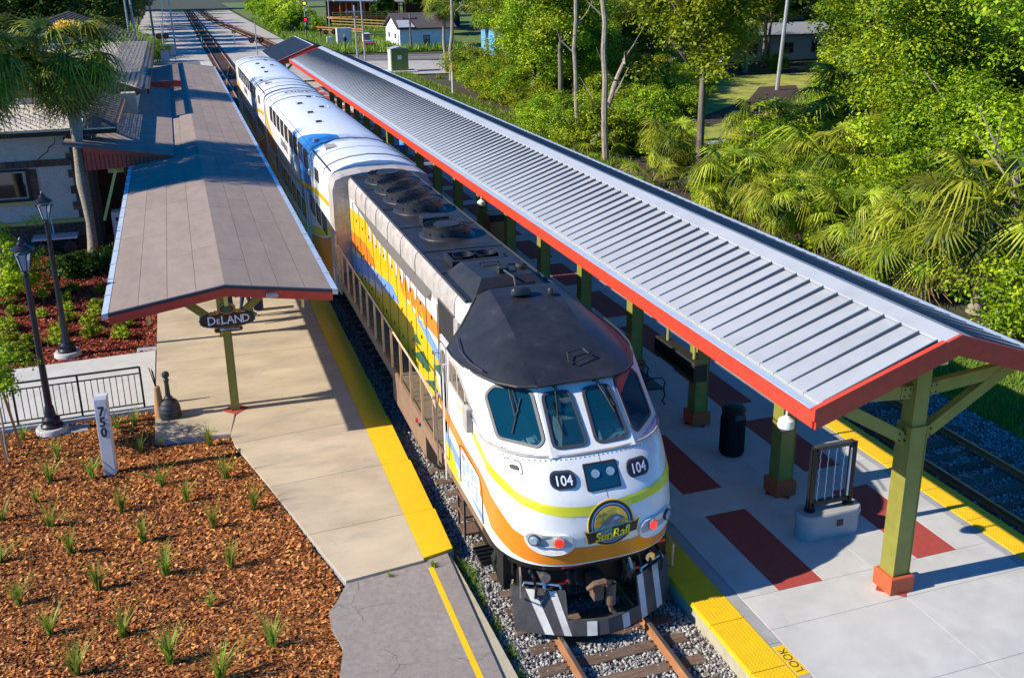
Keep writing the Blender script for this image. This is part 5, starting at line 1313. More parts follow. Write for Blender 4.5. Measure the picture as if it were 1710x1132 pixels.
# ------------------------------------------------------------ passenger cars
def side_at(root, s): return lambda y, z, d=0: Vector((s*(1.50+d), y, z))
def car(name, y0, y1, label, dots, blue_span):
    c = thing(name, (0,(y0+y1)/2,.18), label, 'passenger car', 'bilevel passenger cars behind the locomotive')
    prof = [(-1.44,.55),(-1.50,.75),(-1.50,4.05),(-1.49,4.22),(-1.44,4.38),(-1.30,4.50),(-1.0,4.63),(-.6,4.73),(0,4.78),(.6,4.73),(1.0,4.63),(1.30,4.50),(1.44,4.38),(1.49,4.22),(1.50,4.05),(1.50,.75),(1.44,.55)]
    prof = prof[::-1]
    L = y1-y0
    sec = [(0,.985,.995),(.04,1,1),(.25,1,1)] ; ys = [(y0+d,a,b) for d, a, b in sec]+[(y1-d,a,b) for d, a, b in sec[::-1]]
    mb = MB(); mb.grid([[(x*a,y,.55+(z-.55)*b) for x, z in prof] for y, a, b in ys])
    n = len(prof); mb.add([(x*.985,y0,.55+(z-.55)*.995) for x, z in prof],[tuple(range(n))]); mb.add([(x*.985,y1,.55+(z-.55)*.995) for x, z in prof],[tuple(range(n))[::-1]])
    b_ = part(mb, 'body', M_['car_white'], c, smooth=35)
    # roof skin: ribs, seams, hatches
    for y in (y0+1.0,y0+4.6,y1-3.6,y1-1.0): sub(MB().tube([(x*1.003,y,z+.012) for x, z in prof if z > 4.2],.018,5), 'roof_rib', M_['gasket'], b_, c)
    for y in (y0+2.7,y1-2.2): sub(MB().tube([(x*1.002,y,z+.004) for x, z in prof if z > 4.2],.008,4), 'roof_seam', M_['gasket'], b_, c)
    for s in (-1,1): sub(MB().tube([(s*1.34,y0+.8,4.475),(s*1.34,y1-.8,4.475)],.012,4), 'drip_rail', M_['gasket'], b_, c)
    for s in (-1,1): sub(MB().tube([(s*1.38,y0+.1,4.48),(s*1.38,y0+4.6,4.48)],.022,5), 'roof_edge_strip', M_['gasket'], b_, c)
    for (x, y, w, l) in ((-.35,y0+15.6,.55,.5),(.4,y0+14,.5,.5),(-.3,y0+12.3,.5,.45),(.35,y0+18,.5,.5),(-.35,y0+9.4,.5,.45)):
        zc = 4.775-.05*abs(x)
        h = sub(MB().ring([(x-w/2,y-l/2,zc-.04),(x+w/2,y-l/2,zc-.04),(x+w/2,y+l/2,zc-.04),(x-w/2,y+l/2,zc-.04)],[(x-w/2+.03,y-l/2+.03,zc-.04),(x+w/2-.03,y-l/2+.03,zc-.04),(x+w/2-.03,y+l/2-.03,zc-.04),(x-w/2+.03,y+l/2-.03,zc-.04)],(0,0,.035)), 'roof_hatch', M_['car_white'], b_, c)
        sub(MB().box(x-.2,x+.02,y-l/2-.03,y-l/2+.1,zc-.02,zc+.06), 'hatch_latch', M_['gasket'], b_, c)
    v_ = sub(MB().box(-1.05,-.45,y0+3.2,y0+3.9,4.60,4.72), 'roof_vent', M_['dusty_grey'], b_, c)
    sub(MB().cyl((-1.1,y0+5.4,4.58),(-1.1,y0+5.4,4.7),.10,n=10), 'roof_vent', M_['dusty_grey'], b_, c)
    q = lettering(dots,.55,lambda u,v: (-u,y1-1.6-v,4.79-.055*u*u*2), 1.2, .01); sub(q, 'roof_number', M_['charcoal'], b_, c)
    for s in (-1,1):
        F = side_at(c, s)
        def wnd(ya, za, w, h, name='window', tint='glass_brown', skew=0):
            pts = round_poly([(ya,za),(ya+w,za),(ya+w,za+h),(ya,za+h)],.07,2)
            i = inset_poly(pts,.035)
            w_ = part(MB().ring([F(u,v,.001) for u, v in pts],[F(u,v,.001) for u, v in i],(s*.014,0,0)), name, M_['rubber'], c)
            sub(MB().add([F(u,v,.004) for u, v in i],[tuple(range(len(i)))]), 'pane', M_[tint], w_, c)
        k = 0; y = y0+4.8
        while y < y1-3.6:
            wnd(y,3.64,1.12,.68); y += 1.62
        wnd(y0+2.1,3.70,.95,.42)
        for yy in (y0+.9,y0+2.3,y0+3.75): wnd(yy,2.20,1.0,.62)
        y = y0+6.6
        while y < y1-5: wnd(y,1.45,1.12,.68,tint='glass_dark'); y += 1.62
        part(MB().cbox(*sorted((s*1.50,s*1.56)),y0+4.22,y0+4.42,3.62,3.80,.02), 'door_lamp', M_['cream_paint'], c)
        for dy in (5.2,y1-y0-6.6):
            dd = part(MB().box(*sorted((s*1.50,s*1.508)),y0+dy,y0+dy+1.5,.75,2.75), 'door', M_['car_white'], c)
            for e in (.0,.74,1.48): sub(MB().box(*sorted((s*1.508,s*1.514)),y0+dy+e,y0+dy+e+.02,.75,2.75), 'door_seam', M_['rubber'], dd, c)
        # painted livery
        def poly(name, L_, m_, off):
            pts = [F(y0+(yy-31.1),z,off) for yy, z in L_]; part(MB().add(pts,[tuple(range(len(pts)))]), name, M_[m_], c)
        poly('yellow_swoosh', [(52.6,4.1),(52.6,3.1),(50,2.72),(48,2.5),(45.6,2.40),(42.5,2.42),(39.8,2.51),(37.5,2.74),(35.65,3.02),(33.3,3.24),(31.18,3.34),(31.15,3.52),(34.19,3.36),(36,3.14),(38.0,2.87),(39.5,2.67),(42,2.54),(44.52,2.52),(46.8,2.60),(48.8,2.76),(50.4,3.02),(51.77,3.40),(52.2,3.7)], 'yellow', .0035)
        poly('orange_swoosh', [(52.6,3.0),(52.6,2.2),(50.4,2.12),(48,2.2),(45.8,2.36),(42.8,2.40),(45.7,2.40),(48,2.49),(50,2.70),(51.5,2.9)], 'orange', .0025)
        poly('yellow_base', [(31.15,2.75),(31.15,2.45),(32.0,2.20),(33.05,1.93),(35,1.55),(37.3,1.1),(40,.8),(46,.8),(52.6,1.2),(52.6,1.5),(46,1.05),(40,1.0),(37.5,1.3),(35.3,1.78),(33.25,2.16),(32,2.5)], 'lime', .003)
        poly('orange_base', [(31.15,2.40),(31.15,.8),(39,.8),(37.3,1.07),(35,1.5),(33.05,1.88),(32,2.14)], 'orange', .0025)
        if blue_span:
            a, b = blue_span; poly('blue_panel', [(a,4.22),(b,4.22),(b-.1,2.9),(b-.3,2.2),(a+.6,2.2),(a+.2,3.1)], 'car_blue', .002)
            if s < 0: sub(MB().grid([[(s*x,y0+(yy-31.1)+(1.0*(1.44-x) *-1.9 if yy > 37 else .6*(1.44-x)**2),z+.004) for x, z in ((1.49,4.22),(1.445,4.38),(1.30,4.50),(1.0,4.63),(.6,4.73),(.3,4.755))] for yy in (a,b)]), 'blue_roof_paint', M_['car_blue'], b_, c)
        q = lettering('SUNRAIL',.46,lambda u,v,s=s: F(y0+(44.2-31.1)+s*u,3.26+v,.006),1.55,.01); part(q, 'side_lettering', M_['livery_blue'], c)
    part(MB().box(-1.35,1.35,y0+.3,y1-.3,.45,.6), 'underframe', M_['black_metal'], c)
    truck(y0+2.6, c); truck(y1-2.6, c)
    # end doorway and diaphragm
    for yy, d in ((y0,-1),(y1,1)):
        e = part(MB().box(-.55,.55,min(yy,yy+d*.25),max(yy,yy+d*.25),1.1,3.2), 'end_diaphragm', M_['rubber'], c)
    return c
car('passenger_car', 30.85, 52.7, 'white double deck passenger car with blue roof patch directly behind the locomotive', '2003', (35.2,38.9))
car('passenger_car', 53.4, 75.4, 'rearmost white double deck passenger car beside the far canopy end', '2010', None)
# ------------------------------------------------------------ street furniture and small things
def lamp_post(x, y, label, h=4.6):
    t = thing('lamp_post', (x,y,.1), label, 'lamp post', 'dark lamp posts in the planting beds')
    part(MB().lathe([(.36,.0),(.36,.16),(.33,.2),(.0,.2)], (x,y,.08), 24), 'footing', M_['conc_white'], t, smooth=40)
    part(MB().lathe([(.25,0),(.25,.05),(.2,.1),(.2,.2),(.13,.26),(.10,.5)], (x,y,.28), 16), 'base', M_['lamp_dark'], t, smooth=40)
    mb = MB(); n = 12; prof = [(.085,.5),(.06,h-.75),(.075,h-.74),(.075,h-.70),(.05,h-.68),(.05,h-.62),(.09,h-.60)]
    mb.lathe([(r,z) for r, z in prof], (x,y,.1), n); part(mb, 'shaft', M_['lamp_dark'], t, smooth=30)
    g = part(MB().lathe([(.09,h-.6),(.17,h-.22),(.02,h-.22)], (x,y,.1), 6), 'lantern_glass', M_['lens'], t)
    mb = MB()
    for k in range(6):
        a = math.pi*k/3; mb.beam((x+.09*math.cos(a),y+.09*math.sin(a),h-.5),(x+.18*math.cos(a),y+.18*math.sin(a),h-.12),.018,.018)
        mb.tube([(x+.16*math.cos(a),y+.16*math.sin(a),h-.2),(x+.22*math.cos(a),y+.22*math.sin(a),h-.10)],.012,4)
    sub(mb, 'lantern_frame', M_['lamp_dark'], g, t)
    part(MB().lathe([(.24,h-.13),(.24,h-.11),(.16,h-.05),(.10,h-.02),(.10,h+.02),(.06,h+.06),(.03,h+.08),(.04,h+.11),(.0,h+.17)], (x,y,.1), 12), 'lantern_roof', M_['lamp_dark'], t, smooth=35)
lamp_post(-9.36,28.93,'tall dark lamp post in the planting bed behind the pale sidewalk')
lamp_post(-9.27,23.71,'tall dark lamp post standing in front of the black handrail')
for x, y, lb in ((16.65,139,'small black lantern post beyond the canopy ridge, nearest the green cabinet'),(16.7,163,'small black lantern post behind the far pavilion roof'),(15.6,172,'black lantern post at the foot of the red signal'),(13.8,175.8,'black lantern post left of the signal mast in the weeds')):
    t = thing('lantern_post', (x,y,0), lb, 'lamp post', 'far lantern posts by the road')
    part(MB().tube([(x,y,0),(x,y,1.55)],.07,8), 'shaft', M_['lamp_dark'], t); part(MB().lathe([(.08,1.5),(.22,1.9),(.34,1.94),(.12,2.15),(.03,2.3)], (x,y,0), 8), 'lantern', M_['lamp_dark'], t)

# handrail along the pavement
hr = thing('handrail', (-8.8,24.22,.2), 'black metal handrail with thin balusters along the pale sidewalk', 'railing')
def hy(x): return 24.3-.03*(-7.22-x)
def hzt(x): return .215
x = -7.24; k = 0
posts = [-7.24,-8.65,-10.06,-11.47,-12.88]
mb = MB()
for z, r_ in ((1.26,.026),(1.10,.018),(.30,.018)): part(MB().tube([(-14,hy(-14),z),(-7.24,hy(-7.24),z)],r_,6), 'rail', M_['rubber'], hr)
for x in posts: part(MB().beam((x,hy(x),.2),(x,hy(x),1.26),.045,.045), 'post', M_['rubber'], hr)
x = -7.24-.14
while x > -14:
    if min(abs(x-p) for p in posts) > .05: part(MB().beam((x,hy(x),.30),(x,hy(x),1.10),.018,.018), 'baluster', M_['rubber'], hr)
    x -= .14
# mile marker
t = thing('mile_marker', (-7.9,21.05,.11), 'pale weathered marker post with upright black digits 750 in the mulch bed', 'marker post')
mp = MB(); mp.prism([(-8.02,20.97,.1),(-7.77,20.93,.1),(-7.73,21.1,.1),(-7.98,21.14,.1)], (.015,.02,1.78))
part(mp, 'post', M_['marker_post'], t, bevel=.012)
part(MB().prism([(-8.0,20.99,1.88),(-7.75,20.95,1.88),(-7.72,21.12,1.88),(-7.97,21.16,1.88)], (.01,.03,.07)), 'cap', M_['marker_post'], t)
mb = MB()
for ch, z in (('7',1.60),('5',1.36),('0',1.12)):
    q = lettering(ch,.30,lambda u,v: Vector((-7.883+u+.013*0,0,z+v)),.85,.012)
    q.v = [(p[0],(20.97+(p[0]+8.02)*(-.04/.25))+.02*(p[2]-.1)/1.78-.006+p[1],p[2]) for p in q.v]; mb.add(q.v, q.f)
part(mb, 'digits', M_['charcoal'], t)
# smokers' post
t = thing('smokers_post', (-6.63,23.38,LP), 'dark grey bell shaped smokers post on the left platform', 'ashtray')
part(MB().lathe([(.255,0),(.265,.03),(.25,.10),(.255,.12),(.25,.20),(.24,.22),(.245,.26),(.215,.33),(.205,.35),(.205,.38),(.15,.43),(.10,.46),(.10,.50),(.06,.54),(.05,.9),(.065,.92),(.065,.96),(.045,.98),(.045,1.0),(.08,1.03),(.09,1.08),(.075,1.13),(.03,1.16)], (-6.63,23.38,LP), 24), 'bell', M_['charcoal'], t, smooth=30)
t = thing('tapered_planter', (-6.86,23.42,LP), 'slim tan tapered stand with dark canes poking out beside the smokers post', 'stand')
part(MB().lathe([(.14,0),(.13,.02),(.07,.78),(.05,.80)], (-6.86,23.42,LP), 12), 'cone', M_['terracotta'], t, smooth=30)
for a, b in ((-.12,.05),(-.04,.02),(-.07,.08)): part(MB().tube([(-6.86+a*.2,23.42,LP+.78),(-6.86+a,23.42+b,LP+1.15+abs(a))],.012,5), 'cane', M_['dark_wood'], t)
# info case on its concrete plinth
t = thing('information_case', (4.9,13.42,RP), 'empty black framed notice case on rounded concrete plinth under the canopy', 'notice case')
st_ = []
for i in range(24):
    a = 2*math.pi*i/24; st_.append((4.9+math.copysign(.40,math.cos(a))+.24*math.cos(a), 13.45+.24*math.sin(a)))
mb = MB(); n = len(st_)
lv = [(1.0,RP),(1.0,RP+.38),(1.04,RP+.40),(1.04,RP+.49),(1.0,RP+.52)]
V = [((x-4.9)*(s if abs(x-4.9) < .41 else 1)*1+4.9+((x-4.9)*(s-1)), 13.45+(y-13.45)*(s+(s-1)), z) for s, z in lv for x, y in st_]
mb.add(V, [(k*n+i,k*n+(i+1)%n,(k+1)*n+(i+1)%n,(k+1)*n+i) for k in range(len(lv)-1) for i in range(n)]+[tuple(range((len(lv)-1)*n,len(lv)*n))])
part(mb, 'plinth', M_['conc_grey'], t, smooth=30)
bx = part(MB().box(4.95,5.07,13.185,13.215,RP+.25,RP+.36), 'outlet_box', M_['gasket'], t); sub(MB().box(4.97,5.05,13.175,13.186,RP+.27,RP+.34), 'outlet_cover', M_['rubber'], bx, t)
for x in (4.50,5.32):
    p = part(MB().cbox(x-.045,x+.045,13.40,13.50,RP+.52,2.20,.01), 'frame_post', M_['black_metal'], t)
    part(MB().cyl((x,13.45,RP+.52),(x,13.45,RP+.56),.10,n=14), 'foot_flange', M_['black_metal'], t)
    sub(MB().cyl((x-(.06 if x<5 else -.06),13.45,RP+.56),(x-(.06 if x<5 else -.06),13.45,2.18),.03,n=8), 'conduit', M_['black_metal'], p, t)
part(MB().box(4.5,5.32,13.40,13.50,2.14,2.22), 'top_rail', M_['gasket'], t); part(MB().box(4.5,5.32,13.40,13.50,RP+.62,RP+.70), 'bottom_rail', M_['black_metal'], t)
mb = MB()
for k in range(4):
    x = 4.62+k*.17; mb.tube([(x+.008*math.sin(z*40),13.43,z) for z in np.linspace(1.10,2.14,26)],.008,4)
part(mb, 'hanging_cords', M_['lettering'], t)
part(MB().box(5.24,5.27,13.39,13.41,RP+.72,2.1), 'sash_strip', M_['lettering'], t)
# litter bin
t = thing('litter_bin', (4.89,16.85,RP), 'black round ribbed litter bin under the canopy between two posts', 'bin')
b_ = part(MB().lathe([(.24,0),(.25,.03),(.25,1.0),(.26,1.01),(.26,1.05),(.2,1.12),(.05,1.14)], (4.89,16.85,RP), 28), 'body', M_['black_metal'], t, smooth=35)
mb = MB()
for k in range(28):
    a = 2*math.pi*k/28; mb.beam((4.89+.26*math.cos(a),16.85+.26*math.sin(a),RP+.06),(4.89+.26*math.cos(a),16.85+.26*math.sin(a),RP+.86),.02,.012)
sub(mb, 'slats', M_['black_metal'], b_, t)
sub(MB().box(4.78,5.0,16.58,16.60,RP+.88,RP+1.0), 'opening', M_['gasket'], b_, t)
# benches
def bench(x, y, label):
    t = thing('bench', (x,y,RP), label, 'bench', 'black metal benches on the right platform')
    for k in range(7): part(MB().beam((x+.02+k*.065,y-.95,RP+.44-.004*k),(x+.02+k*.065,y+.95,RP+.44-.004*k),.04,.012), 'seat_slat', M_['black_metal'], t)
    for k in range(7): part(MB().beam((x-.05-k*.018,y-.95,RP+.52+k*.062),(x-.05-k*.018,y+.95,RP+.52+k*.062),.012,.04), 'back_slat', M_['black_metal'], t)
    for yy in (y-.92,y,y+.92):
        a = part(MB().tube([(x-.17,yy,RP+.95),(x-.02,yy,RP+.46),(x+.45,yy,RP+.42)],.02,6), 'side_frame', M_['black_metal'], t)
        sub(MB().tube([(x+.42,yy,RP+.42),(x+.46,yy,RP+.25),(x+.40,yy,RP+.08),(x+.48,yy,RP)],.02,6), 'leg', M_['black_metal'], a, t)
        sub(MB().tube([(x-.03,yy,RP+.44),(x-.08,yy,RP+.2),(x-.16,yy,RP)],.02,6), 'leg', M_['black_metal'], a, t)
        sub(MB().tube([(x-.08,yy,RP+.66),(x+.1,yy,RP+.72),(x+.36,yy,RP+.70),(x+.46,yy,RP+.58),(x+.42,yy,RP+.43)],.017,6), 'armrest', M_['black_metal'], a, t)
bench(4.22,20.55,'nearer black metal slatted bench behind the cab windows')
bench(4.22,24.4,'farther black metal slatted bench half hidden behind the cab roof')
t = thing('vending_cabinet', (4.9,33.9,RP), 'bronze coloured cabinet between canopy posts beside the loco fans', 'cabinet')
part(MB().cbox(4.6,5.4,33.6,34.5,RP,1.95,.03), 'body', M_['bronze'], t); part(MB().box(4.58,4.6,33.7,34.4,.9,1.8), 'door', M_['bronze'], t); part(MB().box(4.6,5.4,33.58,33.6,1.7,1.95), 'top_band', M_['black_metal'], t)
t = thing('help_point', (4.3,47,RP), 'blue emergency help point with glowing lamp among the far posts', 'help point')
part(MB().cbox(4.15,4.45,46.85,47.15,RP,2.5,.03), 'column', M_['car_blue'], t); part(MB().lathe([(.09,2.5),(.10,2.7),(.03,2.78)], (4.3,47,0), 10), 'lamp', M_['blue_lamp'], t)

# two people under the station canopy
def person(x, y, label, face, top, legs, hair='dark_wood', step=.16):
    J = {'pel':(0,0,.95),'che':(0,0,1.3),'neck':(0,0,1.48),'hd':(0,-.02,1.56),'hd2':(0,-.01,1.70)}
    V = [(0,0,.95),(0,0,1.12),(0,0,1.36),(0,0,1.48),(0,-.02,1.58),(0,-.01,1.72)]; Rr = [.15,.13,.16,.055,.085,.08]; E = [(0,1),(1,2),(2,3),(3,4),(4,5)]
    for s in (-1,1):
        b = len(V); V += [(s*.10,0,.88),(s*.11,-s*step*.5,.50),(s*.11,s*step*-1,.09),(s*.11,-s*step-.14,.04)]; Rr += [.10,.065,.045,.04]; E += [(0,b),(b,b+1),(b+1,b+2),(b+2,b+3)]
        b = len(V); V += [(s*.20,0,1.38),(s*.27,s*step*.4,1.12),(s*.27,s*step*.6-.08,.88),(s*.27,s*step*.6-.10,.79)]; Rr += [.065,.045,.035,.03]; E += [(2,b),(b,b+1),(b+1,b+2),(b+2,b+3)]
    me = bpy.data.meshes.new('body'); me.from_pydata(V, E, []); o = bpy.data.objects.new('body', me); COL.objects.link(o)
    sk = o.modifiers.new('skin','SKIN'); 
    for i, r_ in enumerate(Rr): me.skin_vertices[0].data[i].radius = (r_, r_*.8)
    me.skin_vertices[0].data[0].use_root = True
    o.modifiers.new('sub','SUBSURF').levels = 1; o.modifiers[1].render_levels = 1
    dg = bpy.context.evaluated_depsgraph_get(); me2 = bpy.data.meshes.new_from_object(o.evaluated_get(dg)); bpy.data.objects.remove(o)
    me2.name = 'body'; me2.materials.clear(); 
    for q in (legs, top, 'skin', hair): me2.materials.append(M_[q])
    for p in me2.polygons:
        c = p.center; p.use_smooth = True
        arm = abs(c.x) > .2 and c.z < 1.15
        p.material_index = 3 if (c.z > 1.66 or (c.z > 1.54 and c.y > .02)) else (2 if c.z > 1.46 or arm else (1 if c.z > .95 else 0))
        if c.z < .08: p.material_index = 3
    r = bpy.data.objects.new('person', None); COL.objects.link(r); r.location = (x,y,LP); r.rotation_euler[2] = face
    tag(r, label, 'person'); b = bpy.data.objects.new('body', me2); COL.objects.link(b); b.parent = r
    mb = MB(); mb.lathe([(.015,0),(.012,.02),(.0,.03)], (0,-.10,1.62), 6); 
    for s in (-1,1): mb.lathe([(.012,0),(.008,.01),(0,.012)], (s*.03,-.09,1.645), 6)
    f = mb.build('face_details', M_[hair], r, raw=True)
    return r
person(-4.35,30.3,'person in red top and navy trousers walking under the station canopy', 1.2, 'cloth_red', 'cloth_navy')
person(-4.9,29.7,'person in tan shirt standing under the station canopy nearest the sign', .5, 'cloth_tan', 'cloth_navy', step=.06)
t = thing('suitcase', (-3.95,30.8,LP), 'dark suitcase on wheels beside the walking person under the canopy', 'suitcase')
part(MB().cbox(-4.1,-3.8,30.7,30.95,LP+.05,LP+.65,.04), 'shell', M_['cloth_navy'], t); part(MB().tube([(-4.05,30.82,LP+.65),(-4.05,30.82,LP+.98),(-3.85,30.82,LP+.98),(-3.85,30.82,LP+.65)],.012), 'handle', M_['steel'], t)
for x in (-4.05,-3.85): part(MB().cyl((x-.02,30.82,LP+.03),(x+.02,30.82,LP+.03),.03,n=8), 'wheel', M_['rubber'], t)

# ------------------------------------------------------------ beyond the road
t = thing('utility_cabinet', (17.9,112.5,0), 'tall green utility cabinet with small white notice beside the road', 'cabinet')
part(MB().box(17.0,18.9,110.4,112.2,0,2.45), 'body', M_['util_green'], t, bevel=.03); part(MB().prism([(16.9,110.3,2.45),(19.0,110.3,2.45),(17.9,110.3,2.68)], (0,2.0,0)), 'cabinet_roof', M_['roof_metal'], t)
part(MB().box(16.95,17.0,110.5,112.1,.1,2.35), 'side_panel', M_['util_grey'], t); part(MB().box(17.7,18.15,110.35,110.4,1.3,1.75), 'notice', M_['lettering'], t); part(MB().cbox(16.2,19.8,109.6,113,-.05,.10,.03), 'slab', M_['conc_white'], t)
t = thing('control_cabinet', (18.6,152,0), 'grey metal control cabinet behind the far roofs near the signal mast', 'cabinet')
part(MB().box(17.5,19.7,151.5,153,0,2.75), 'body', M_['util_grey'], t, bevel=.03); part(MB().box(18.1,19.1,151.45,151.5,.3,2.4), 'door', M_['util_grey'], t); part(MB().box(18.4,18.8,151.4,151.45,1.3,1.9), 'notice', M_['lettering'], t)
def house(loc, w, d, h, rise, wallm, roofm, label, wins, ridge='x', cat='house', over=.4):
    x, y = loc; t = thing('house', (x,y,0), label, cat)
    part(MB().box(x-w/2,x+w/2,y-d/2,y+d/2,0,h), 'wall', M_[wallm], t)
    if ridge == 'y':
        part(MB().prism([(x-w/2,y-d/2,h),(x+w/2,y-d/2,h),(x,y-d/2,h+rise)], (0,d,0)), 'gable', M_[wallm], t)
        for s in (-1,1): part(MB().prism([(x,y-d/2-over,h+rise+.05),(x+s*(w/2+over),y-d/2-over,h-over*rise*2/w+.05),(x+s*(w/2+over),y-d/2-over,h-over*rise*2/w+.25),(x,y-d/2-over,h+rise+.3)], (0,d+2*over,0)), 'roof', M_[roofm], t)
    else:
        part(MB().prism([(x-w/2,y-d/2,h),(x-w/2,y+d/2,h),(x-w/2,y,h+rise)], (w,0,0)), 'gable', M_[wallm], t)
        for s in (-1,1): part(MB().prism([(x-w/2-over,y,h+rise+.05),(x-w/2-over,y+s*(d/2+over),h-over*rise*2/d+.05),(x-w/2-over,y+s*(d/2+over),h-over*rise*2/d+.25),(x-w/2-over,y,h+rise+.3)], (w+2*over,0,0)), 'roof', M_[roofm], t)
    for (wx, wz, ww, wh, m__) in wins:
        o = part(MB().ring([(x+wx,y-d/2-.06,wz),(x+wx+ww,y-d/2-.06,wz),(x+wx+ww,y-d/2-.06,wz+wh),(x+wx,y-d/2-.06,wz+wh)],[(x+wx+.1,y-d/2-.06,wz+.1),(x+wx+ww-.1,y-d/2-.06,wz+.1),(x+wx+ww-.1,y-d/2-.06,wz+wh-.1),(x+wx+.1,y-d/2-.06,wz+wh-.1)],(0,.07,0)), 'window', M_[m__], t)
        sub(MB().box(x+wx+.1,x+wx+ww-.1,y-d/2-.02,y-d/2-.01,wz+.1,wz+wh-.1), 'pane', M_['glass_brown'], o, t)
        sub(MB().box(x+wx+ww/2-.04,x+wx+ww/2+.04,y-d/2-.05,y-d/2-.02,wz+.1,wz+wh-.1), 'mullion', M_[m__], o, t); sub(MB().box(x+wx+.1,x+wx+ww-.1,y-d/2-.05,y-d/2-.02,wz+wh/2-.04,wz+wh/2+.04), 'mullion', M_[m__], o, t)
    return t
# white house with dark roof: gabled left wing and main block
t = house((29.4,149.6),8.0,10,2.75,1.75,'house_white','roof_dark','white cottage with dark brown roof and paned window beyond the road',[(-.55,.55,.95,1.3,'roof_dark')],'x')
part(MB().prism([(25.3,144.2,2.95),(27.6,144.2,2.95),(27.3,146.4,3.85),(25.3,146.4,3.85)], (0,-.0,.06)), 'porch_roof', M_['roof_metal'], t)
for yy in (147.2,151.6): part(MB().box(25.32,25.4,yy,yy+.8,1.3,2.0), 'side_window', M_['glass_dark'], t)
part(MB().box(25.3,25.4,145.3,146.1,0,2.0), 'door', M_['util_grey'], t)
house((36.5,128),6,6,3.4,1.6,'house_blue','roof_grey','bright blue cottage half hidden behind the palm trees beyond the road',[(-2,1,1.2,1.2,'house_white')],'x')
house((64,110),16,8,2.9,1.0,'house_white','roof_grey','low white house with grey metal roof behind the trees at upper right',[(-5,.8,1.5,1.3,'roof_grey'),(0,.8,1.5,1.3,'roof_grey'),(4,.8,1.2,1.3,'roof_grey')],'x')
house((70,132),24,9,3.4,1.3,'house_white','roof_dark','long dark roofed house farther back behind the low white house',[(-8,1,1.5,1.5,'roof_grey')],'x')
house((82,88),10,8,3.2,1.6,'house_white','roof_grey','pale house at the far right edge behind the trees',[(-4,1,1.5,1.5,'roof_grey')],'x')
t = thing('deck_building', (32,202,0), 'open sided wooden building with orange posts and long yellow ramp rails', 'building')
part(MB().prism([(24.5,199,5.2),(46,199,4.6),(46,210,6.6),(24.5,210,7.2)], (0,0,.25)), 'roof', M_['roof_grey'], t)
part(MB().box(38.5,50,201,202,0,4.7), 'dark_wall', M_['roof_dark'], t); part(MB().box(24,38.5,206,207,0,5.2), 'rear_wall', M_['dark_wood'], t)
part(MB().box(24,40,198.6,206,2.0,2.3), 'deck', M_['deck_wood'], t)
for k in range(12): part(MB().box(25.6+k*1.15,25.85+k*1.15,199,199.3,0,5.1-k*.03), 'post', M_['deck_wood'], t)
for z in (2.5,2.85,3.2): part(MB().box(24,38,198.3,198.45,z,z+.17), 'rail', M_['deck_yellow'], t)
for z in (.9,1.4,1.9): part(MB().beam((22.5,190,z+.7),(33,186,z+.1),.1,.2), 'ramp_rail', M_['deck_yellow'], t)
for k in range(10): part(MB().box(22.8+k*1.1,23.0+k*1.1,190-k*.42,190.15-k*.42,0,2.7-k*.06), 'ramp_post', M_['deck_wood'], t)
t = thing('wooden_fence', (22,172,0), 'brown wooden slat fence in the yard between cabinet and cottage', 'fence')
for k in range(14): part(MB().box(18+k*.55,18.2+k*.55,186-k*1.0,186.15-k*1.0,0,1.6), 'post', M_['deck_wood'], t)
for z in (.5,1.0,1.4): part(MB().beam((18,186,z),(25.3,172.5,z),.08,.16), 'rail', M_['deck_wood'], t)
for k in range(6): part(MB().box(22.5+k*1.0,22.62+k*1.0,165,165.15,0,1.4), 'post', M_['deck_wood'], t)
for z in (.4,.8,1.2): part(MB().box(22.5,28,164.9,165.0,z,z+.22), 'rail', M_['deck_yellow'], t)
t = thing('mini_excavator', (21,145.5,0), 'small red and white excavator parked in front of the cottage', 'excavator')
part(MB().box(20.2,21.8,144.9,145.2,.0,.4), 'crawler_track', M_['rubber'], t); part(MB().box(20.2,21.8,145.9,146.2,.0,.4), 'crawler_track', M_['rubber'], t)
part(MB().cbox(20.1,21.9,144.8,146.2,.4,1.0,.12), 'body', M_['signal_red'], t); part(MB().cbox(20.2,21.8,144.9,146.1,1.0,1.3,.08), 'engine_cover', M_['house_white'], t)
c_ = part(MB().cbox(20.2,21.2,145,146,1.3,2.3,.08), 'cab', M_['house_white'], t); sub(MB().box(20.3,21.1,144.96,145.0,1.4,2.15), 'cab_window', M_['glass_dark'], c_, t)
part(MB().tube([(20.2,145.5,.9),(19.5,145.5,1.7),(19.1,145.5,.7)],.09,6), 'boom', M_['signal_red'], t)
# signals, crossing lights, poles
def signal(x, y, h, label, lamps, amber=False):
    t = thing('railway_signal', (x,y,0), label, 'signal')
    part(MB().tube([(x,y,0),(x,y,h)],.12,8), 'mast', M_['pole_metal'], t)
    for k, z in enumerate(lamps):
        hd = part(MB().cyl((x,y-.35,z),(x,y-.25,z),.42,n=16), 'target', M_['rubber'], t); sub(MB().cyl((x,y-.42,z),(x,y-.35,z),.24,n=12), 'lamp', M_['amber_lamp'] if (amber and k) else M_['red_lamp'], hd, t)
    mb = MB(); mb.box(x+.5,x+.56,y,y+.06,1,h-.5)
    for k in range(int(h)-3): mb.box(x+.5,x+.9,y,y+.05,1+k,1.05+k)
    mb.box(x+.86,x+.92,y,y+.06,1,h-.5); part(mb, 'ladder', M_['pole_metal'], t)
signal(16.1,176.5,6.6,'tall mast signal with glowing red and amber lamps above the weeds',(3.04,5.66),True)
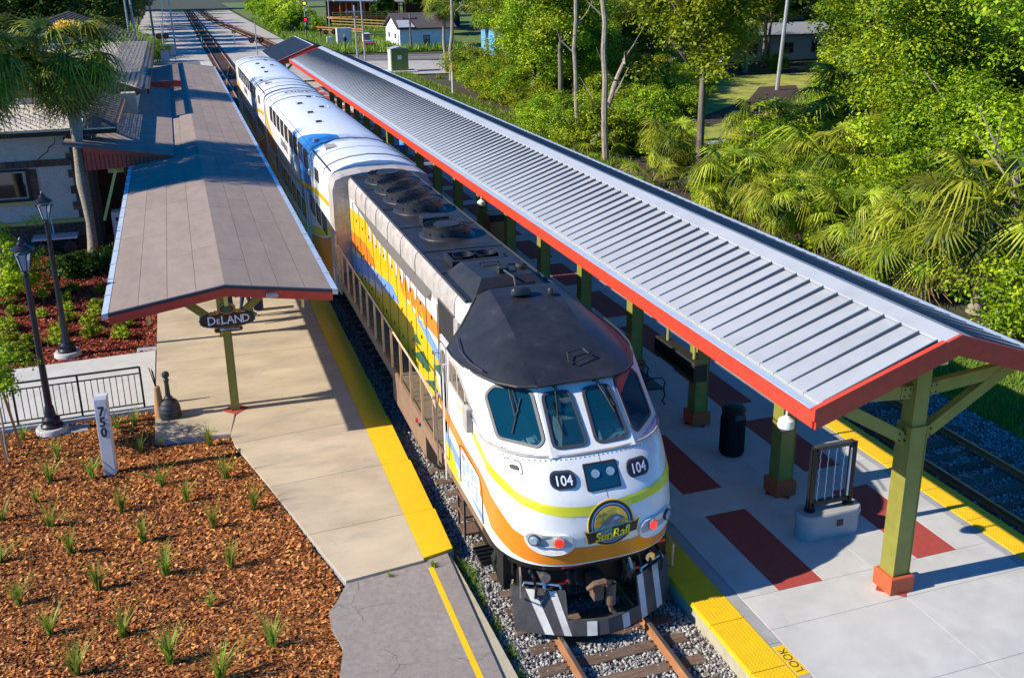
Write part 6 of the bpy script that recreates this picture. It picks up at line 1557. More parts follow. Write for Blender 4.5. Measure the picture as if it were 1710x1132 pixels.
def crossing(x, y, label, gate=True, arm=None, lz_=2.1, sp=.6, h=4.4):
    t = thing('crossing_signal', (x,y,0), label, 'crossing signal')
    part(MB().tube([(x,y,0),(x,y,h)],.07,8), 'mast', M_['pole_metal'], t)
    for s in (-1,1):
        l = part(MB().cyl((x+s*sp,y-.2,lz_),(x+s*sp,y-.1,lz_),.36,n=16), 'target', M_['rubber'], t); sub(MB().cyl((x+s*sp,y-.3,lz_),(x+s*sp,y-.2,lz_),.15,n=10), 'lamp', M_['signal_red'], l, t)
    part(MB().beam((x-sp,y,lz_),(x+sp,y,lz_),.06,.1), 'cross_arm', M_['pole_metal'], t)
    if gate: part(MB().cbox(x-.5,x+.5,y-.3,y+.3,0,1.4,.05), 'gate_mechanism', M_['util_grey'], t)
    if arm: part(MB().beam((x,y,1.2),arm,.1,.12), 'gate_arm', M_['house_white'], t)
crossing(-6.67,135,'crossing signal with twin dark lamps left of the rails behind the station roof',True,(-6.2,135.3,8.5),3.13,.42,5)
crossing(4.9,138.8,'slim crossing mast with paired lamps directly behind the rearmost passenger car',False)
crossing(16.8,154,'crossing gate mast with pale upright arm beyond the far pavilion',True,(16.9,154,9.5))
t = thing('signal_box', (-5.8,137,0), 'small grey signal case on legs beside the left crossing', 'cabinet'); part(MB().cbox(-6.3,-5.3,135.6,136.4,.8,2.2,.05), 'case', M_['util_grey'], t)
for x in (-6.2,-5.4): part(MB().box(x-.05,x+.05,135.95,136.05,0,.8), 'leg', M_['pole_metal'], t)
def pole(x0, y0, x1, z1, label, m__='pole_wood', r=.16, name='utility_pole'):
    t = thing(name, (x0,y0,0), label, 'pole')
    part(MB().tube([(x0,y0,-.1),((x0+x1)/2,y0,z1/2),(x1,y0,z1)],r,8,r*.7), 'shaft', M_[m__], t)
    part(MB().box(x1-1.1,x1+1.1,y0-.08,y0+.08,z1-.9,z1-.7), 'crossarm', M_[m__], t)
    for dx in (-.9,.9): part(MB().cyl((x1+dx,y0,z1-.7),(x1+dx,y0,z1-.5),.07,n=8), 'insulator', M_['gasket'], t)
pole(-7.8,150,-8.2,14,'wooden pole by the crossing signal left of the rails')
pole(-9.2,120,-9.6,13,'pale metal pole rising behind the station roof','pole_metal',.14)
pole(-9.9,122,-10.2,14,'second pale metal pole just left of the other behind the station roof','pole_metal',.12)
pole(-5.2,150,-5.6,14,'pale pole right of the twin crossing lamps','pole_metal',.12)
pole(17.0,132,16.9,6.5,'grey pole standing right of the grey control cabinet','pole_metal',.17)
pole(16.2,122,15.9,13,'tall grey pole with blue banner panel beyond the pavilion','pole_metal',.12)
t = thing('banner_panel', (17.2,123,11), 'blue square sign mounted high on the grey pole at the top edge', 'sign'); part(MB().cbox(16.3,18.1,122.9,123.1,10.2,12.2,.05), 'panel', M_['car_blue'], t)
pole(46.1,79.2,46.9,14,'leaning grey utility pole at the edge of the sunny clearing','pole_metal',.2)
pole(26.6,143,26.6,5,'dark pole standing against the white cottage')
t = thing('marker_stake', (17.6,87,0), 'white stake with orange top in the grass verge', 'marker'); part(MB().cyl((17.6,87,0),(17.6,87,2.0),.07,n=6), 'stake', M_['house_white'], t); part(MB().cyl((17.6,87,2.0),(17.6,87,2.7),.08,n=6), 'cap', M_['sign_orange'], t)
for (x, y) in ((-1.4,160),(3.9,170)):
    t = thing('switch_stand', (x,y,0), 'small switch stand left of the far rails' if x < 0 else 'small switch stand between the far rails', 'switch stand'); part(MB().cyl((x,y,0),(x,y,1.6),.09,n=6), 'stand', M_['pole_metal'], t); part(MB().box(x-.3,x+.3,y-.03,y+.03,1.4,1.9), 'target', M_['util_green'], t)
# ------------------------------------------------------------ vegetation
def unit(n, R): v = R.normal(size=(n,3)); return v/np.linalg.norm(v, axis=1)[:,None]
def leaves_at(P, N, size, R, aspect=1.6, bend=.25):
    """one folded leaf (two triangles) at each point"""
    n = len(P); t = unit(n,R); a = np.cross(N,t); a /= np.linalg.norm(a,axis=1)[:,None]+1e-9; b = np.cross(N,a)
    s = (size*(.6+R.random(n)*.8))[:,None]
    v0 = P-a*s*.5*aspect; v1 = P+b*s*.5+N*s*bend*.3; v2 = P+a*s*.5*aspect-N*s*bend; v3 = P-b*s*.5+N*s*bend*.3
    V = np.stack([v0,v1,v2,v3],1).reshape(-1,3); F = (np.array([[0,1,2,3]])+np.arange(n)[:,None]*4)
    return V, F
def crown_mesh(name, seed, rx, rz_, cz, nclump, nleaf, size, clump_r, m__, shape=1.0, low=-.9):
    R = np.random.default_rng(seed); V = []; F = []; T = []; b = 0
    C = []
    while len(C) < nclump:
        p = unit(1,R)[0]*(R.random()**.45)
        if p[2] < low: continue
        C.append(p)
    C = np.array(C)*np.array([rx,rx,rz_])*(1+.18*R.normal(size=(nclump,1))); C[:,2] += cz
    # lobes make the outline uneven
    lob = unit(6,R)*np.array([rx,rx,rz_])*.55; 
    C += lob[R.integers(0,6,nclump)]*R.random((nclump,1))*.7
    for i in range(nclump):
        k = int(nleaf*(.5+R.random())); r = clump_r*(.6+.8*R.random())
        d = unit(k,R); P = C[i]+d*(r*(R.random((k,1))**.4))*np.array([1,1,.62])
        N = d*.6+np.array([0,0,.75])+R.normal(size=(k,3))*.35; N /= np.linalg.norm(N,axis=1)[:,None]
        v, f = leaves_at(P,N,size,R); V.append(v); F.append(f+b); b += len(v)
        T.append(np.repeat(np.clip(.5+R.normal()*.16+R.normal(size=k)*.17,0,1),4))
    V = np.concatenate(V); F = np.concatenate(F); T = np.concatenate(T)
    me = bpy.data.meshes.new(name); me.vertices.add(len(V)); me.vertices.foreach_set('co', V.astype(np.float32).ravel())
    me.loops.add(F.size); me.loops.foreach_set('vertex_index', F.astype(np.int32).ravel()); me.polygons.add(len(F)); me.polygons.foreach_set('loop_start', np.arange(len(F),dtype=np.int32)*4)
    a = me.attributes.new('tone','FLOAT','POINT'); a.data.foreach_set('value', T.astype(np.float32))
    me.materials.append(M_[m__]); me.update(calc_edges=True); return me
def trunk_mesh(name, seed, h, r, lean, m__, limbs=6, spread=2.0):
    R = random.Random(seed); mb = MB(); pts = []; n = 8
    for k in range(n): t = k/(n-1); pts.append((lean*t*t+R.uniform(-.08,.08)*k*.4, R.uniform(-.08,.08)*k*.4, h*t))
    mb.tube(pts, [r*(1-.7*k/(n-1))*(1.35 if k == 0 else 1) for k in range(n)], 8)
    for i in range(limbs):
        k = R.randint(3,n-2); p = Vector(pts[k]); a = R.uniform(0,6.28); l = R.uniform(.5,1)*spread
        q = p+Vector((math.cos(a)*l*.5,math.sin(a)*l*.5,l*.45)); e = p+Vector((math.cos(a)*l,math.sin(a)*l,l*1.0))
        mb.tube([p,q,e],[r*.4,r*.25,r*.08],5)
    me = bpy.data.meshes.new(name); me.from_pydata([tuple(v) for v in mb.v],[],mb.f); me.materials.append(M_[m__])
    me.polygons.foreach_set('use_smooth',[True]*len(me.polygons)); return me
CR = {
 'tall': [crown_mesh('crown',s,3.0,3.4,8.6,100,300,.105,1.0,'tree_leaf') for s in (1,2)],
 'round': [crown_mesh('crown',s,3.2,3.0,5.2,110,320,.10,1.0,'tree_leaf',low=-1) for s in (4,5)],
 'bush': [crown_mesh('crown',s,2.1,1.7,1.5,60,230,.085,.75,'tree_leaf',low=-.8) for s in (7,8)],
 'bright': [crown_mesh('crown',s,2.3,1.9,1.9,60,230,.09,.8,'yellow_leaf',low=-.8) for s in (10,)],
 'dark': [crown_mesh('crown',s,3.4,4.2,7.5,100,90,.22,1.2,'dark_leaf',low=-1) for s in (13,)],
 'sparse': [crown_mesh('crown',s,2.6,3.4,9.0,50,60,.17,.8,'tree_leaf') for s in (16,)],
}
TR = {'tall': trunk_mesh('trunk',1,10.5,.20,.5,'bark',8,2.6), 'round': trunk_mesh('trunk',2,6.5,.2,.4,'bark',7,2.2), 'bush': trunk_mesh('trunk',3,1.8,.07,.2,'bark',5,1.0),
      'bright': trunk_mesh('trunk',4,2.2,.07,.2,'bark',5,1.0), 'dark': trunk_mesh('trunk',5,9,.25,.3,'bark',7,2.6), 'sparse': trunk_mesh('trunk',6,12,.17,.8,'bark_pale',9,2.4)}
used_labels = set()
def place_words(x, y):
    px, py = cam_pix(x, y, 1.0); px /= 1710; py /= 1132
    h = 'left' if px < .2 else ('centre left' if px < .4 else ('centre' if px < .58 else ('right of centre' if px < .74 else ('right' if px < .9 else 'far right'))))
    return h
def tree(kind, x, y, s, label, cat, group=None, rz=None, name='tree', z=-.1, sz=None):
    k = rnd.randrange(len(CR[kind])); t = bpy.data.objects.new(name,None); COL.objects.link(t); t.location = (x,y,z)
    t.rotation_euler[2] = rnd.uniform(0,6.28) if rz is None else rz; t.scale = (s,s,s*(sz or 1)); tag(t,label,cat,group); t.empty_display_size = .3
    for nm, me in (('trunk',TR[kind]),('crown',CR[kind][k])):
        o = bpy.data.objects.new(nm,me); COL.objects.link(o); o.parent = t
    return t
# woods right of the tracks
PALMS = ((1655,335,23.5,1.5,'big bright fan palm at the right picture edge above the canopy end'),(1545,385,25.5,1.25,'fan palm just left of the big bright one behind the canopy'),
    (1425,168,45,1.75,'large fan palm standing above the bushes at upper right'),(1268,205,50,1.3,'fan palm beside the sunny clearing'),(1225,300,38,1.2,'shaggy fan palm near the clearing with drooping fronds'),
    (1375,265,37,1.35,'fan palm with brown skirt behind the middle of the canopy'),(1300,330,32,.9,'low fan palm leaning over the canopy edge'),(1425,370,29,1.0,'drooping fan palm between the brown skirted one and the right edge'),
    (1120,245,48,1.0,'fan palm among dark bushes behind the pale trunk'),(1040,245,55,1.0,'small fan palm at the foot of the leafy woods'))
KEEP = [(px,py,Y,1.5*s*FPX/(Y+3)) for px,py,Y,s,_ in PALMS]+[(1340,55,105,80),(1240,180,60,75),(1215,150,70,50),(1270,220,56,45),(785,50,108,30),(1690,90,80,30),(1010,200,52,16),(963,190,54,12),(1380,60,110,60)]
def hides(kind, x, y):
    z, r = {'round':(5,3.3),'tall':(8.6,3.4),'bush':(1.5,2.2),'bright':(1.9,2.4)}[kind]
    px, py = cam_pix(x, y, z); d = math.hypot(x-CAM[0], y); rp = r*FPX/d
    for kx, ky, Y, kr in KEEP:
        if y < Y+1 and math.hypot(px-kx, py-ky) < rp*(.9 if kind in ('round','tall') else .6)+kr*(.6 if kind in ('round','tall') else .35): return True
    return False
TALL = [False]
def in_clearing(x, y):
    px, py = cam_pix(x, y, 0)
    if 1165 < px < 1315 and 118 < py < 245: return True
    xc = 27+(y-50)*.70
    if 50 < y < 92 and xc-9 < x < xc+5: return True
    if TALL[0] and 48 < y < 92 and xc-18 < x < xc+5: return True
    if y > 100 and 14 < x < 60 and px < 760: return True
    if 640 < px < 770 and y > 75: return True
    return False
spots = []
def try_add(kind, x, y, s, sep):
    TALL[0] = kind in ('round','tall')
    if in_clearing(x, y) or hides(kind, x, y): return False
    # crowns must not hide the clearing or the houses
    for (a, b, w) in spots:
        if (a-x)**2+(b-y)**2 < (sep+w)**2/4: return False
    spots.append((x,y,sep)); return True
R2 = random.Random(23)
def near_edge(y): return 16.8 if y < 62 else 16.8+(y-62)*.13
placed = []
for kind, n, sep, smin, smax in (('round',60,4.4,.85,1.2),('tall',44,4.2,.9,1.15),('bush',112,2.5,.6,1.15),('bright',40,2.6,.6,1.1)):
    c = 0; tries = 0
    while c < n and tries < 9000:
        tries += 1
        y = R2.uniform(20,104); 
        d = R2.random()**(1.6 if kind in ('bush','bright') else 1.0)
        x = near_edge(y)+(3.5 if kind in ('round','tall') else .6)+d*(R2.uniform(8,12)+y*.55)
        px, py = cam_pix(x, y, 3)
        if px > 1850 or px < 640: continue
        if kind in ('round','tall') and 735 < px < 840 and y > 80: continue
        if try_add(kind,x,y,1,sep): placed.append((kind,x,y,R2.uniform(smin,smax))); c += 1
lab = {'round':('round crowned tree','tree'),'tall':('tall slim tree','tree'),'bush':('green shrub','shrub'),'bright':('yellow green shrub','shrub')}
WL = [('the green cabinet',18,112),('the ditch',17.5,78),('the bare pale trunk',17.1,51.8),('the sunny clearing',30,62),('the leaning pole',46,79),('the brown trunk',17.1,24),('the right edge fan palm',20,25),('the low white house',63,118),('the blue cottage',39,121),('the clearing path',24,52),('the skirted palm',20,38),('the big fan palm',27,47),('the far right house',80,92),('the middle ridge',17,64),('the canopy end',17,31)]
def wl(x, y, what):
    d = sorted((math.hypot(x-a,(y-b)*.6),n,x-a,y-b) for n,a,b in WL)
    for dist, n, dx, dy in d[:7]:
        sides = [('left of' if dx < 0 else 'right of'),('in front of' if dy < 0 else 'behind')]
        if abs(dy)*.6 > abs(dx): sides.reverse()
        for side in sides:
            for size in ('',):
                adj = 'close' if dist < 3.5 else ('a bit' if dist < 7 else ('well' if dist < 14 else 'far'))
                l = '%s in the woods, %s %s %s' % (what, adj, side, n)
                if l not in used_labels: used_labels.add(l); return l
    return what+' deep in the woods right of the tracks'
for kind, x, y, s in placed:
    sz = 'large' if s > 1.05 else ('small' if s < .93 else 'middling')
    tree(kind,x,y,s,wl(x,y,sz+' '+lab[kind][0]),lab[kind][1],'woods right of the tracks' if lab[kind][1]=='tree' else 'shrubs in the woods right of the tracks',name=lab[kind][1])
# far wall of woods closing the top of the view, as one mass
def far_wood(name, pts, kinds='dark', seed=5):
    R = random.Random(seed); V = []; F = []; T = []; b = 0
    for (x, y, s) in pts:
        me = CR[kinds][0]; n = len(me.vertices)
        key = kinds
        if key not in _c:
            a = np.empty(n*3,np.float32); me.vertices.foreach_get('co',a); f = np.empty(len(me.loops),np.int32); me.loops.foreach_get('vertex_index',f); t = np.empty(n,np.float32); me.attributes['tone'].data.foreach_get('value',t)
            keep = 4*np.arange(0,n//4,3); idx = (keep[:,None]+np.arange(4)).ravel(); _c[key] = (a.reshape(-1,3)[idx], np.arange(len(idx)).reshape(-1,4), t[idx])
        a, f, t = _c[key]; an = R.uniform(0,6.28); c, s_ = math.cos(an), math.sin(an)
        v = a.copy(); v[:,0], v[:,1] = a[:,0]*c-a[:,1]*s_, a[:,0]*s_+a[:,1]*c
        # leaves further off are drawn larger so the mass stays closed
        q = v.reshape(-1,4,3); m_ = q.mean(1,keepdims=True); v = (m_+(q-m_)*2.2).reshape(-1,3)
        V.append(v*s+np.array([x,y,-.2])); F.append(f+b); T.append(t); b += len(v)
    return np_mesh(name, np.concatenate(V), np.concatenate(F), M_['dark_leaf' if kinds == 'dark' else 'tree_leaf'], kind='stuff', tone=np.concatenate(T))
_c = {}
R3 = random.Random(9)
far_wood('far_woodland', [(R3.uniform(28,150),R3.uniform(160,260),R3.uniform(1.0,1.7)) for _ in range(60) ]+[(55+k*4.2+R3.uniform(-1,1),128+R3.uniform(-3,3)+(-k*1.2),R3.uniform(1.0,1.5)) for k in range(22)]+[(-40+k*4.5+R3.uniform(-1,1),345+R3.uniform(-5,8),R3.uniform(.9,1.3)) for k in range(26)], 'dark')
far_wood('weedy_bank', [(R3.uniform(12,36)+abs(y_-190)*.05,y_,R3.uniform(.7,1.2)) for y_ in [R3.uniform(150,340) for _ in range(90)] if True][:0]+[(12.5+R3.uniform(0,5)+(y_-150)*.04,y_,R3.uniform(.8,1.5)) for y_ in [R3.uniform(186,330) for _ in range(80)]], 'bright', 6)
# trees left of the far rails and behind the station
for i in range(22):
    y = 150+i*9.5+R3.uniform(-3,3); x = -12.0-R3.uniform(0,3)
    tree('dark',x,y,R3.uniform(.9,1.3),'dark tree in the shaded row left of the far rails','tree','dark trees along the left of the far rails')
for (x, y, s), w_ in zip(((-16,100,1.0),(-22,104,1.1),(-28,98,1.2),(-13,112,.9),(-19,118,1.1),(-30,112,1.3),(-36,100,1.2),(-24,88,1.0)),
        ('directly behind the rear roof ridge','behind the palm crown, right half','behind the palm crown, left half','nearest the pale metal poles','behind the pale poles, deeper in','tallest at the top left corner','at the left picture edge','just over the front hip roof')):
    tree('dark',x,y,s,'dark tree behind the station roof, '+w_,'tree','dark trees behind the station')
for (x, y, s), w_ in zip(((-8.6,136,.9),(-10.2,143,1.1),(-8.8,147,1.0),(-11,133,.9)),('right beside its mast','behind it to the left','farthest behind it','nearest the rear roof')):
    tree('bright',x,y,s,'bright green shrub at the left crossing signal, '+w_,'shrub','bright shrubs by the left crossing')
# unseen trees added at left to cast wide shadow bands across the station roof
tree('tall',-20.5,36.4,.8,'unseen tall dark tree added left of the station for its shadow, nearer one','tree',sz=1.9)
tree('tall',-21.5,60.5,.9,'unseen tall dark tree added left of the station for its shadow, farther one','tree',sz=1.75)
tree('sparse',-17.2,11.2,.6,'slender tree left of the mulch bed beyond the picture edge','tree')

# palms: every frond an object of its own
def frond_mesh(name, seed, pet, rad, droop, m__, nseg=34, dead=False, arc=4.6, tone=0):
    R = random.Random(seed); V = []; F = []; T = []
    def quad(a,b,c,d,t): 
        i = len(V); V.extend([tuple(a),tuple(b),tuple(c),tuple(d)]); F.append((i,i+1,i+2,i+3)); T.extend([t]*4)
    up = .55; n = 6; pts = []
    for k in range(n+1):
        t = k/n; pts.append(Vector((pet*t,0,up*pet*t-droop*.35*pet*t*t)))
    for k in range(n):
        a, b = pts[k], pts[k+1]; w = .03-.012*k/n; quad(a+Vector((0,-w,0)),b+Vector((0,-w,0)),b+Vector((0,w,0)),a+Vector((0,w,0)),.75)
        quad(a+Vector((0,0,-w)),b+Vector((0,0,-w)),b+Vector((0,0,w)),a+Vector((0,0,w)),.6)
    hub = pts[-1]; d = (pts[-1]-pts[-2]).normalized()
    for i in range(nseg):
        a = -arc/2+arc*i/(nseg-1); l = rad*(.72+.28*math.cos(a*.55))*R.uniform(.88,1.06)
        dirx = Vector((math.cos(a),math.sin(a),0)); base = hub+d*.02; prev = base; w0 = .018
        tt = min(1,max(0,.42+tone+R.uniform(-.25,.25)+.12*math.cos(a))); side = Vector((-math.sin(a),math.cos(a),0)); fold = .22*abs(math.sin(a))
        m = 5
        for k in range(m):
            t = (k+1)/m
            p = base+dirx*(l*t)+Vector((0,0,(d.z*.55*math.cos(a)+fold)*l*t-droop*l*(t**2.4)*R.uniform(.55,1.35)))
            w1 = (.030*rad if k < 2 else .024*rad)*(1-max(0,(t-.45))/.58)+.003
            quad(prev-side*w0,p-side*w1,p+side*w1+Vector((0,0,.006)),prev+side*w0,tt+(.15 if k > 2 else 0)); prev = p; w0 = w1
    me = bpy.data.meshes.new(name); me.from_pydata(V,[],F); a = me.attributes.new('tone','FLOAT','POINT'); a.data.foreach_set('value',np.clip(np.array(T,np.float32),0,1)); me.materials.append(M_[m__]); me.update(); return me
FR = {'g': [frond_mesh('frond',s,1.05,.95,.5+.14*s,'palm_leaf',nseg=38,tone=(-.22,-.02,.12,-.3,.05)[s]) for s in range(5)], 'd': [frond_mesh('frond',s+5,1.0,1.0,.6+.15*s,'palm_dark') for s in range(3)],
      'x': [frond_mesh('dead_frond',s+9,.7,.9,1.3,'dead_frond',nseg=20,arc=2.4) for s in range(2)]}
def palm(x, y, h, s, label, n=26, kind='g', dead=5, trunk=True, group=None, cat='palm tree', flower=False, z=0, lean=0):
    t = bpy.data.objects.new('palm_tree' if trunk else 'palmetto',None); COL.objects.link(t); t.location = (x,y,z); tag(t,label,cat,group); R = random.Random(int(x*31+y*7)); 
    if trunk:
        mb = MB(); m = 10; mb.tube([(lean*(k/m)**2+.05*math.sin(k),.04*math.cos(k*1.3),h*k/m-.1) for k in range(m+1)],[.20+.03*math.sin(k*2)+(.08 if k == 0 else 0) for k in range(m+1)],12)
        mb.build('trunk',M_['palm_bark'],t,smooth=True)
        mb = MB()
        for k in range(26):
            a = R.uniform(0,6.28); zz = h-R.uniform(.1,1.4); mb.beam((lean+.16*math.cos(a),.16*math.sin(a),zz),(lean+.36*math.cos(a),.36*math.sin(a),zz+.28),.07,.03)
        mb.build('boots',M_['dead_frond'],t)
    if flower:
        mb = MB()
        for k in range(260):
            a = R.uniform(0,6.28); e = R.uniform(-.2,1.4); r_ = R.uniform(.3,1)*.55; p = Vector((lean+.2+math.cos(a)*math.cos(e)*r_,-.5+math.sin(a)*math.cos(e)*r_,h+.95+math.sin(e)*r_*.8)); q = p+Vector((R.uniform(-.08,.08),R.uniform(-.08,.08),.08)); mb.beam(p,q,.04,.02)
        mb.build('flower_head',M_['emblem_sand'],t)
    for k in range(n):
        a = k*2.39996+R.uniform(-.2,.2); e = 1.15-1.75*(k/n)**.9; o = bpy.data.objects.new('frond',R.choice(FR[kind])); COL.objects.link(o); o.parent = t
        o.location = (lean,0,h+.1*math.sin(e)); o.rotation_euler = (R.uniform(-.3,.3),-(e-.5),a); sc = s*R.uniform(.85,1.1); o.scale = (sc,)*3
    for k in range(dead):
        a = R.uniform(0,6.28); o = bpy.data.objects.new('dead_frond',R.choice(FR['x'])); COL.objects.link(o); o.parent = t; o.location = (lean,0,h-.15); o.rotation_euler = (0,R.uniform(1.3,1.7),a); o.scale = (s*.95,)*3
    return t
palm(-9.35,40.4,7.45,1.3,'cabbage palm with pale ringed trunk in front of the station wall',34,'d',7,flower=True)
palm(-12.3,38.6,7.6,1.35,'cabbage palm at the left picture edge beside the station roof',34,'d',9)
for i, (px, py, Y, s, lb) in enumerate(PALMS):
    p = at(px,py,y=Y); palm(p.x,p.y,max(p.z,1.6),s,lb,24,'g',14 if i in (5,6,4,7) else 8)
for i, (px, py, Y, h) in enumerate(((1250,35,95,9),(1440,25,90,9.5),(812,20,112,11),(740,5,110,11),(1500,-10,85,10))):
    p = at(px,py,y=Y); palm(p.x,p.y,p.z,1.3,['distant palm with golden fronds left of the low white house','distant palm with dry skirt right of the low white house','distant slender palm in front of the blue cottage','distant leaning palm over the far right end of the road','distant palm at the top right of the woods'][i],20,'g',8)
for i, (px, py, Y, lb) in enumerate(((860,160,80,'saw palmetto clump beside the ditch, farthest'),(920,195,70,'saw palmetto clump beside the ditch, middle'),(1000,235,60,'saw palmetto clump beside the ditch, nearest'),(1090,290,46,'low palmetto clump behind the canopy ridge'),(1225,345,34,'low palmetto clump right behind the canopy'),(1500,440,26,'low palmetto clump in the right corner thicket'),(790,120,95,'low palmetto clump near the far road bend'))):
    p = at(px,py,z=.8); palm(p.x,p.y,.3,1.0,lb,14,'g',2,trunk=False,cat='palmetto')
# bare pale trunks standing in front of the woods
for i, (px0, px1, Y, lb) in enumerate(((1010,1003,51.8,'tall bare pale trunk rising in front of the woods behind the canopy'),(963,955,55,'thin pale leaning trunk left of the tall bare one'),(985,1045,54,'broken pale trunk leaning right among the shrubs'),(1662,1682,71,'pale leaning bare trunk at the top right'),(752,757,100,'slim pale trunk in front of the white cottage'),(1676,1672,24,'brown trunk standing behind the right end of the canopy'))):
    b = at(px0,270 if i < 3 else (150 if i == 3 else (85 if i == 4 else 550)),y=Y); z1 = 14 if i not in (2,5) else (6 if i == 2 else 5)
    e = at(px1,0 if i not in (2,5) else (100 if i == 2 else 440),y=Y)
    t = thing('bare_trunk',(b.x,Y,0),lb,'tree trunk'); R = random.Random(i); m = 9
    mb = MB(); mb.tube([(b.x+(e.x-b.x)*k/m+R.uniform(-.12,.12),Y+R.uniform(-.1,.1),z1*k/m-.1) for k in range(m+1)],.21 if i != 1 else .13,8,.11); part(mb,'trunk',M_['bark_pale'],t,smooth=True)
    mb = MB()
    for k in range(5):
        z = z1*R.uniform(.4,.95); f = z/z1; x = b.x+(e.x-b.x)*f; s = R.choice((-1,1)); mb.tube([(x,Y,z),(x+s*.8,Y+R.uniform(-.4,.4),z+.8),(x+s*1.4,Y+R.uniform(-.6,.6),z+2.0)],.05,5,.015)
    part(mb,'limbs',M_['bark_pale'],t)

# mulch and plants in the beds
def chips(name, n, box, seed, size=.05, poly=None):
    R = np.random.default_rng(seed); x = box[0]+R.random(n)*(box[1]-box[0])
    y = box[2]+(R.random(n)**1.25)*(box[3]-box[2]); ok = poly(x,y); x, y = x[ok], y[ok]; n = len(x)
    z = .112+R.random(n)*.035; a = R.random(n)*6.28; l = size*(.5+R.random(n)*1.3); w = l*(.22+.3*R.random(n)); ti = R.normal(size=n)*.35; tj = R.normal(size=n)*.35
    ca, sa = np.cos(a), np.sin(a); V = np.zeros((n,4,3))
    for k, (u, v) in enumerate(((-1,-.7),(1,-1),(.8,1),(-.9,.8))):
        V[:,k,0] = x+u*l*ca-v*w*sa; V[:,k,1] = y+u*l*sa+v*w*ca; V[:,k,2] = z+u*l*ti+v*w*tj
    F = np.arange(n*4).reshape(-1,4); return np_mesh(name,V.reshape(-1,3),F,M_['mulch'],kind='stuff',tone=np.repeat(np.clip(R.normal(.5,.25,n),0,1),4))
def bed1(x, y):
    e = np.where(y < 15.05, -4.22+.15*np.clip((y-12.7)/1.5,0,3), -3.82-(y-15.05)*(1.53/6.85)); e = np.minimum(e, np.where(y > 21.9, -7.02, 0)); e = np.where((y > 14.15) & (y < 15.05), -4.0, e)
    return (x < e) & (y < 24.05+.03*(x+7))
chips('mulch', 210000, (-11.5,-3.7,9.6,24.2), 4, .034, bed1)
chips('far_mulch', 60000, (-13.5,-7.03,28.3,41), 6, .045, lambda x, y: x < 100)
def tuft_mesh(seed, n, h, spread, w=.02):
    R = random.Random(seed); V = []; F = []; T = []
    for i in range(n):
        a = R.uniform(0,6.28); l = h*R.uniform(.55,1.1); sp = spread*R.uniform(.1,1); d = Vector((math.cos(a),math.sin(a),0)); sd = Vector((-d.y,d.x,0)); b = d*R.uniform(0,.05); prev = b; pw = w; tn = R.uniform(.1,.95)
        for k in range(4):
            t = (k+1)/4; p = b+d*(sp*l*t*t*1.1)+Vector((0,0,l*(t-.35*sp*t*t))); cw = w*(1-t*.92)
            i0 = len(V); V.extend([tuple(prev-sd*pw),tuple(prev+sd*pw),tuple(p+sd*cw),tuple(p-sd*cw)]); F.append((i0,i0+1,i0+2,i0+3)); T.extend([min(1,tn+.1*k)]*4); prev = p; pw = cw
    me = bpy.data.meshes.new('blades'); me.from_pydata(V,[],F); a_ = me.attributes.new('tone','FLOAT','POINT'); a_.data.foreach_set('value',np.array(T,np.float32)); me.materials.append(M_['grass_blade']); me.update(); return me
TF = [tuft_mesh(s,46,.55,.75,.013) for s in range(4)]+[tuft_mesh(9,16,.6,1.3,.022)]
LM = [('the marker post',-7.9,21.05),('the near lamp post',-9.27,23.71),('the concrete corner',-5.3,21.9),('the asphalt path',-4.2,13.5),('the slanting platform edge',-4.4,17.8),('the left picture edge',-10.2,17.5),('the bottom left corner',-8.8,10.6),('the smokers post',-6.63,23.38),('the bed centre',-7.2,15.5),('the bottom edge of the picture',-6.3,10.3)]
def describe(x, y, what):
    d = sorted((math.hypot(x-a,y-b),n,x-a,y-b) for n,a,b in LM)
    for dist, n, dx, dy in d:
        side = ('left of' if dx < 0 else 'right of') if abs(dx) > abs(dy) else ('in front of' if dy < 0 else 'behind')
        for adj in ('just','a little way','farther'):
            l = '%s, %s %s %s' % (what, adj, side, n)
            if (adj == 'just' and dist < 1.1) or (adj == 'a little way' and dist < 2.4) or adj == 'farther':
                if l not in used_labels: used_labels.add(l); return l
                break
    return what+' in the mulch bed'
for (px, py, s) in ((350,745,1.0),(377,800,1.0),(425,850,1.0),(270,810,1.0),(312,838,1.0),(155,800,1.0),(205,855,1.0),(357,882,1.0),(86,880,1.0),(240,905,1.0),(118,925,1.0),(278,960,1.1),(386,948,1.0),(165,985,1.1),(32,1010,1.0),(206,1062,1.1),(85,1060,.95),(352,1014,.6),(284,1108,1.25),(457,1080,1.1),(128,1128,1.1),(370,1135,1.2),(4,870,1.0),(2,940,1.0),(236,755,.8),(96,765,.9),(84,805,1.0),(226,712,.9),(196,716,.8),(40,735,.8),(268,745,.5),(60,840,.7)):
    p = at(px,py,z=.12); t = bpy.data.objects.new('grass_clump',None); COL.objects.link(t); t.location = p
    tag(t,describe(p.x,p.y,rnd.choice(('spiky green grass clump','thin arching grass clump')) if s >= 1 else 'small wispy grass clump'),'grass clump','grass clumps planted in the mulch bed'); s *= 1.08
    o = bpy.data.objects.new('blades',TF[rnd.randrange(5)]); COL.objects.link(o); o.parent = t; o.scale = (s,s,s*1.05); o.rotation_euler[2] = rnd.uniform(0,6)
BU = [crown_mesh('foliage',s,.20,.16,.17,26,34,.035,.10,mm_,low=-.6) for s, mm_ in ((31,'yellow_leaf'),(32,'tree_leaf'))]
b2 = [(660,855),(475,845),(310,835),(430,910),(30,870),(275,890),(100,995),(440,970),(265,1015),(620,1000),(790,1030),(580,1060),(445,1035),(50,1075),(805,1080),(630,940)]
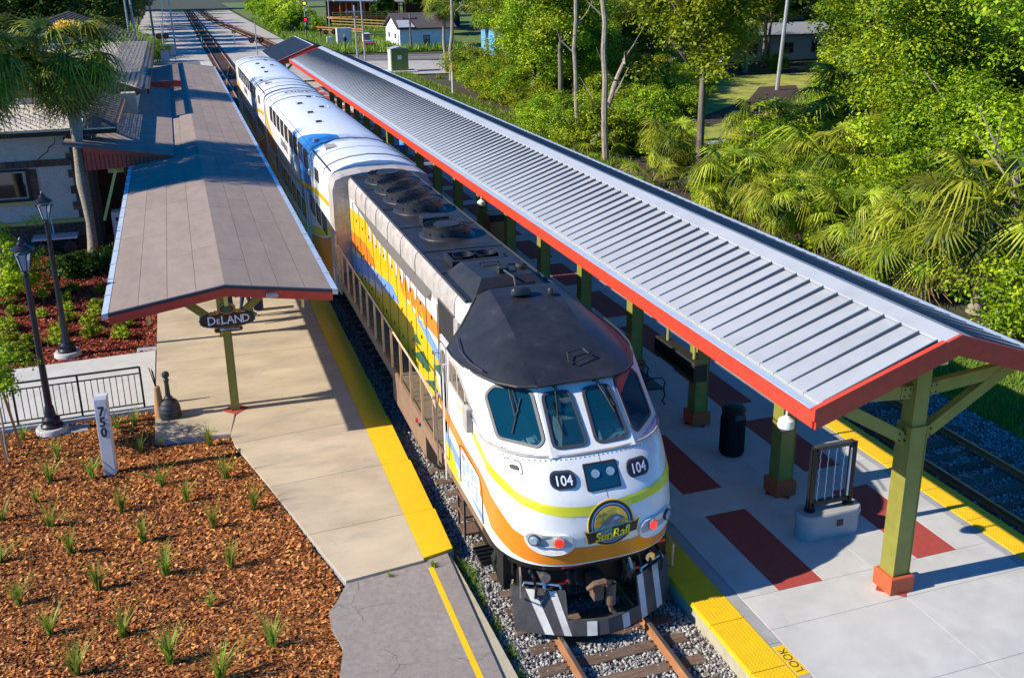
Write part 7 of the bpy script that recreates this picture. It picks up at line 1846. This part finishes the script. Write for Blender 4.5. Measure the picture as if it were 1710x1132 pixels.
b2 = [(X/3.902,270+Y/3.902) for X,Y in b2]+[(X/3.902,540+Y/3.902) for X,Y in ((585,15),(810,20),(790,100),(600,85),(385,75),(200,145),(370,140),(60,50),(60,120),(30,170),(130,190),(150,240),(0,40),(10,250),(80,215))]
LM[:] = [('the far lamp post',-9.36,28.93),('the sidewalk corner',-7.1,28.4),('the dark hedge',-8.5,38),('the left picture edge',-11.2,31),('the canopy gutter',-7.4,32),('the leafy bush',-11.2,36),('the sidewalk',-9.8,28.2),('the bed centre',-9,32.5)]
for X, Y in b2:
    p = at(X,Y,z=.15); t = bpy.data.objects.new('small_shrub',None); COL.objects.link(t); t.location = (p.x,p.y,.11)
    tag(t,describe(p.x,p.y,'small round shrub'),'shrub','small round shrubs in the planting bed'); q = BU[rnd.randrange(2)]; o = bpy.data.objects.new('foliage',q); COL.objects.link(o); o.parent = t; s = rnd.uniform(.85,1.3); o.scale = (s,s,s)
# bush and hedge by the wall, sapling with stakes
def shrub_one(name, x, y, seed, rx, rz_, label, mm_, n=70, z=.1, size=.06, cz=None):
    t = bpy.data.objects.new(name,None); COL.objects.link(t); t.location = (x,y,z); tag(t,label,'shrub')
    me = crown_mesh('crown',seed,rx,rz_,cz or rz_*.9,n,90,size,rx*.35,mm_,low=-.8); o = bpy.data.objects.new('crown',me); COL.objects.link(o); o.parent = t
    tr = MB(); tr.tube([(0,0,0),(.03,0,rz_)],.03,6,.01); tr.build('stem',M_['bark'],t); return t
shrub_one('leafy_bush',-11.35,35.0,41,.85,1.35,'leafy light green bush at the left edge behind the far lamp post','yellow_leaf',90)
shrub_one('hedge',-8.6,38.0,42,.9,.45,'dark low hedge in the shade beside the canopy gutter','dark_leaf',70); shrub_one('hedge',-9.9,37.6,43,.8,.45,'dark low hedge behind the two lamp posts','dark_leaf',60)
t = bpy.data.objects.new('sapling',None); COL.objects.link(t); t.location = (-10.1,22.6,.1); tag(t,'young staked tree with airy green crown at the left picture edge','tree')
me = crown_mesh('crown',44,.62,.6,2.0,50,70,.045,.26,'tree_leaf'); o = bpy.data.objects.new('crown',me); COL.objects.link(o); o.parent = t
mb = MB(); mb.tube([(0,0,0),(.03,0,1.0),(0,0,2.3)],.035,6,.012); mb.build('trunk',M_['bark_pale'],t)
for (dx, dy) in ((.05,-1.0),(.25,.9)):
    q = thing('tree_stake',(-10.1+dx,22.6+dy*.4,.1),'wooden stake leaning in towards the sapling, '+('nearer one' if dy < 0 else 'farther one'),'stake'); part(MB().beam((-10.1+dx,22.6+dy*.4,.05),(-10.1+dx-.12,22.6+dy*.1,1.7),.05,.04),'stake',M_['terracotta'],q)
for i, (x, y) in enumerate(((-8.75,24.0-.35),(-7.25,27.9+.75))):
    t = thing('paving_stone',(x,y,.11),['pale flat stone lying by the near lamp post','pale flat stone by the sidewalk right of the far lamp post'][i],'stone'); part(MB().cbox(x-.28,x+.28,y-.2,y+.2,.1,.17,.03),'stone',M_['conc_grey'],t)
# grass along the ballast, weeds by the path and lawn blades
def blades(name, n, sampler, h, seed, w=.012):
    R = np.random.default_rng(seed); x, y, z = sampler(R,n); n = len(x); a = R.random(n)*6.28; l = h*(.5+R.random(n)); ln = R.normal(size=(n,2))*.35
    V = np.zeros((n,3,3)); ca, sa = np.cos(a), np.sin(a)
    V[:,0] = np.stack([x-ca*w,y-sa*w,z],1); V[:,1] = np.stack([x+ca*w,y+sa*w,z],1); V[:,2] = np.stack([x+ln[:,0]*l,y+ln[:,1]*l,z+l],1)
    return np_mesh(name,V.reshape(-1,3),np.arange(n*3).reshape(-1,3),M_['grass_blade'],kind='stuff',tone=np.repeat(R.random(n)*.8+.1,3))
def weeds(R,n):
    c = np.array([(-1.62,15.1,.22),(-1.60,14.6,.18),(-1.60,14.1,.12),(-1.58,13.3,.15),(-1.55,12.6,.14),(-1.6,12.0,.12),(-1.64,15.9,.1),(-1.63,17.4,.08),(-1.60,19.5,.10),(-1.5,20.9,.05),(-1.60,11.0,.14),(-1.55,14.9,.12),(-2.2,15.15,.05),(-3.0,15.08,.04)])
    k = R.choice(len(c),n,p=(c[:,2]**1.2)/(c[:,2]**1.2).sum()); return c[k,0]+R.normal(size=n)*c[k,2]*.35, c[k,1]+R.normal(size=n)*c[k,2]*.9, np.full(n,.0)+np.where(c[k,0]<-1.9,.2,.0)
blades('trackside_weeds', 1500, weeds, .085, 3, .01)
blades('verge_grass', 60000, lambda R,n: (12.05+R.random(n)*3.6, 9+R.random(n)**1.3*50, np.full(n,-.02)), .16, 8, .02)
blades('verge_grass_far', 26000, lambda R,n: (13+R.random(n)*5.2+(lambda q: q)(0), 50+R.random(n)*58, np.full(n,-.02)), .3, 9, .05)
blades('bank_grass', 30000, lambda R,n: (12.5+R.random(n)*22, 140+R.random(n)*110, np.full(n,-.05)), .8, 10, .12)
blades('lawn_grass', 26000, lambda R,n: (lambda t: (26+t*34+R.random(n)*9, 49+t*38+R.random(n)*5, np.full(n,-.03)))(R.random(n)), .2, 12, .05)
